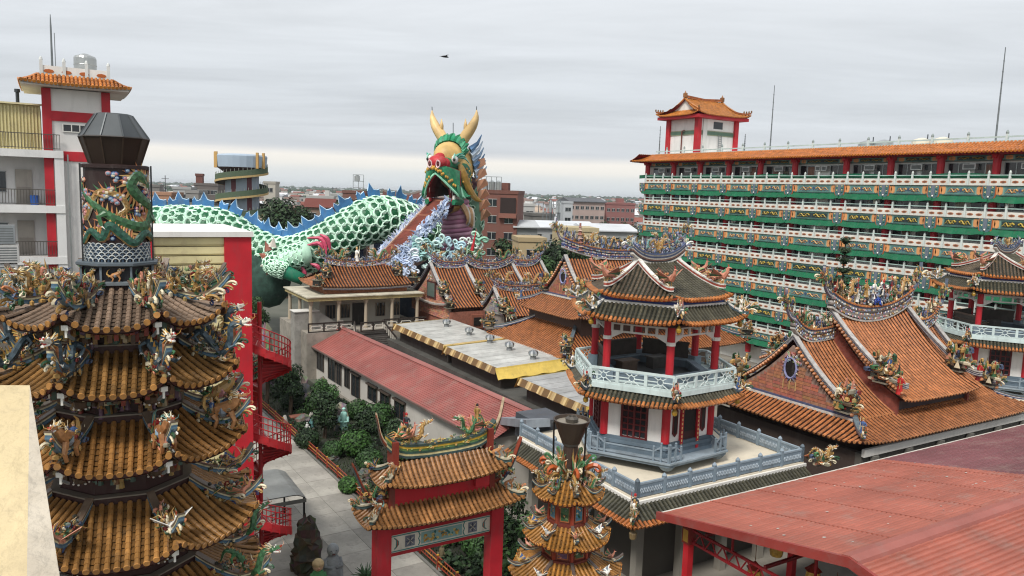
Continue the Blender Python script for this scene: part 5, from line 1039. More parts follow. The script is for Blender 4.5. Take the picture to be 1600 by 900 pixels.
def rear_hall():
    root = thing('rear_hall', 'three-section temple hall with orange tiles and pink brick gable below the dragon head', 'temple hall', W(0, 0), TH)
    xm, br, run, h = 45.7, 82, 5.6, 3.9; zg = 7.5
    m = MB(hx('9c6452')); m.box(38.1, 53.3, 77.6, 86.6, 0, 7.6, hx('9a6250')); m.build('wall', 'brick', root)
    rf = put('roof', None, root)
    for (a0, a1, zr, k) in ((38, 42.6, 11.4, 0), (42.6, 49.2, 11.15, 1), (49.2, 53.4, 11.4, 2)):
        for sd, rz in ((-1, 0), (1, math.pi)): oslope(rf, (a1 - a0) / 2, run, zr - zg, (0, .35), ((a0 + a1) / 2, br + sd * run, zg), rz, sag=.4, sp=.36)
        ridge(rf, a0 + .1, a1 - .1, br, zr, .75, .9, k != 2, k != 0, 1.2 if k != 1 else .6, seed=k, violet=True, s=.9)
        for x in ((a0,) if k == 0 else ((a0, a1) if k == 1 else (a1,))):
            verge(rf, x, br, zr + .4, run, zr - zg, .4, sides=(-1, 1), sgn=-1 if x < xm else 1, caps=False); corner_group(rf, x, br - 3.7, 8.9, -1.6, k + 1, .95); corner_group(rf, x, br - 5.2, 7.6, -1.6, k, .7)
    gable(rf, 37.98, br, 11.4, run - .3, 3.9, .4, 6.0, -1, False, hx('b57f68'))
    m = MB(hx('3a2220')); m.box(37.85, 37.97, 80.2, 82.6, 8.0, 10.0, hx('4a2a26')); w_ = m.build('window_frame', 'paintwork', root); m = MB(hx('5a6a66')); m.box(37.82, 37.848, 80.45, 82.35, 8.2, 9.8, hx('59665f')); m.build('shutter', 'paintwork', w_)
    m = MB(); P = [(37.75, br + y, 7.25 + .5 * (abs(y) / 5.4) ** 2) for y in [-5.3 + 10.6 * q / 12 for q in range(13)]]; ridge_mb(P, .3, .3, [hx('6a4a40'), hx('cfcac2'), hx('b9b4ae')]).build('gable_band', 'ceramic', root)
    m = MB(hx('2c2422')); m.box(40.6, 42.1, 76.3, 76.5, 5.0, 6.6, hx('8f5a48')); m.box(40.9, 41.8, 76.2, 76.3, 5.4, 6.3, hx('231d1b')); m.build('side_window', 'paintwork', root)
    m = MB(hx('9a6250')); m.box(38.0, 42.6, 76.5, 77.6, 0, 7.0, hx('9c6452')); m.build('porch_wall', 'brick', root)
    s = thing('side_hall', 'small orange-tiled side hall between the middle and rear temple halls', 'temple hall', W(0, 0), TH)
    m = MB(hx('8a7f76')); m.box(40.4, 46, 68.6, 72.6, 0, 8, hx('857a70')); m.build('wall', 'plaster', s); rf = put('roof', None, s)
    for sd, rz in ((-1, 0), (1, math.pi)): oslope(rf, 3.1, 2.6, 2.3, (.1, .2), (43.2, 70.6 + sd * 2.6, 7.7), rz, sag=.35, sp=.34)
    verge(rf, 40.2, 70.6, 10.2, 2.6, 2.3, .35, sgn=-1, caps=False); gable(rf, 40.22, 70.6, 10.1, 2.4, 2.3, .35, 7.7, -1, False, hx('8a8580')); ridge(rf, 40.2, 46.2, 70.6, 9.95, .6, .7, True, False, .9, seed=2, violet=True, s=.8); corner_group(rf, 40.2, 68.4, 8.2, -1.6, 1, 1.0); corner_group(rf, 40.6, 67.6, 7.3, -2, 2, 1.0)
rear_hall()
# ------------------------------------------------------------------ long hotel block with painted balconies
def hotel():
    root = thing('hotel_block', 'long pilgrim hotel with white balconies, green awnings and painted friezes', 'building', W(75, 0), TH)
    B = [28.6, 33.9, 39.2, 44.5, 49.8, 55.1, 62.0, 67.2, 72.4, 77.6, 82.8, 88.4]; b0, b1 = B[0] - .6, 89.4; FH = 3.05; Z0 = 22.7; NF = 7
    MW, TE, OR_ = hx('cdd6d1'), hx('3d7468'), hx('d89a64')
    m = MB(hx('e2e2dc')); m.box(1.6, 16, b0, b1 - .4, 0, 26.0); m.build('wall', 'plaster', root)
    for f in range(NF): z = Z0 - FH * f; m = MB(hx('c9cbc6')); m.box(.16, 2.3, b0, b1, z - .5, z - .05); m.build('floor_slab', 'plaster', root)
    # shared pieces, local x outward negative
    post = MB(MW); post.box(-.085, .085, -.085, .085, 0, 1.12); post.lathe([(.11, 1.12), (.12, 1.2), (.07, 1.34), (.02, 1.4)], 6, col=MW); post = post.mesh('rail_post', 'paintwork')
    col_ = MB(hx('b3222e')); col_.lathe([(.36, 0), (.36, 2.5)], 10); col_ = col_.mesh('column', 'paintwork')
    win = MB(hx('1b2022')); win.box(-.02, .0, -1.0, 1.0, 0, 1.35); win = win.mesh('window', 'glass')
    wfr = MB(hx('a9b0ae')); wfr.box(-.06, -.021, -1.05, -.98, -.05, 1.4); wfr.box(-.06, -.021, .98, 1.05, -.05, 1.4); wfr.box(-.06, -.021, -.04, .04, 0, 1.35); wfr.box(-.06, -.021, -.98, .98, -.05, 0); wfr.box(-.06, -.021, -.98, .98, 1.35, 1.4); wfr = wfr.mesh('window_frame', 'metal')
    tas = MB(OR_); tas.ext([(0, .62 * math.cos(math.pi + math.pi * k / 10), -1.0 + .45 * math.sin(math.pi + math.pi * k / 10)) for k in range(11)] + [(0, .62, -.05), (0, -.62, -.05)], (-.05, 0, 0), hx('b5623a')); tas.ext([(-.05, .54 * math.cos(math.pi + math.pi * k / 10), -.98 + .38 * math.sin(math.pi + math.pi * k / 10)) for k in range(11)] + [(-.05, .54, -.1), (-.05, -.54, -.1)], (-.04, 0, 0), hx('4c6f72'))
    tas.box(-.14, -.09, -.17, .17, -1.05, -.08, hx('66707c'))
    for k in range(4):
        for sy in (-1, 1): tas.tube([(-.1, sy * .25, -.2 - .22 * k), (-.1, sy * .42, -.24 - .22 * k), (-.1, sy * .25, -.32 - .22 * k)], .04, 4, (hx('d8cf9a'), hx('3f7a6b'))[k % 2])
    tas.ball((-.14, 0, -1.12), .1, WHT, 6); tas = tas.mesh('pendant_panel', 'paintwork')
    br = MB(hx('b3202b')); br.box(-.5, .35, -.34, .34, 2.5, 3.0); br.ball((-.6, 0, 2.75), .26, hx('b8242c'), 6); br = br.mesh('bracket', 'paintwork')
    ac = MB(hx('c9cbc8')); ac.box(-.5, 0, -.36, .36, 0, .55); ac.box(-.51, -.5, -.26, .26, .08, .47, hx('6f7372')); ac = ac.mesh('air_conditioner', 'metal')
    def frieze(L, par):
        q = MB(hx('41635a')); q.box(-.04, 0, -L / 2, L / 2, -1.02, -.05, hx('7fa094')); q.box(-.05, -.04, -L / 2, L / 2, -.12, -.06, hx('23504a')); q.box(-.05, -.04, -L / 2, L / 2, -1.0, -.94, hx('23504a'))
        w_ = L / 2 - 1.25
        for sy in (-1, 1):
            y = sy * (w_ + .35); q.ext([(-.05, y + .28 * math.cos(t * .785) * (1 if t % 2 else .8), -.53 + .42 * math.sin(t * .785)) for t in range(8)], (-.02, 0, 0), OR_); q.ext([(-.05, sy * (L / 2 - .64) + .16 * math.cos(t), -.53 + .4 * math.sin(t)) for t in [k * 1.047 for k in range(6)]], (-.02, 0, 0), OR_)
        q.box(-.06, -.05, -w_, w_, -.9, -.2, hx('466e66') if par else hx('5f8a80')); q.box(-.065, -.06, -w_ + .1, w_ - .1, -.82, -.28, hx('27383a') if par else hx('55787c'))
        c = hx('b9a044') if par else hx('c49a62'); c2_ = hx('8f7c34') if par else hx('a0623e')
        for sy in (-1, 1):
            y0_, y1_ = w_ * .16, w_ * .92; pt = [(-.075, sy * (y0_ + (y1_ - y0_) * t / 9), -.55 + .17 * math.sin(t * 1.25)) for t in range(10)]; q.tube(pt, [.05, .07, .08, .08, .075, .07, .06, .05, .04, .03], 4, c); q.tube([(x_ - .01, y_, -1.1 - z_) for x_, y_, z_ in pt[1:8]], .035, 4, c2_)
            q.ball((-.08, sy * y0_, -.5), .1, c, 5)
        if not par: q.ext([(-.07, .16 * math.cos(t), -.5 + .2 * math.sin(t)) for t in (0, 1.57, 3.14, 4.71)], (-.02, 0, 0), hx('3d4a6a'))
        return q.mesh('frieze_panel', 'paintwork')
    FZ = {}; CUR = []; LAU = []
    for k, c in enumerate((hx('b9b4a4'), hx('8f6a5a'), hx('a9b4b9'))): q = MB(c); [q.box(-.012, 0, -.46 + .115 * j, -.36 + .115 * j, .03, 1.32 - .1 * k, tuple(x * (.85 + .15 * (j % 2)) for x in c)) for j in range(8)]; CUR.append(q.mesh('curtain', 'paintwork'))
    for k, c in enumerate((hx('c9c9c4'), hx('6a86a8'), hx('b98a8a'))): q = MB(c); [q.box(-.02, .02, -.6 + .42 * j, -.25 + .42 * j, .1 - .12 * (j % 2), .8, (c, hx('d8d4c8'), hx('5a6a7a'))[(j + k) % 3]) for j in range(3)]; q.box(-.015, .015, -.8, .8, .8, .83, DGREY); LAU.append(q.mesh('laundry', 'paintwork'))
    def aw(L):
        q = MB(hx('075f3e')); n = max(4, int(L / .55)); g = random.Random(int(L * 10))
        zs = [g.uniform(-.06, .06) for k in range(n + 1)]
        def fn(a, b): k = int(round(a * n)); return (-.12 - .45 * b + .04 * (k % 2), -L / 2 + L * a, -.86 - .72 * b - (.12 * math.sin(math.pi * a)) + zs[k] * b)
        q.grid(fn, n, 3); q.grid(lambda a, b: (fn(a, b)[0] + .03, fn(a, b)[1], fn(a, b)[2] - .01), n, 3, flip=True); return q.mesh('awning', 'paintwork')
    AW = {}
    for f in range(NF):
        z = Z0 - FH * f; x = .12 + .03 * f
        yy = b0 + .2; ys = []
        while yy < b1: ys.append(yy); yy += 1.86
        for y in ys: put('rail_post', post, root, (0, y, z - .06))
        for y0, y1 in zip(ys, ys[1:]):
            key = 'rail_panel'
            if key not in FZ:
                q = MB(MW); L = y1 - y0; q.box(-.05, .05, .09, L - .09, -.06, .58, hx('d8d6cc')); q.box(-.06, .06, .09, L - .09, .86, .94, hx('a9c4bc')); 
                for k in (.28, .72): q.ext([(-.05, L * k + .3 * math.cos(t * .785), .27 + .13 * math.sin(t * .785)) for t in range(8)], (-.012, 0, 0), hx('a86a48')); q.ext([(-.062, L * k + .16 * math.cos(t * .785), .27 + .07 * math.sin(t * .785)) for t in range(8)], (-.01, 0, 0), hx('6d4a3a'))
                FZ[key] = q.mesh(key, 'paintwork')
            put('rail_panel', FZ[key], root, (0, y0, z))
        for k, y in enumerate(B):
            put('pendant_panel', tas, root, (.02, y, z)); put('column', col_, root, (.85, y, z - FH + .04 if f else z))
            if f == 0: put('column', col_, root, (.85, y, z - FH + .04)); put('bracket', br, root, (.95, y, z))
            if k + 1 < len(B):
                L = round(B[k+1] - y, 2); ym = (B[k+1] + y) / 2
                if (L, f % 2) not in FZ: FZ[(L, f % 2)] = frieze(L - .1, f % 2); AW[L] = aw(L)
                put('frieze_panel', FZ[(L, f % 2)], root, (.12, ym, z)); put('awning', AW[L], root, (.3, ym, z))
                for lv in ((1,) if f else (0, 1)):
                    zz = z - FH * lv + .75
                    for dy in (-1.3, 1.25) if L < 6 else (-1.9, 2.2):
                        w_ = put('window', win, root, (1.58, ym + dy, zz)); put('window_frame', wfr, w_); rv = rng.random()
                        if rv < .35: put('curtain', CUR[int(rv * 40) % 3], w_, (-.03, (-.5 if rv < .17 else .48), 0))
                        if .5 < rv < .62 and lv: put('laundry', LAU[int(rv * 90) % 3], root, (.6, ym + dy, z - FH * lv + 1.0))
                        if lv == 0: put('air_conditioner', ac, root, (1.52, ym + dy * .2, zz + .75))
    m = MB(hx('0c5c40'))
    m.grid(lambda a, b: (.16 + .04 * math.sin(a * 160), b0 + (b1 - b0) * a, Z0 + .5 + .5 * b + .12 * math.sin(a * 34)), 120, 1); m.grid(lambda a, b: (.18 + .04 * math.sin(a * 160), b0 + (b1 - b0) * a, Z0 + .5 + .5 * b + .12 * math.sin(a * 34)), 120, 1, flip=True); m.build('shade_net', 'paintwork', root)
    m = MB(hx('b3202b')); m.box(.3, 2.3, b0 - .4, b1 + .3, 25.55, 25.75, hx('a81e28')); m.box(1.3, 2.2, b0, b1, 25.0, 25.55, hx('5a5a50')); m.build('eave_beam', 'paintwork', root)
    for k, y in enumerate(B[:-1]): L = round(B[k+1] - y, 2); put('upper_frieze', FZ[(L, 1)], root, (1.28, (y + B[k+1]) / 2, 25.55), 0, scale=(1, 1, .5))
    # tiled pent eave and roof-top balustrade
    we = (b1 - b0) / 2 + .8; rf = put('roof_eave', None, root); slope(rf, we, 2.6, 1.05, .1, .34, .12, hx('b0682c'), hx('b8702c'), loc=(-.75, (b0 + b1) / 2, 25.75), rz=-math.pi / 2, single=False, sag=.3, pan=hx('7a4520'), courses=4, pw=20, tile=.5, nseg=3, capn=5, soffit=hx('8c1c24'))
    slope(rf, 3.0, 2.0, 1.0, .1, .34, .12, hx('b0682c'), hx('b8702c'), loc=(2.2, b1 + 1.2, 25.75), rz=math.pi, single=False, sag=.3, pan=hx('7a4520'), courses=3, pw=6, tile=.5, nseg=3, capn=5, soffit=hx('8c1c24'))
    m = MB(hx('c9cbc6')); m.box(2.2, 16, b0, b1 - .5, 26.0, 26.7); m.build('roof_slab', 'plaster', root)
    rp = MB(hx('c9d3cf')); rp.box(-.1, .1, -.1, .1, 0, 1.05); rp.lathe([(.13, 1.05), (.14, 1.2), (.04, 1.4)], 6, col=hx('8a9694')); rp = rp.mesh('parapet_post', 'paintwork'); m = MB(hx('b9c9c4')); m.box(2.25, 2.35, b0, b1 - 1, 27.2, 27.35); m.box(2.25, 2.35, b0, b1 - 1, 26.7, 26.95); m.build('parapet_rail', 'paintwork', root)
    for k in range(17): put('parapet_post', rp, root, (2.3, b0 + .5 + 3.6 * k, 26.5))
    # stair tower
    t = thing('roof_tower', 'white stair tower with red corner columns and orange hipped roof on the hotel', 'tower', W(79, 81.8, 26.6), TH); L1, L2 = 7.4, 5.9
    m = MB(hx('dedcd8')); m.box(0, L1, 0, L2, 0, 5.3); m.build('wall', 'plaster', t)
    for x, y in ((0, 0), (0, L2), (L1, 0), (L1, L2)): m = MB(hx('b3202b')); m.box(x - .36, x + .36, y - .36, y + .36, 0, 5.35); m.build('corner_column', 'paintwork', t)
    m = MB(hx('6f7a66')); m.box(-.06, L1 + .06, -.06, L2 + .06, 3.0, 3.7, hx('8d9078')); m.box(-.07, L1 + .07, -.07, L2 + .07, 3.12, 3.58, hx('55705f')); m.build('painted_band', 'paintwork', t)
    m = MB(hx('14181a')); m.box(3.0, 4.8, -.03, 0, 4.0, 5.0); m.build('window', 'glass', t); m = MB(hx('d0cfca')); m.box(.9, 1.7, -.14, 0, 0, 5.2); m.build('drain_chase', 'plaster', t)
    m = MB(hx('7a4a40')); m.bar((-.3, 2.9, 0), (-.3, 2.9, 3.6), .13); m.bar((-.3, 2.9, 3.6), (-.3, 2.4, 3.7), .13); m.build('pipe', 'metal', t)
    m = MB(hx('8f9496'))
    for x in (4.0, 4.6): m.bar((x, -.15, .3), (x, -.15, 3.2), .07)
    for k in range(9): m.bar((4.0, -.15, .5 + .3 * k), (4.6, -.15, .5 + .3 * k), .05)
    m.build('ladder', 'metal', t)
    m = MB(hx('b3202b')); m.box(-1.3, L1 + 1.3, -1.3, L2 + 1.3, 5.32, 5.75); m.build('eave_beam', 'paintwork', t); rf = put('roof', None, t); c = hx('b57434')
    for rz, loc, we, run, h, wt in ((0, (L1 / 2, -1.5, 5.75), L1 / 2 + 1.5, L2 / 2 + 1.5, 2.5, L1 / 2 - .1), (math.pi, (L1 / 2, L2 + 1.5, 5.75), L1 / 2 + 1.5, L2 / 2 + 1.5, 2.5, L1 / 2 - .1), (-math.pi / 2, (-1.5, L2 / 2, 5.75), L2 / 2 + 1.5, 1.9, .95, L2 / 2 - .4), (math.pi / 2, (L1 + 1.5, L2 / 2, 5.75), L2 / 2 + 1.5, 1.9, .95, L2 / 2 - .4)): slope(rf, we, run, h, .5, .32, .1, c, c, loc=loc, rz=rz, single=False, wt=wt, sag=.4, pan=hx('8a5428'), courses=5, tile=.4, nseg=3, capn=5, pw=5, soffit=hx('8c1c24'))
    for x in (.2, L1 - .3): m = MB(hx('e0ded8')); m.ext([(x, L2 / 2 - 2.4, 6.6), (x, L2 / 2 + 2.4, 6.6), (x, L2 / 2, 8.1)], (.1, 0, 0)); m.build('gable', 'plaster', rf)
    ridge_mb([(-.1 + (L1 + .2) * q / 6, L2 / 2, 8.15 + .25 * abs(q - 3) / 3) for q in range(7)], .35, .35, [hx('a9602a'), hx('8f4f24')]).build('ridge', 'glaze', rf)
    for x in (0, L1):
        m = MB(hx('8a5a2c')); m.box(x - .2, x + .2, L2 / 2 - .25, L2 / 2 + .25, 8.4, 9.0); spike(m, (x, L2 / 2, 9.0), (0, 0, .4), .2, hx('8a5a2c')); m.build('ridge_end', 'glaze', rf)
        for sy in (-1, 1): ridge_mb([(x, L2 / 2 + sy * 3.0 * q / 6, 8.2 - 1.75 * (q / 6) ** .8) for q in range(7)], .3, .25, [hx('a9602a'), hx('b57434')]).build('verge_ridge', 'glaze', rf)
    for sx in (-1, 1):
        for sy in (-1, 1):
            P = [(L1 / 2 + sx * (L1 / 2 + 1.5 - 1.7 * t), L2 / 2 + sy * (L2 / 2 + 1.5 - 1.7 * t), 5.8 + .8 * t + .5 * (1 - t) ** 2 + .3 * max(0, .3 - t)) for t in [q / 7 for q in range(8)]]; ridge_mb(P, .25, .22, [hx('a9602a'), hx('8f4f24')]).build('hip_ridge', 'glaze', rf)
            for q in range(4): m = MB(hx('7a5a34')); p = P[q]; m.ball((p[0], p[1], p[2] + .35), .13, None, 5, (1, 1, 1.6)); m.build('ridge_beast', 'glaze', rf)
    # things on the roof
    def mast(name, label, a, b, z, h, lean=0):
        t = thing(name, label, 'mast', W(a, b, z), TH); m = MB(hx('73787a')); m.lathe([(.09, 0), (.07, h * .5), (.04, h)], 6); m.build('pole', 'metal', t); m = MB(hx('5a5f61'))
        for k in range(7): m.bar((-.12, 0, h * (.2 + .11 * k)), (.12, 0, h * (.2 + .11 * k)), .05)
        m.build('rungs', 'metal', t, kind='stuff')
    mast('radio_mast', 'slender grey mast on the hotel roof beside the stair tower', 79, 68.7, 26.7, 8.4); mast('radio_mast', 'tall grey mast on the hotel roof near the picture edge', 79, 41.2, 26.7, 9.2); mast('radio_mast', 'thin rod standing on the hotel roof corner before the tower', 77.5, 88, 26.4, 4.6); mast('radio_mast', 'short dark stub mast on the hotel roof near the tower', 78.5, 72.5, 26.6, 2.6)
    for k, (y, lab) in enumerate(((56.4, 'squat steel water tank on hotel roof, farthest of the row'), (54.3, 'squat steel water tank second in the hotel roof row'), (49.9, 'cream tank third in the hotel roof row'), (47.6, 'pale tank at the near end of the hotel roof row'))):
        t = thing('roof_tank', lab, 'water tank', W(81, y, 26.0), TH, 'tanks on the hotel roof'); m = MB(); m.lathe([(.95, .3), (.98, .5), (.98, 1.5), (.9, 1.62), (.2, 1.85)], 14, col=(hx('b5b8b6') if k < 2 else hx('d8d0bc'))); m.build('tank_body', 'steel' if k < 2 else 'plaster', t); m = MB(GREY)
        for q in range(4): m.bar((.8 * math.cos(q * 1.57), .8 * math.sin(q * 1.57), 0), (.8 * math.cos(q * 1.57), .8 * math.sin(q * 1.57), .35), .08)
        m.build('stand', 'metal', t, kind='stuff'); m = MB(DGREY); m.bar((1.05, 0, .2), (1.05, 0, 2.3), .08); m.build('pipe', 'metal', t)
hotel()
# ------------------------------------------------------------------ the giant walk-through dragon behind the halls
def big_dragon():
    root = thing('giant_dragon', 'giant green-scaled dragon sculpture with blue back fins, horned head and open mouth', 'sculpture')
    MNT, DG, FIN = hx('c4f0d4'), hx('0d5c36'), hx('3f74a8')
    ctl = [(100, 362, 103), (215, 362, 104), (300, 360, 105), (350, 366, 105.5), (400, 391, 105), (445, 402, 104), (490, 390, 104), (535, 366, 105), (585, 343, 107), (630, 352, 110), (680, 380, 113), (722, 376, 113), (732, 330, 111), (722, 290, 108)]
    C = [at(*c) for c in ctl]; n = 110; P = spline(C, n); K = 20
    T = [(P[min(k+1, n-1)] - P[max(k-1, 0)]).normalized() for k in range(n)]
    rad = [2.9 + .3 * math.sin(k * .1) if k < 80 else 2.9 - .7 * min(1, (k - 80) / 15) for k in range(n)]
    Nn, Ss = [], []; s = None
    for k in range(n):
        if s is None: s = T[k].cross(V((0, 0, 1))).normalized()
        s = (s - T[k] * s.dot(T[k])).normalized(); Ss.append(s); Nn.append(s.cross(T[k]).normalized())
    Nn = [x if x.z > -.3 else x for x in Nn]
    def ptb(k, ang, r=1.0): return P[k] + (Ss[k] * math.cos(ang) + Nn[k] * math.sin(ang)) * rad[k] * r
    m = MB(MNT); base = None
    for k in range(n):
        i = m.P([ptb(k, 2 * math.pi * j / K) for j in range(K)])
        if base is not None:
            for j in range(K):
                d = (j + .5) / K * 360; bel = 215 < d < 325 or (k > 82 and 150 < d < 215)
                m.F((base+j, base+(j+1) % K, i+(j+1) % K, i+j), (hx('a86a86') if k % 2 else hx('c493a6')) if (k > 82 and 140 < d < 225) else (hx('7fae98') if bel else MNT))
        base = i
    m.build('body', 'dragon_paint', root, smooth=True)
    # scales: green shield with a pale rolled rim
    g = random.Random(2); sm = MB(DG); A = [(.66 * math.cos(math.pi + math.pi * q / 7), .5 + .62 * math.sin(math.pi + math.pi * q / 7) * 1.15) for q in range(8)] + [(.5, .75), (0, .95), (-.5, .75)]
    nA = len(A); i = sm.P([(x * .76, .36 + (y - .36) * .76, .10) for x, y in A] + [(0, .3, .2)])
    for q in range(nA): sm.F((i+q, i+(q+1) % nA, i+nA), DG)
    sm.tube([(x * 1.08, y * 1.06 - .03, .1) for x, y in A[:8]], .125, 4, hx('d4f6e0')); sm.tube([(-.62, .5, .1), (-.6, .8, .06), (0, 1.05, .05), (.6, .8, .06), (.62, .5, .1)], .09, 4, hx('cdf2da')); smm = sm.mesh('scale', 'dragon_paint')
    L = [0]
    for k in range(1, n): L.append(L[-1] + (P[k] - P[k-1]).length)
    cand = []; row = 0; d = 0.0; camp = V((0, 0, H))
    while d < L[-1] - 1:
        k = min(range(n), key=lambda q: abs(L[q] - d)); nn = 14
        for j in range(nn):
            ang = R(-72 + 324 * (j + .5 * (row % 2)) / nn)
            if k > 82 and 138 < math.degrees(ang) % 360 < 228: continue
            p = ptb(k, ang, 1.0); nr = (p - P[k]).normalized(); vis = nr.dot((camp - p).normalized()); M = Matrix.Translation(p) @ frame((0, 0, 0), -nr.cross(-T[k]).normalized(), nr)
            y = T[k]; x = y.cross(nr).normalized(); y = nr.cross(x); M = Matrix(((x.x, y.x, nr.x, p.x), (x.y, y.y, nr.y, p.y), (x.z, y.z, nr.z, p.z), (0, 0, 0, 1))) @ Matrix.Scale(rad[k] / 2.9 * 1.06, 4); cand.append((vis, M))
        d += 1.02; row += 1
    cand.sort(key=lambda q: -q[0]); rest = MB()
    for q, (v_, M) in enumerate(cand):
        if q < 300: o = put('scale', smm, root); o.matrix_local = M
        else: rest.add(sm, M)
    rest.build('scales', 'dragon_paint', root, kind='stuff')
    # back fins: one tall hooked plate after another, edge to edge
    d = 1.2; q = 0
    while d < L[-1] - 17:
        k = max(z for z in range(n) if L[z] <= d); fr = (d - L[k]) / (L[k+1] - L[k]); t = T[k]; u = (V((0, 0, 1)) - t * t.z).normalized(); p = P[k].lerp(P[k+1], fr) + u * rad[k] * .95; s2 = .72 if q % 2 == 0 else .48; w_ = 1.75 if q % 2 == 0 else 1.2
        o = [(0, -.4), (w_, -.4), (w_, 1.2), (w_ * .8, 1.12), (w_ * .5, 1.2 * s2 + .4), (w_ * .2, 3.0 * s2 + .1), (w_ * .1, 2.0 * s2 + .2), (0, 1.2)]; f = MB(FIN); nrm = t.cross(u).normalized() * .16
        f.ext([p + t * (a - w_ / 2) + u * b - nrm / 2 for a, b in o], nrm, FIN); f.tube([p + t * (a - w_ / 2) + u * b for a, b in o[2:]], .09, 4, hx('b4cfe4'))
        for e in (-.25, .1): f.bar(p + t * w_ * e - nrm * .8, p + t * w_ * (e - .08) + u * 1.3 - nrm * .8, .09, .05, col=hx('8fb0cc'))
        f.build('back_fin', 'dragon_paint', root); d += w_ * .97; q += 1
    # fore leg with flame hair, claws
    m = MB(MNT); lp = spline([at(482, 396, 101.5), at(458, 400, 100.5), at(434, 404, 99.5), at(426, 414, 99), at(444, 424, 98.8), at(474, 437, 99.5)], 18); lr = [1.6 - .05 * k for k in range(18)]; m.tube(lp, lr, 12, cols=lambda k, j: hx('1c7a5c') if k > 13 else MNT); m.build('fore_leg', 'dragon_paint', root, smooth=True); ls = MB()
    for k in range(1, 14):
        tt = (lp[k+1] - lp[k-1]).normalized(); sv = tt.cross(V((0, -1, 0))).normalized(); nv = sv.cross(tt)
        for q in range(7):
            an = R(180 + 30 * (q + .5 * (k % 2)) - 15 - 90); nr = (sv * math.cos(an) - V((0, 1, 0)) * math.sin(an + 1.57) * 0 + V((0, -1, 0)) * abs(math.sin(an)) + nv * 0).normalized(); nr = (sv * math.cos(R(30 * (q + .5 * (k % 2)))) + V((0, -1, 0)) * math.sin(R(30 * (q + .5 * (k % 2))))).normalized(); pp = lp[k] + nr * lr[k]; x = tt.cross(nr).normalized(); y = nr.cross(x)
            ls.add(sm, Matrix(((x.x, y.x, nr.x, pp.x), (x.y, y.y, nr.y, pp.y), (x.z, y.z, nr.z, pp.z), (0, 0, 0, 1))) @ Matrix.Scale(.62, 4))
    ls.build('leg_scales', 'dragon_paint', root, kind='stuff')
    for u_, v_, du, dv, c in ((420, 392, -6, -16, BRN), (416, 402, -12, -6, BRN), (418, 412, -12, 4, WHT), (424, 420, -8, 10, BRN), (426, 386, 2, -16, WHT)): m = MB(hx('8a5040')); spike(m, at(u_, v_, 99), at(u_ + du, v_ + dv, 99) - at(u_, v_, 99), .6, hx('8f5545') if c == BRN else hx('d8d0c4'), 5); m.build('leg_flame', 'dragon_paint', root)
    PK = hx('c44a68')
    for pts in ([(480, 372), (500, 372), (508, 382), (510, 398)], [(478, 384), (498, 380), (506, 390)], [(485, 412), (496, 416), (500, 424)], [(470, 415), (476, 426), (474, 434)], [(500, 366), (512, 374), (516, 392)]): m = MB(PK); m.tube(spline([at(a, b, 100.6) for a, b in pts], 8), [.1, .18, .25, .3, .3, .26, .18, .06], 6); m.build('flame_hair', 'dragon_paint', root)
    m = MB(hx('35564a')); g = random.Random(9)
    for c, r in ((at(398, 402, 106), 3.4), (at(404, 425, 104), 3.2), (at(420, 440, 103), 3)): m.ball(c, r, hx('2f4a40'), 10, (1, 1, 1.2))
    m.build('rock_support', 'stone', root, smooth=True)
    for u_ in (596, 560, 520): b = at(u_, 380, 107); m = MB(hx('1f2f4f')); m.box(b.x - .9, b.x + .9, b.y - .9, b.y + .9, 0, b.z); m.build('support_pillar', 'dragon_paint', root)
    # ---- head
    hc = at(703, 268, 103); F = frame(hc, (-.34, -.935, -.06), (0, 0, 1)) @ Matrix.Diagonal((1.06, .80, 1.06, 1)); head = put('head', None, root)
    def pc(name, fn, mat='dragon_paint', smooth=False, kind=None):
        m = MB(); m.M = F; fn(m); m.M = None; return m.build(name, mat, head, smooth, kind=kind)
    TAN, HG = hx('cdaa6a'), hx('1f7350')
    pc('skull', lambda m: m.ball((-1.6, 0, .6), 3.2, TAN, 20, (1.1, .88, .95)), smooth=True)
    pc('forehead', lambda m: m.ball((.4, .1, 1.9), 2.1, TAN, 18, (1.25, 1.12, .85)), smooth=True)
    pc('snout', lambda m: m.tube(spline([(.2, 0, .6), (1.8, 0, .9), (3.2, 0, .75)], 8), [2.3, 2.35, 2.3, 2.2, 2.1, 1.95, 1.8, 1.5], 16, hx('1f6a48'), flat=.62), smooth=True)
    def lipfn(a, b, o=0.0):
        y = 2 * a - 1; ay = abs(y); zt = .95 - .8 * ay ** 2; ze = -.1 - 3.1 * ay ** 1.3; x = 4.15 - 2.1 * ay ** 2 + .35 * math.sin(math.pi * b) * (1 - .5 * ay) - o
        return (x, (3.0 + .35 * b) * y, zt + (ze - zt) * b)
    def lip(m):
        m.grid(lambda a, b: lipfn(a, b), 22, 8, cols=lambda a, b: HG if (a + b) % 2 else hx('2a8058'), flip=True); m.grid(lambda a, b: lipfn(a, b, .3), 22, 8, cols=lambda a, b: hx('7a2024'))
        m.tube([lipfn(a / 22, 1) for a in range(23)], .17, 6, hx('9adcbc')); m.tube([V(lipfn(a / 22, 1)) + V((-.35, 0, -.05)) for a in range(3, 20)], .2, 6, hx('a8323a'))
        for k in range(30): p = V(lipfn(.06 + .88 * ((k * .618) % 1), .12 + .72 * ((k * .2748 + .3 * (k % 3)) % 1))); m.ball(p + V((.06, 0, 0)), .2, hx('c09644'), 6)
    pc('upper_lip', lip)
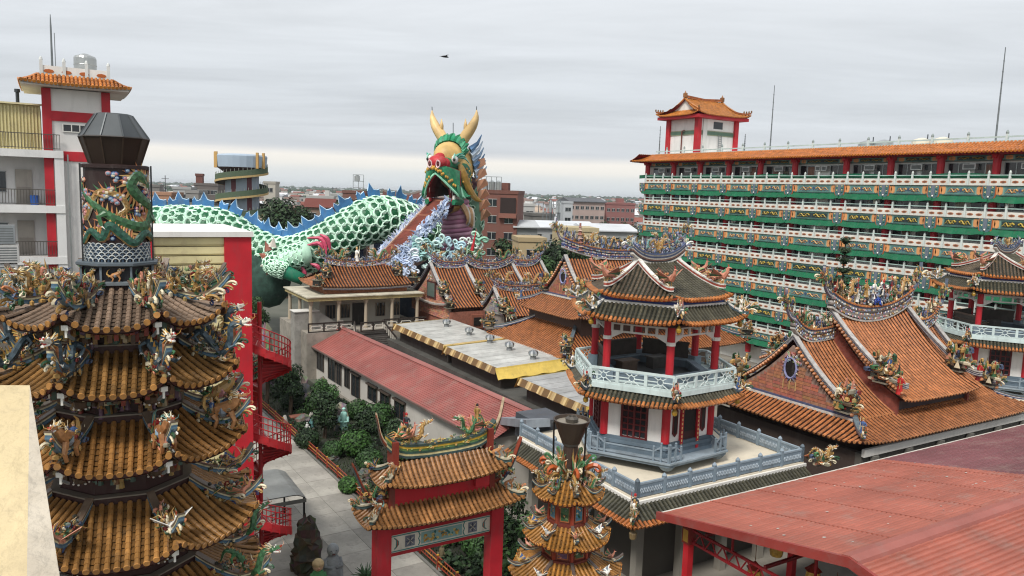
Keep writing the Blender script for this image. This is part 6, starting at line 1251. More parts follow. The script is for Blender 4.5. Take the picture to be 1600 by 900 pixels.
    for sy in (-1, 1):
        pc('whisker', lambda m: [m.tube(spline([(2.4 - .5 * k, sy * (2.9 - .1 * k), -1.6 - .15 * k), (2.5 - .5 * k, sy * (3.3 + .1 * k), -2.6 - .1 * k), (2.3 - .5 * k, sy * (3.75 + .15 * k), -3.3 + .15 * k)], 7), [.34, .34, .3, .25, .18, .1, .03], 5, (HG, hx('9adcbc'), hx('2a8058'))[k % 3]) for k in range(4)])
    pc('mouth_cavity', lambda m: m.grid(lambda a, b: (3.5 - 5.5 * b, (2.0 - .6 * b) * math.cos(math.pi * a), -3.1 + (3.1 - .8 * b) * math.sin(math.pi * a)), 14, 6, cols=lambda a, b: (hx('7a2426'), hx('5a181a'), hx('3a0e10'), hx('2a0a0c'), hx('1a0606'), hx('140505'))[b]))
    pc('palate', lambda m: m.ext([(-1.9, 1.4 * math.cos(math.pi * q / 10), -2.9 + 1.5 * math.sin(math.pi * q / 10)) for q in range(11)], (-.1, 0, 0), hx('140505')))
    pc('nose', lambda m: (m.ball((3.5, 0, 1.2), 1.15, hx('b52b32'), 16, (.95, 1.4, .75)), m.ball((2.6, 0, 1.8), .95, hx('b52b32'), 12, (1.3, 1.0, .6)), m.ball((3.0, -1.15, 1.0), .7, hx('a8262e'), 12), m.ball((3.0, 1.15, 1.0), .7, hx('a8262e'), 12)), smooth=True)
    for sy in (-1, 1):
        pc('nostril', lambda m: (m.tube([(4.62 - .1 * abs(math.cos(t * .524)), sy * .72 + .34 * math.cos(t * .524), 1.0 + .42 * math.sin(t * .524)) for t in range(13)], .1, 5, hx('e4c4c4'), cap=False), m.ball((4.4, sy * .72, 1.0), .28, hx('5a1418'), 7)))
        def eye(m, sy=sy):
            m.ball((2.15, sy * 2.2, 1.55), .55, hx('e0e0dc'), 10); m.ball((2.6, sy * 2.35, 1.55), .24, BLK, 8); m.tube([(2.3 + .4 * math.sin(t), sy * (2.25 + .15 * math.sin(t)), 1.55 + .6 * math.cos(t)) for t in [k * .35 - 1.6 for k in range(10)]], .12, 5, hx('9adcc8'))
            for k in range(6): horn(m, [(2.2 - .1 * k, sy * 2.4, 1.9), (1.9 - .2 * k, sy * (2.9 + .1 * k), 2.2 - .12 * k), (1.5 - .25 * k, sy * (3.3 + .12 * k), 2.3 - .3 * k)], .22, (hx('3f9a86'), hx('9adcc8'))[k % 2], 5)
        pc('eye', eye)
        def hornf(m, sy=sy):
            m.tube(spline([(-1.0, sy * 1.2, 3.2), (-1.1, sy * 2.2, 4.4), (-1.2, sy * 3.3, 5.5), (-1.3, sy * 3.95, 6.6), (-1.3, sy * 4.05, 7.6)], 12), [.72, .8, .82, .8, .78, .72, .68, .6, .5, .36, .2, .04], 9, hx('d4b47c')); m.tube([(-1.1, sy * 2.3, 4.9), (-1.1, sy * 2.15, 5.7), (-1.1, sy * 2.2, 6.5)], [.4, .3, .04], 6, hx('d4b47c')); m.bar((-1.3, sy * 4.02, 7.3), (-1.3, sy * 4.05, 8.0), .09, col=DGREY)
        pc('horn', hornf, smooth=True)
        pc('cheek', lambda m: (m.ball((-.2, sy * 2.35, -.9), 1.75, hx('1a5a3e'), 14, (1.1, .62, 1.15)), [m.ball((-.2 + 1.5 * math.cos(k * 2.4) * (k / 14) ** .5, sy * (3.35 - .25 * k / 14), -.9 + 1.5 * math.sin(k * 2.4) * (k / 14) ** .5), .17, hx('c09644'), 6) for k in range(14)]), smooth=True)
        pc('cheek_flap', lambda m: m.tube(spline([(1.5, sy * 2.6, 1.0), (1.2, sy * 3.1, -.2), (.4, sy * 3.5, -1.8), (-.6, sy * 4.2, -3.2), (-1.3, sy * 5.0, -3.7)], 11), [.15, .28, .34, .36, .35, .33, .3, .27, .22, .15, .04], 7, hx('a88440'), flat=1.7))
        pc('teeth', lambda m: [spike(m, (3.0 - .4 * k, sy * (1.9 + .16 * k), -1.9 - .1 * k), (0, 0, -1.1 if k % 2 else -.7), .19, WHT, 5) for k in range(4)])
        pc('mane', lambda m: [horn(m, [(-1.6 - .35 * k, sy * 2.7, 2.7 - .7 * k), (-2.6 - .35 * k, sy * 3.5, 3.5 - .75 * k), (-3.4 - .35 * k, sy * 3.8, 4.6 - .8 * k)], .5, (hx('5f86ae'), hx('c4d4e4'), hx('8fa9c4'))[k % 3], 5) for k in range(6)])
    def crown(m):
        for k in range(17): a = -1.75 + 3.5 * k / 16; m.tube(spline([(.1, 2.35 * math.sin(a), 2.4 + 1.3 * math.cos(a)), (-.2, 2.65 * math.sin(a), 2.75 + 1.5 * math.cos(a)), (-.7, 2.9 * math.sin(a) + .25 * (-1) ** k, 3.0 + 1.75 * math.cos(a))], 5), [.42, .46, .4, .26, .04], 5, (HG, hx('2f8f68'))[k % 2])
    pc('crown_leaves', crown)
    pc('lightning_rod', lambda m: m.bar((-1, 0, 4.2), (-1, 0, 6.0), .08, col=DGREY))
    def jaw(m):
        m.grid(lambda a, b: (-1.5 + 4.4 * b, 2.5 * math.cos(math.pi * (1 + a)), -4.1 - (.9 + .3 * b) * math.sin(math.pi * a)), 12, 5, cols=lambda a, b: hx('9a7440')); m.grid(lambda a, b: (-1.5 + 4.4 * b, 2.2 * math.cos(math.pi * (1 + a)), -4.0 - .5 * math.sin(math.pi * a)), 12, 5, cols=lambda a, b: hx('7a2224'), flip=True)
        for sy in (-1, 1):
            m.tube([(-1.5, sy * 2.5, -3.9), (1.2, sy * 2.5, -3.7), (2.9, sy * 2.4, -3.6)], [.42, .42, .38], 6, HG); m.tube([(-1.5, sy * 2.2, -3.7), (2.7, sy * 2.1, -3.4)], [.3, .3], 5, hx('a8323a'))
            for k in range(4): m.box(.3 + .65 * k, .82 + .65 * k, sy * 2.3 - .18, sy * 2.3 + .18, -3.5, -2.8, WHT)
    pc('lower_jaw', jaw)
    pc('neck_fin', lambda m: [m.ext([(-3.0 - .25 * k, 2.7 + .1 * k, 1.4 - 1.3 * k), (-3.0 - .25 * k, 2.7 + .1 * k, .0 - 1.3 * k), (-3.6 - .25 * k, 4.4 + .1 * k, .9 - 1.3 * k), (-3.5, 4.2 + .1 * k, 1.7 - 1.3 * k)], (-.2, 0, 0), hx('cf9a7c')) for k in range(6)], kind='stuff')
    pc('throat_hair', lambda m: [m.tube(spline([(.6 - .45 * k, 2.5, -4.0 - .2 * k), (.6 - .45 * k, 3.3, -4.9), (.2 - .45 * k, 3.4, -5.9 - .2 * k), (.0 - .45 * k, 2.9, -6.6 - .2 * k)], 8), [.42, .45, .42, .36, .28, .2, .12, .03], 5, (hx('cfa67c'), WHT, hx('c09a74'))[k % 3]) for k in range(5)])
    # pink ribbed throat below the jaw
    th_ = MB(); c0, c1 = at(712, 318, 103.5), at(716, 392, 106)
    for q in range(11):
        t = q / 11; p = c0.lerp(c1, t); w_ = 1.55 + .5 * t; th_.tube([p + V((w_ * math.cos(a) * 1.0, -w_ * math.sin(a) * .7 - .5, .25 * math.cos(a))) for a in [math.pi * k / 8 for k in range(9)]], .38, 6, (hx('b27896'), hx('c99ab0'))[q % 2])
    th_.build('throat', 'dragon_paint', root, smooth=True)
    # ---- stair down from the mouth
    st = thing('dragon_stair', 'brown stair with white cloud balustrades descending from the dragon mouth', 'staircase')
    A = at(688, 312, 101.0); B = at(594, 412, 95.2); d = B - A; hd = V((d.x, d.y, 0)).normalized(); sd = V((-hd.y, hd.x, 0)); nst = 46
    q = MB(hx('7a4136')); 
    for k in range(nst):
        t = k / nst; p = A + d * t; L_ = d.length / nst; wv = 1.4
        mm = MB(hx('83493c') if k % 11 else hx('a06a54')); mm.M = frame(p, hd, (0, 0, 1)); mm.box(-.3, .3, -wv, wv, -.32, 0); mm.build('step', 'concrete', st)
    if sd.y > 0: sd = -sd                          # sd points to the near side
    for sg in (-1, 1):
        m = MB(hx('c9a890') if sg < 0 else hx('b08a78')); m.bar(A + sd * sg * 1.5 + V((0, 0, -.1 if sg < 0 else -.4)), B + sd * sg * 1.5 + V((0, 0, -.1 if sg < 0 else -.4)), .25, .7); m.build('stringer', 'concrete', st); g = random.Random(4 + sg); m = MB(); CS = (hx('b4c4dc'), hx('a3b4d0'), hx('d8e0ea'), hx('8f9fc0'), hx('c4d0e4'))
        for k in range(64):
            t = (k + .5) / 64; p = A + d * t + sd * sg * 1.65; up_ = V((0, 0, 1))
            for q in range(5):
                a = g.uniform(-.9, .9); e = p + sd * sg * g.uniform(-.05, .2) + V((0, 0, g.uniform(-1.5, .3) if sg > 0 else g.uniform(-.1, .3))); tip = V((hd.x * math.sin(a), hd.y * math.sin(a), math.cos(a))) * (g.uniform(.5, 1.0) if sg < 0 else g.uniform(.4, .8)) * (1 if (q < 3 or sg < 0) else -1)
                horn(m, [e, e + tip * .6 + hd * g.uniform(-.15, .15), e + tip + hd * g.uniform(-.45, .45)], .2, g.choice(CS), 5)
            if k % 3 == 0: curl(m, p + V((0, 0, .1)), .7, g.choice(CS), sd * sg, (-hd.x, -hd.y, .8), .6, 8, .17, g.choice((-1, 1)))
        m.build('cloud_balustrade', 'dragon_paint', st, kind='stuff')
    # pale cloud scroll work below the stair
    cs = thing('cloud_screen', 'pale mint cloud scroll screen beneath the dragon neck', 'screen'); g = random.Random(12)
    for (u0, u1, v0, v1, Yc, cols) in ((640, 668, 378, 412, 95.5, ('a9d0cc', 'c9e0dc', '8fbab8')), (676, 716, 380, 410, 97, ('a9c8d0', 'b9d8d4', '9ab8c4')), (615, 645, 395, 418, 94.8, ('b9c7dc', 'd2dae4', 'a3b4d0')), (728, 752, 372, 405, 100, ('a9d0b8', 'd8e4dc', '7fae98'))):
        m = MB()
        for k in range(30): p = at(g.uniform(u0, u1), g.uniform(v0, v1), Yc + g.uniform(-.3, .3)); curl(m, p, g.uniform(.9, 1.7), hx(g.choice(cols)), (.1, -1, 0), (g.uniform(-1, 1), 0, g.uniform(-1, 1)), .72, 11, .13, g.choice((-1, 1)))
        m.build('cloud_scroll', 'dragon_paint', cs, kind='stuff')
    m = MB(hx('26303c')); a, b = at(600, 420, 98), at(735, 420, 101); m.ext([(a.x, a.y, 0), (b.x, b.y, 0), (b.x, b.y, 13.5), (a.x + 6, a.y + 1, 12.0), (a.x, a.y, 8)], (.3, .8, 0)); m.build('backing_wall', 'dragon_paint', cs)
    m = MB(hx('b02c30')); spike(m, at(738, 392, 98), V((.5, 0, 3)), .3, hx('b83038')); m.build('flag', 'dragon_paint', cs)
big_dragon()
# ------------------------------------------------------------------ white building with the red-framed tower, far left
def white_building():
    s = thing('white_building', 'white apartment block with open balconies and cream metal roof shed', 'building', W(0, 56), TH); WH = hx('d8d8d6')
    m = MB(WH); m.box(-9, -.2, 1.9, 9, 0, 22.2); m.box(.25, .75, -.05, 9, 0, 22.2); m.box(-9, -8.6, 0, 1.9, 0, 22.2); m.build('wall', 'plaster', s)
    for z in (22.2, 18.8, 15.6, 12.4): m = MB(WH); m.box(-9, .75, -.1, 2, z - .45, z); m.build('floor_slab', 'plaster', s)
    for z in (18.8, 15.6, 22.2):
        rl = MB(hx('5a5650')); rl.box(-9, .6, .0, .05, z + .95, z + 1.0); rl.box(-9, .6, .0, .05, z + .1, z + .14)
        for k in range(62): rl.box(-8.9 + .155 * k, -8.87 + .155 * k, .01, .04, z + .14, z + .95)
        rl.build('railing', 'metal', s)
    for z in (18.8, 15.6):
        for x, w_, c in ((-1.9, .9, hx('a8a39a')), (-4.2, .9, hx('a8a39a')), (-6.6, .9, hx('a8a39a'))): m = MB(c); m.box(x, x + w_, 1.82, 1.9, z, z + 2.2); m.box(x + .08, x + w_ - .08, 1.79, 1.82, z + .1, z + 1.1, hx('8f8a82')); m.build('door', 'paintwork', s)
        for x in (-3.3, -5.6, -8.0): m = MB(hx('1c2224')); m.box(x, x + .9, 1.85, 1.92, z + .8, z + 2.0); w_ = m.build('window', 'glass', s); f = MB(hx('8f9494')); f.box(x - .05, x + .95, 1.81, 1.85, z + .75, z + .8); f.box(x - .05, x + .95, 1.81, 1.85, z + 2.0, z + 2.05); f.box(x + .43, x + .47, 1.81, 1.849, z + .8, z + 2.0); f.build('window_frame', 'metal', w_)
    m = MB(hx('c6ba86')); m.box(-9, -.4, 1.2, 7, 22.2, 25.0)
    for k in range(48): m.box(-8.95 + .18 * k, -8.87 + .18 * k, 1.14, 1.2, 22.2, 24.9, hx('cfc491'))
    m.build('roof_shed', 'sheet', s); m = MB(hx('d5cba2')); m.ext([(-9.2, .9, 24.95), (-9.2, .9, 25.05), (-9.2, 7, 25.5), (-9.2, 7, 25.4)], (8.9, 0, 0)); m.build('shed_roof', 'sheet', s)
    m = MB(DGREY); m.lathe([(.1, 25), (.1, 25.8), (.16, 25.8), (.16, 26.0)], 8, (-1.6, 2.5, 0)); m.build('vent_pipe', 'metal', s)
    m = MB(hx('3a4a3a')); m.bar((.98, .0, 8), (.98, .0, 22), .08, col=hx('8f9492')); m.build('drain_pipe', 'metal', s)
    for (x, y, z, c, sz) in ((-.9, 1.3, 18.8, hx('2f5fae'), .32),): m = MB(c); m.lathe([(.22, 0), (.27, .55), (.27, .6)], 12, (x, y, z)); tag(m.build('plastic_bin', 'paintwork', None, loc=W(0, 56), rz=TH), 'blue plastic bin standing on the white balcony', 'bin')
    t = thing('stair_tower', 'white stair tower with red frame, orange pent eave and balustraded roof', 'tower', W(-.3, 56.2), TH); RD = hx('b3222e'); w_ = 3.75
    m = MB(hx('dedcd8')); m.box(.2, w_ - .2, .1, 4.5, 0, 26.0); m.build('wall', 'plaster', t)
    for x in (0, w_ - .5): m = MB(RD); m.box(x, x + .5, 0, .5, 14, 26.0); m.build('column', 'paintwork', t)
    m = MB(RD); m.box(-.0, .5, 4.2, 4.7, 14, 26.0); m.build('column', 'paintwork', t)
    for z in (24.05, 21.6): m = MB(RD); m.box(.5, w_ - .5, .03, .3, z, z + .6); m.build('beam', 'paintwork', t)
    m = MB(hx('1d2426'))
    m.box(1.1, 2.9, .06, .1, 23.45, 23.85); wn = m.build('window', 'glass', t); m = MB(WHT)
    m.box(1.05, 2.91, .02, .06, 23.39, 23.45); m.box(1.05, 2.91, .02, .06, 23.85, 23.91)
    for x in (1.08, 1.55, 2.0, 2.45, 2.88): m.box(x - .03, x + .03, .015, .065, 23.40, 23.90)
    m.build('window_frame', 'metal', wn)
    m = MB(hx('cfccc6')); m.ext([(-1.0, -1.0, 26.05), (w_ + 1.0, -1.0, 26.05), (w_ + 1, 5.5, 26.05), (-1, 5.5, 26.05)], (0, 0, .15), hx('cfcac4')); m.build('eave_soffit', 'plaster', t)
    rf = put('pent_roof', None, t); c = hx('b06a2a')
    for rz, loc, we, wt in ((0, (w_ / 2, -1.1, 26.2), w_ / 2 + 1.1, w_ / 2 + .2), (-math.pi / 2, (-1.1, 2.2, 26.2), 3.4, 2.5), (math.pi / 2, (w_ + 1.1, 2.2, 26.2), 3.4, 2.5)): slope(rf, we, .95, .6, .1, .22, .09, c, hx('bd7a34'), loc=loc, rz=rz, wt=wt, single=(rz == 0), pan=hx('7a4520'), courses=3, tile=.3, soffit=hx('cfcac4'))
    m = MB(hx('e0ded8')); m.box(0, w_, .0, .15, 26.75, 27.35); m.box(0, .15, .15, 4.5, 26.75, 27.35); m.box(w_ - .15, w_, .15, 4.5, 26.75, 27.35)
    for k in range(4): x = .45 + .95 * k; m.ext([(x + .28 * math.cos(q * .785), -.001, 27.02 + .12 * math.sin(q * .785)) for q in range(8)], (0, -.02, 0), hx('b0602e'))
    m.build('roof_balustrade', 'plaster', t)
    for k in range(4):
        m = MB(hx('d0d3d0')); x = .05 + (w_ - .1) / 3 * k; m.box(x - .09, x + .09, -.06, .12, 26.75, 27.65); m.lathe([(.11, 27.65), (.07, 27.8), (.02, 27.88)], 6, (x, .03, 0)); m.build('baluster_post', 'plaster', t)
    o = thing('water_tank', 'stainless steel water tank on the white stair tower', 'water tank', W(2.2, 58.2, 26.75), TH); m = MB(hx('b9bbb8')); m.lathe([(.62, .5), (.66, .6), (.66, 1.05), (.68, 1.08), (.66, 1.11), (.66, 1.5), (.6, 1.62), (.15, 1.8)], 18); m.build('tank_body', 'steel', o); m = MB(GREY)
    for q in range(4): m.bar((.5 * math.cos(q * 1.57), .5 * math.sin(q * 1.57), -.2), (.5 * math.cos(q * 1.57), .5 * math.sin(q * 1.57), .55), .07)
    m.build('stand', 'metal', o, kind='stuff')
    o = thing('antenna_mast', 'grey twin antenna mast on the white stair tower roof', 'mast', W(.35, 57.6, 26.75), TH); m = MB(hx('7a7f80')); m.lathe([(.07, 0), (.05, 3.2), (.02, 3.9)], 6); m.build('pole', 'metal', o); m = MB(hx('8a8f90')); m.bar((.18, 0, 0), (.18, 0, 2.8), .05); m.build('stay', 'metal', o)
    m = MB(hx('b3222e')); m.box(2.5, 3.4, -.05, .0, 21.6, 22.0)
white_building()
# low sheds below it
sh = thing('corrugated_shed', 'low shed with grey corrugated roofs in front of the white building', 'shed', W(0, 0), TH)
for k, (a0, a1, b0, b1, z0, z1, c) in enumerate(((-3.6, 0.2, 38, 45, 14.6, 15.9, hx('7d8284')), (-6, -3.4, 38, 45, 15.2, 15.9, hx('a9acab')))):
    m = MB(c); n = int((a1 - a0) / .14)
    for q in range(n): x = a0 + (a1 - a0) * q / n; m.ext([(x, b0, z0), (x + .05, b0, z0 + .06), (x + .1, b0, z0 + .06), (x + .14, b0, z0)], (0, b1 - b0, z1 - z0))
    m.build('corrugated_roof', 'metal', sh)
    m = MB(hx('b9b6b0')); m.box(a0 + .1, a1 - .1, b0 + .3, b1 - .2, 0, z0 - .03); m.build('wall', 'plaster', sh)
for k in range(7): m = MB(hx('c4c2bc')); m.box(.3, .75, 39 + .95 * k, 39.85 + .95 * k, 14.2, 15.3 + .1 * (k % 2)); m.build('parapet_block', 'plaster', sh)
for k, (u, v, lab) in enumerate(((6, 365, 'steel rooftop duct unit at the far left edge, topmost'), (12, 395, 'white stacked rooftop condenser under the steel duct'), (10, 425, 'lower white rooftop condenser at the left edge'))):
    p = at(u, v, 40); m = MB(hx('c9c9c6') if k else hx('8f9496')); m.box(-.5, .5, -.4, .4, -.5, .45)
    for q in range(6): m.box(-.42, .42, -.41, -.4, -.4 + .13 * q, -.34 + .13 * q, hx('6f7374'))
    tag(m.build('condenser_unit', 'metal', None, loc=p, rz=TH), lab, 'condenser')
m = MB(hx('6a6560')); m.box(-9, 1.2, 37.4, 46, 0, 14); tag(m.build('lower_annex', 'plaster', None, loc=W(0, 0), rz=TH), 'plain grey annex under the corrugated shed', 'building')
# ------------------------------------------------------------------ long white building with a red tile-sheet roof, rotated a little off the grid
def long_house():
    ang = TH + R(2.6); s = thing('long_house', 'long white one-storey house with pinkish red sheet roof and gable parapets', 'house', W(24.0, 66), ang); b0, b1 = -22.0, 15.0; ze, zr, w_ = 3.55, 5.25, 3.6; RC = hx('95564f')
    m = MB(hx('bfbbb3')); m.box(.5, 2 * w_ - .4, b0 + .4, b1 - .2, 0, ze + .1); m.build('wall', 'plaster', s)
    for nm, x0, sg in (('roof_sheet', 0, 1), ('roof_sheet', 2 * w_, -1)):
        m = MB(RC); n = 20; ns = int((b1 - b0) / .25)
        for k in range(n):
            t0, t1 = k / n, (k + 1) / n; xa, xb = x0 + sg * w_ * t0, x0 + sg * w_ * t1; za, zb = ze + (zr - ze) * t0, ze + (zr - ze) * t1
            i = m.P([(xa, b0 + (b1 - b0) * q / ns, za + .04 + .012 * (q % 2)) for q in range(ns + 1)]); j = m.P([(xb, b0 + (b1 - b0) * q / ns, zb + .012 * (q % 2)) for q in range(ns + 1)]); l_ = m.P([(xa, b0 + (b1 - b0) * q / ns, za) for q in range(ns + 1)])
            for q in range(ns):
                f = (i+q, j+q, j+q+1, i+q+1); m.F(f[::-1] if sg > 0 else f); f = (l_+q, i+q, i+q+1, l_+q+1); m.F(f[::-1] if sg > 0 else f, tuple(c * .75 for c in RC))
        m.build(nm, 'roofing', s)
    m = MB(hx('98605a')); m.ext([(w_ - .28, b0, zr - .02), (w_ - .2, b0, zr + .1), (w_ + .2, b0, zr + .1), (w_ + .28, b0, zr - .02)], (0, b1 - b0, 0)); m.build('ridge_cap', 'sheet', s); m = MB(hx('6f5a54')); m.box(-.06, .02, b0, b1, ze - .12, ze + .02); m.build('eave_trim', 'sheet', s)
    m = MB(hx('7d7872')); m.ext([(-.2, b1 - .05, ze - .3), (-.2, b1 - .05, ze + .35), (w_ - .3, b1 - .05, zr + .35), (w_ - .3, b1 - .05, zr + .75), (w_ + .3, b1 - .05, zr + .75), (w_ + .3, b1 - .05, zr + .35), (2 * w_ + .2, b1 - .05, ze + .35), (2 * w_ + .2, b1 - .05, 0), (-.2, b1 - .05, 0)], (0, .35, 0)); m.build('gable_parapet', 'concrete', s)
    for k, (y, h, z) in enumerate(((12.6, 2.0, 1.2), (9.2, 2.3, .9), (7.2, 2.2, .9), (5.0, 2.0, 1.1), (2.8, 2.2, .7), (-1.2, 1.4, 1.3), (-4, 1.4, 1.3), (-7, 1.5, 1.2))):
        wd = .55 if k in (2, 3) else .95; m = MB(hx('2e3230')); m.box(.44, .5, y - wd, y + wd, z, z + h, hx('3a3f3c')); wn = m.build('window', 'glass', s); m = MB(hx('4a4038')); m.box(.2, .5, y - wd - .15, y + wd + .15, z + h, z + h + .14); m.box(.38, .44, y - wd - .08, y - wd, z, z + h); m.box(.38, .44, y + wd, y + wd + .08, z, z + h); m.box(.39, .439, y - .03, y + .03, z, z + h); m.build('window_frame', 'paintwork', wn)
    b = thing('concrete_block', 'bare grey concrete stair block beside the long red roof', 'wall', W(24.5, 83.5), TH); m = MB(hx('8d8a84')); m.ext([(-2.4, -1.4, 0), (-2.4, -1.4, 7.0), (.2, -1.4, 7.0), (3.2, -1.4, 5.0), (3.2, -1.4, 0)], (0, 1.6, 0)); m.build('block_wall', 'concrete', b); m = MB(hx('d0cec8')); m.box(-2.5, .3, -1.5, .3, 7.0, 7.08); m.build('cap', 'plaster', b)
long_house()
# ------------------------------------------------------------------ flat roof with raised skylight sheds
def flat_roof():
    s = thing('flat_roof_block', 'flat dark asphalt roof between the red house and the temple halls', 'building', W(0, 0), TH)
    m = MB(hx('4c4b47')); m.box(31.2, 39.2, 40.5, 79, 0, 4.15); m.build('roof_body', 'concrete', s); m = MB(hx('c9c6bf')); m.box(34, 37.5, 76.5, 80.5, 4.15, 4.5); m.build('white_step', 'plaster', s)
    for k, (b0, b1, a0, a1, lab) in enumerate(((64.6, 77.0, 31.7, 38.2, 'raised skylight shed with grey sheet roof and yellow edge cloth, farthest of three'), (54.2, 64.0, 31.5, 38.4, 'middle skylight shed with grey sheet roof and yellow valance'), (41.5, 50.6, 31.5, 38.4, 'nearest skylight shed with darker grey sheet roof and yellow edges'))):
        t = thing('skylight_shed', lab, 'shed', W(0, 0), TH, 'skylight sheds on the flat roof'); z0, z1 = 5.9, 6.15; GR = hx('d2d2cc') if k < 2 else hx('b9bab8'); YC = hx('d0b882') if k < 1 else hx('d4b85c')
        n = 7; m = MB(GR)
        for q in range(n):
            y0, y1 = b0 + (b1 - b0) * q / n, b0 + (b1 - b0) * (q + 1) / n
            sh_ = MB(tuple(c * (1 + .05 * ((q * 5) % 3 - 1)) for c in GR)); sh_.ext([(a0, y0 + .03, z0), (a1, y0 + .03, z1), (a1, y0 + .03, z1 + .08), (a0, y0 + .03, z0 + .08)], (0, y1 - y0 - .06, 0)); sh_.build('roof_sheet', 'metal', t)
        for (ya, yb) in ((b0 - .55, b0), (b1 + .55, b1)):
            m = MB(YC); m.grid(lambda a, b: (a0 - .3 + (a1 - a0 + .3) * a, ya + (yb - ya) * math.sin(b * 1.57), z0 + (z1 - z0) * a + .14 - .9 * (1 - b) ** 1.3 + .05 * math.sin(a * 23) * (1 - b)), 24, 4, flip=ya > yb); m.grid(lambda a, b: (a0 - .3 + (a1 - a0 + .3) * a, ya + (yb - ya) * math.sin(b * 1.57), z0 + (z1 - z0) * a + .12 - .9 * (1 - b) ** 1.3 + .05 * math.sin(a * 23) * (1 - b)), 24, 4, flip=ya < yb); m.build('edge_cloth', 'paintwork', t)
        m = MB(hx('7a5a34')); N = 26
        def fn(a, b): return (a0 - .05 - .3 * b, b0 + (b1 - b0) * a, z0 + .1 - .55 * b * (.93 + .07 * abs(math.sin(a * 18))))
        m.grid(fn, N * 3, 2, cols=lambda a, b: (hx('b0966a'), hx('94784a'), hx('c4ac7a'))[(a // 2) % 3]); m.grid(fn, N * 3, 2, cols=lambda a, b: hx('6d5230'), flip=True); m.build('valance', 'paintwork', t)
        m = MB(hx('3a3632')); m.box(a0 + .4, a1 - .2, b0 + .3, b1 - .3, 4.15, z0 - .2); m.build('shed_wall', 'plaster', t)
    for k, b in enumerate((72.9, 67.7, 63.4, 59.7, 55.6)):
        t = thing('roof_ventilator', 'small steel turbine ventilator on the skylight sheds, %s from the far end' % ('first', 'second', 'third', 'fourth', 'fifth', 'sixth')[k], 'ventilator', W(35.8, b, 6.08), TH, 'turbine ventilators'); m = MB(); m.lathe([(.26, 0), (.26, .3)], 12, col=hx('8f9294')); m.box(-.42, .42, -.42, .42, -.06, .0, hx('7d8082')); m.build('collar', 'metal', t); m = MB(); m.lathe([(.24, .3), (.42, .42), (.46, .6), (.4, .76), (.15, .86)], 14, cols=lambda k, j: (hx('c4c6c6'), hx('8f9496'))[j % 2]); m.build('turbine', 'steel', t)
    t = thing('air_duct', 'grey sheet-metal air duct sloping down beside the pavilion deck', 'duct', W(0, 0), TH); m = MB(hx('9aa3ac')); p, q = V((27.3, 45, 4.6)), V((25.8, 39.2, 6.2)); m.bar(p, q, 1.6, .5); m.build('duct_body', 'metal', t); m = MB(hx('6f757b')); m.box(26.2, 28.6, 40, 42.6, 4.4, 6.0, hx('5a5f66')); m.build('fan_box', 'metal', t)
flat_roof()
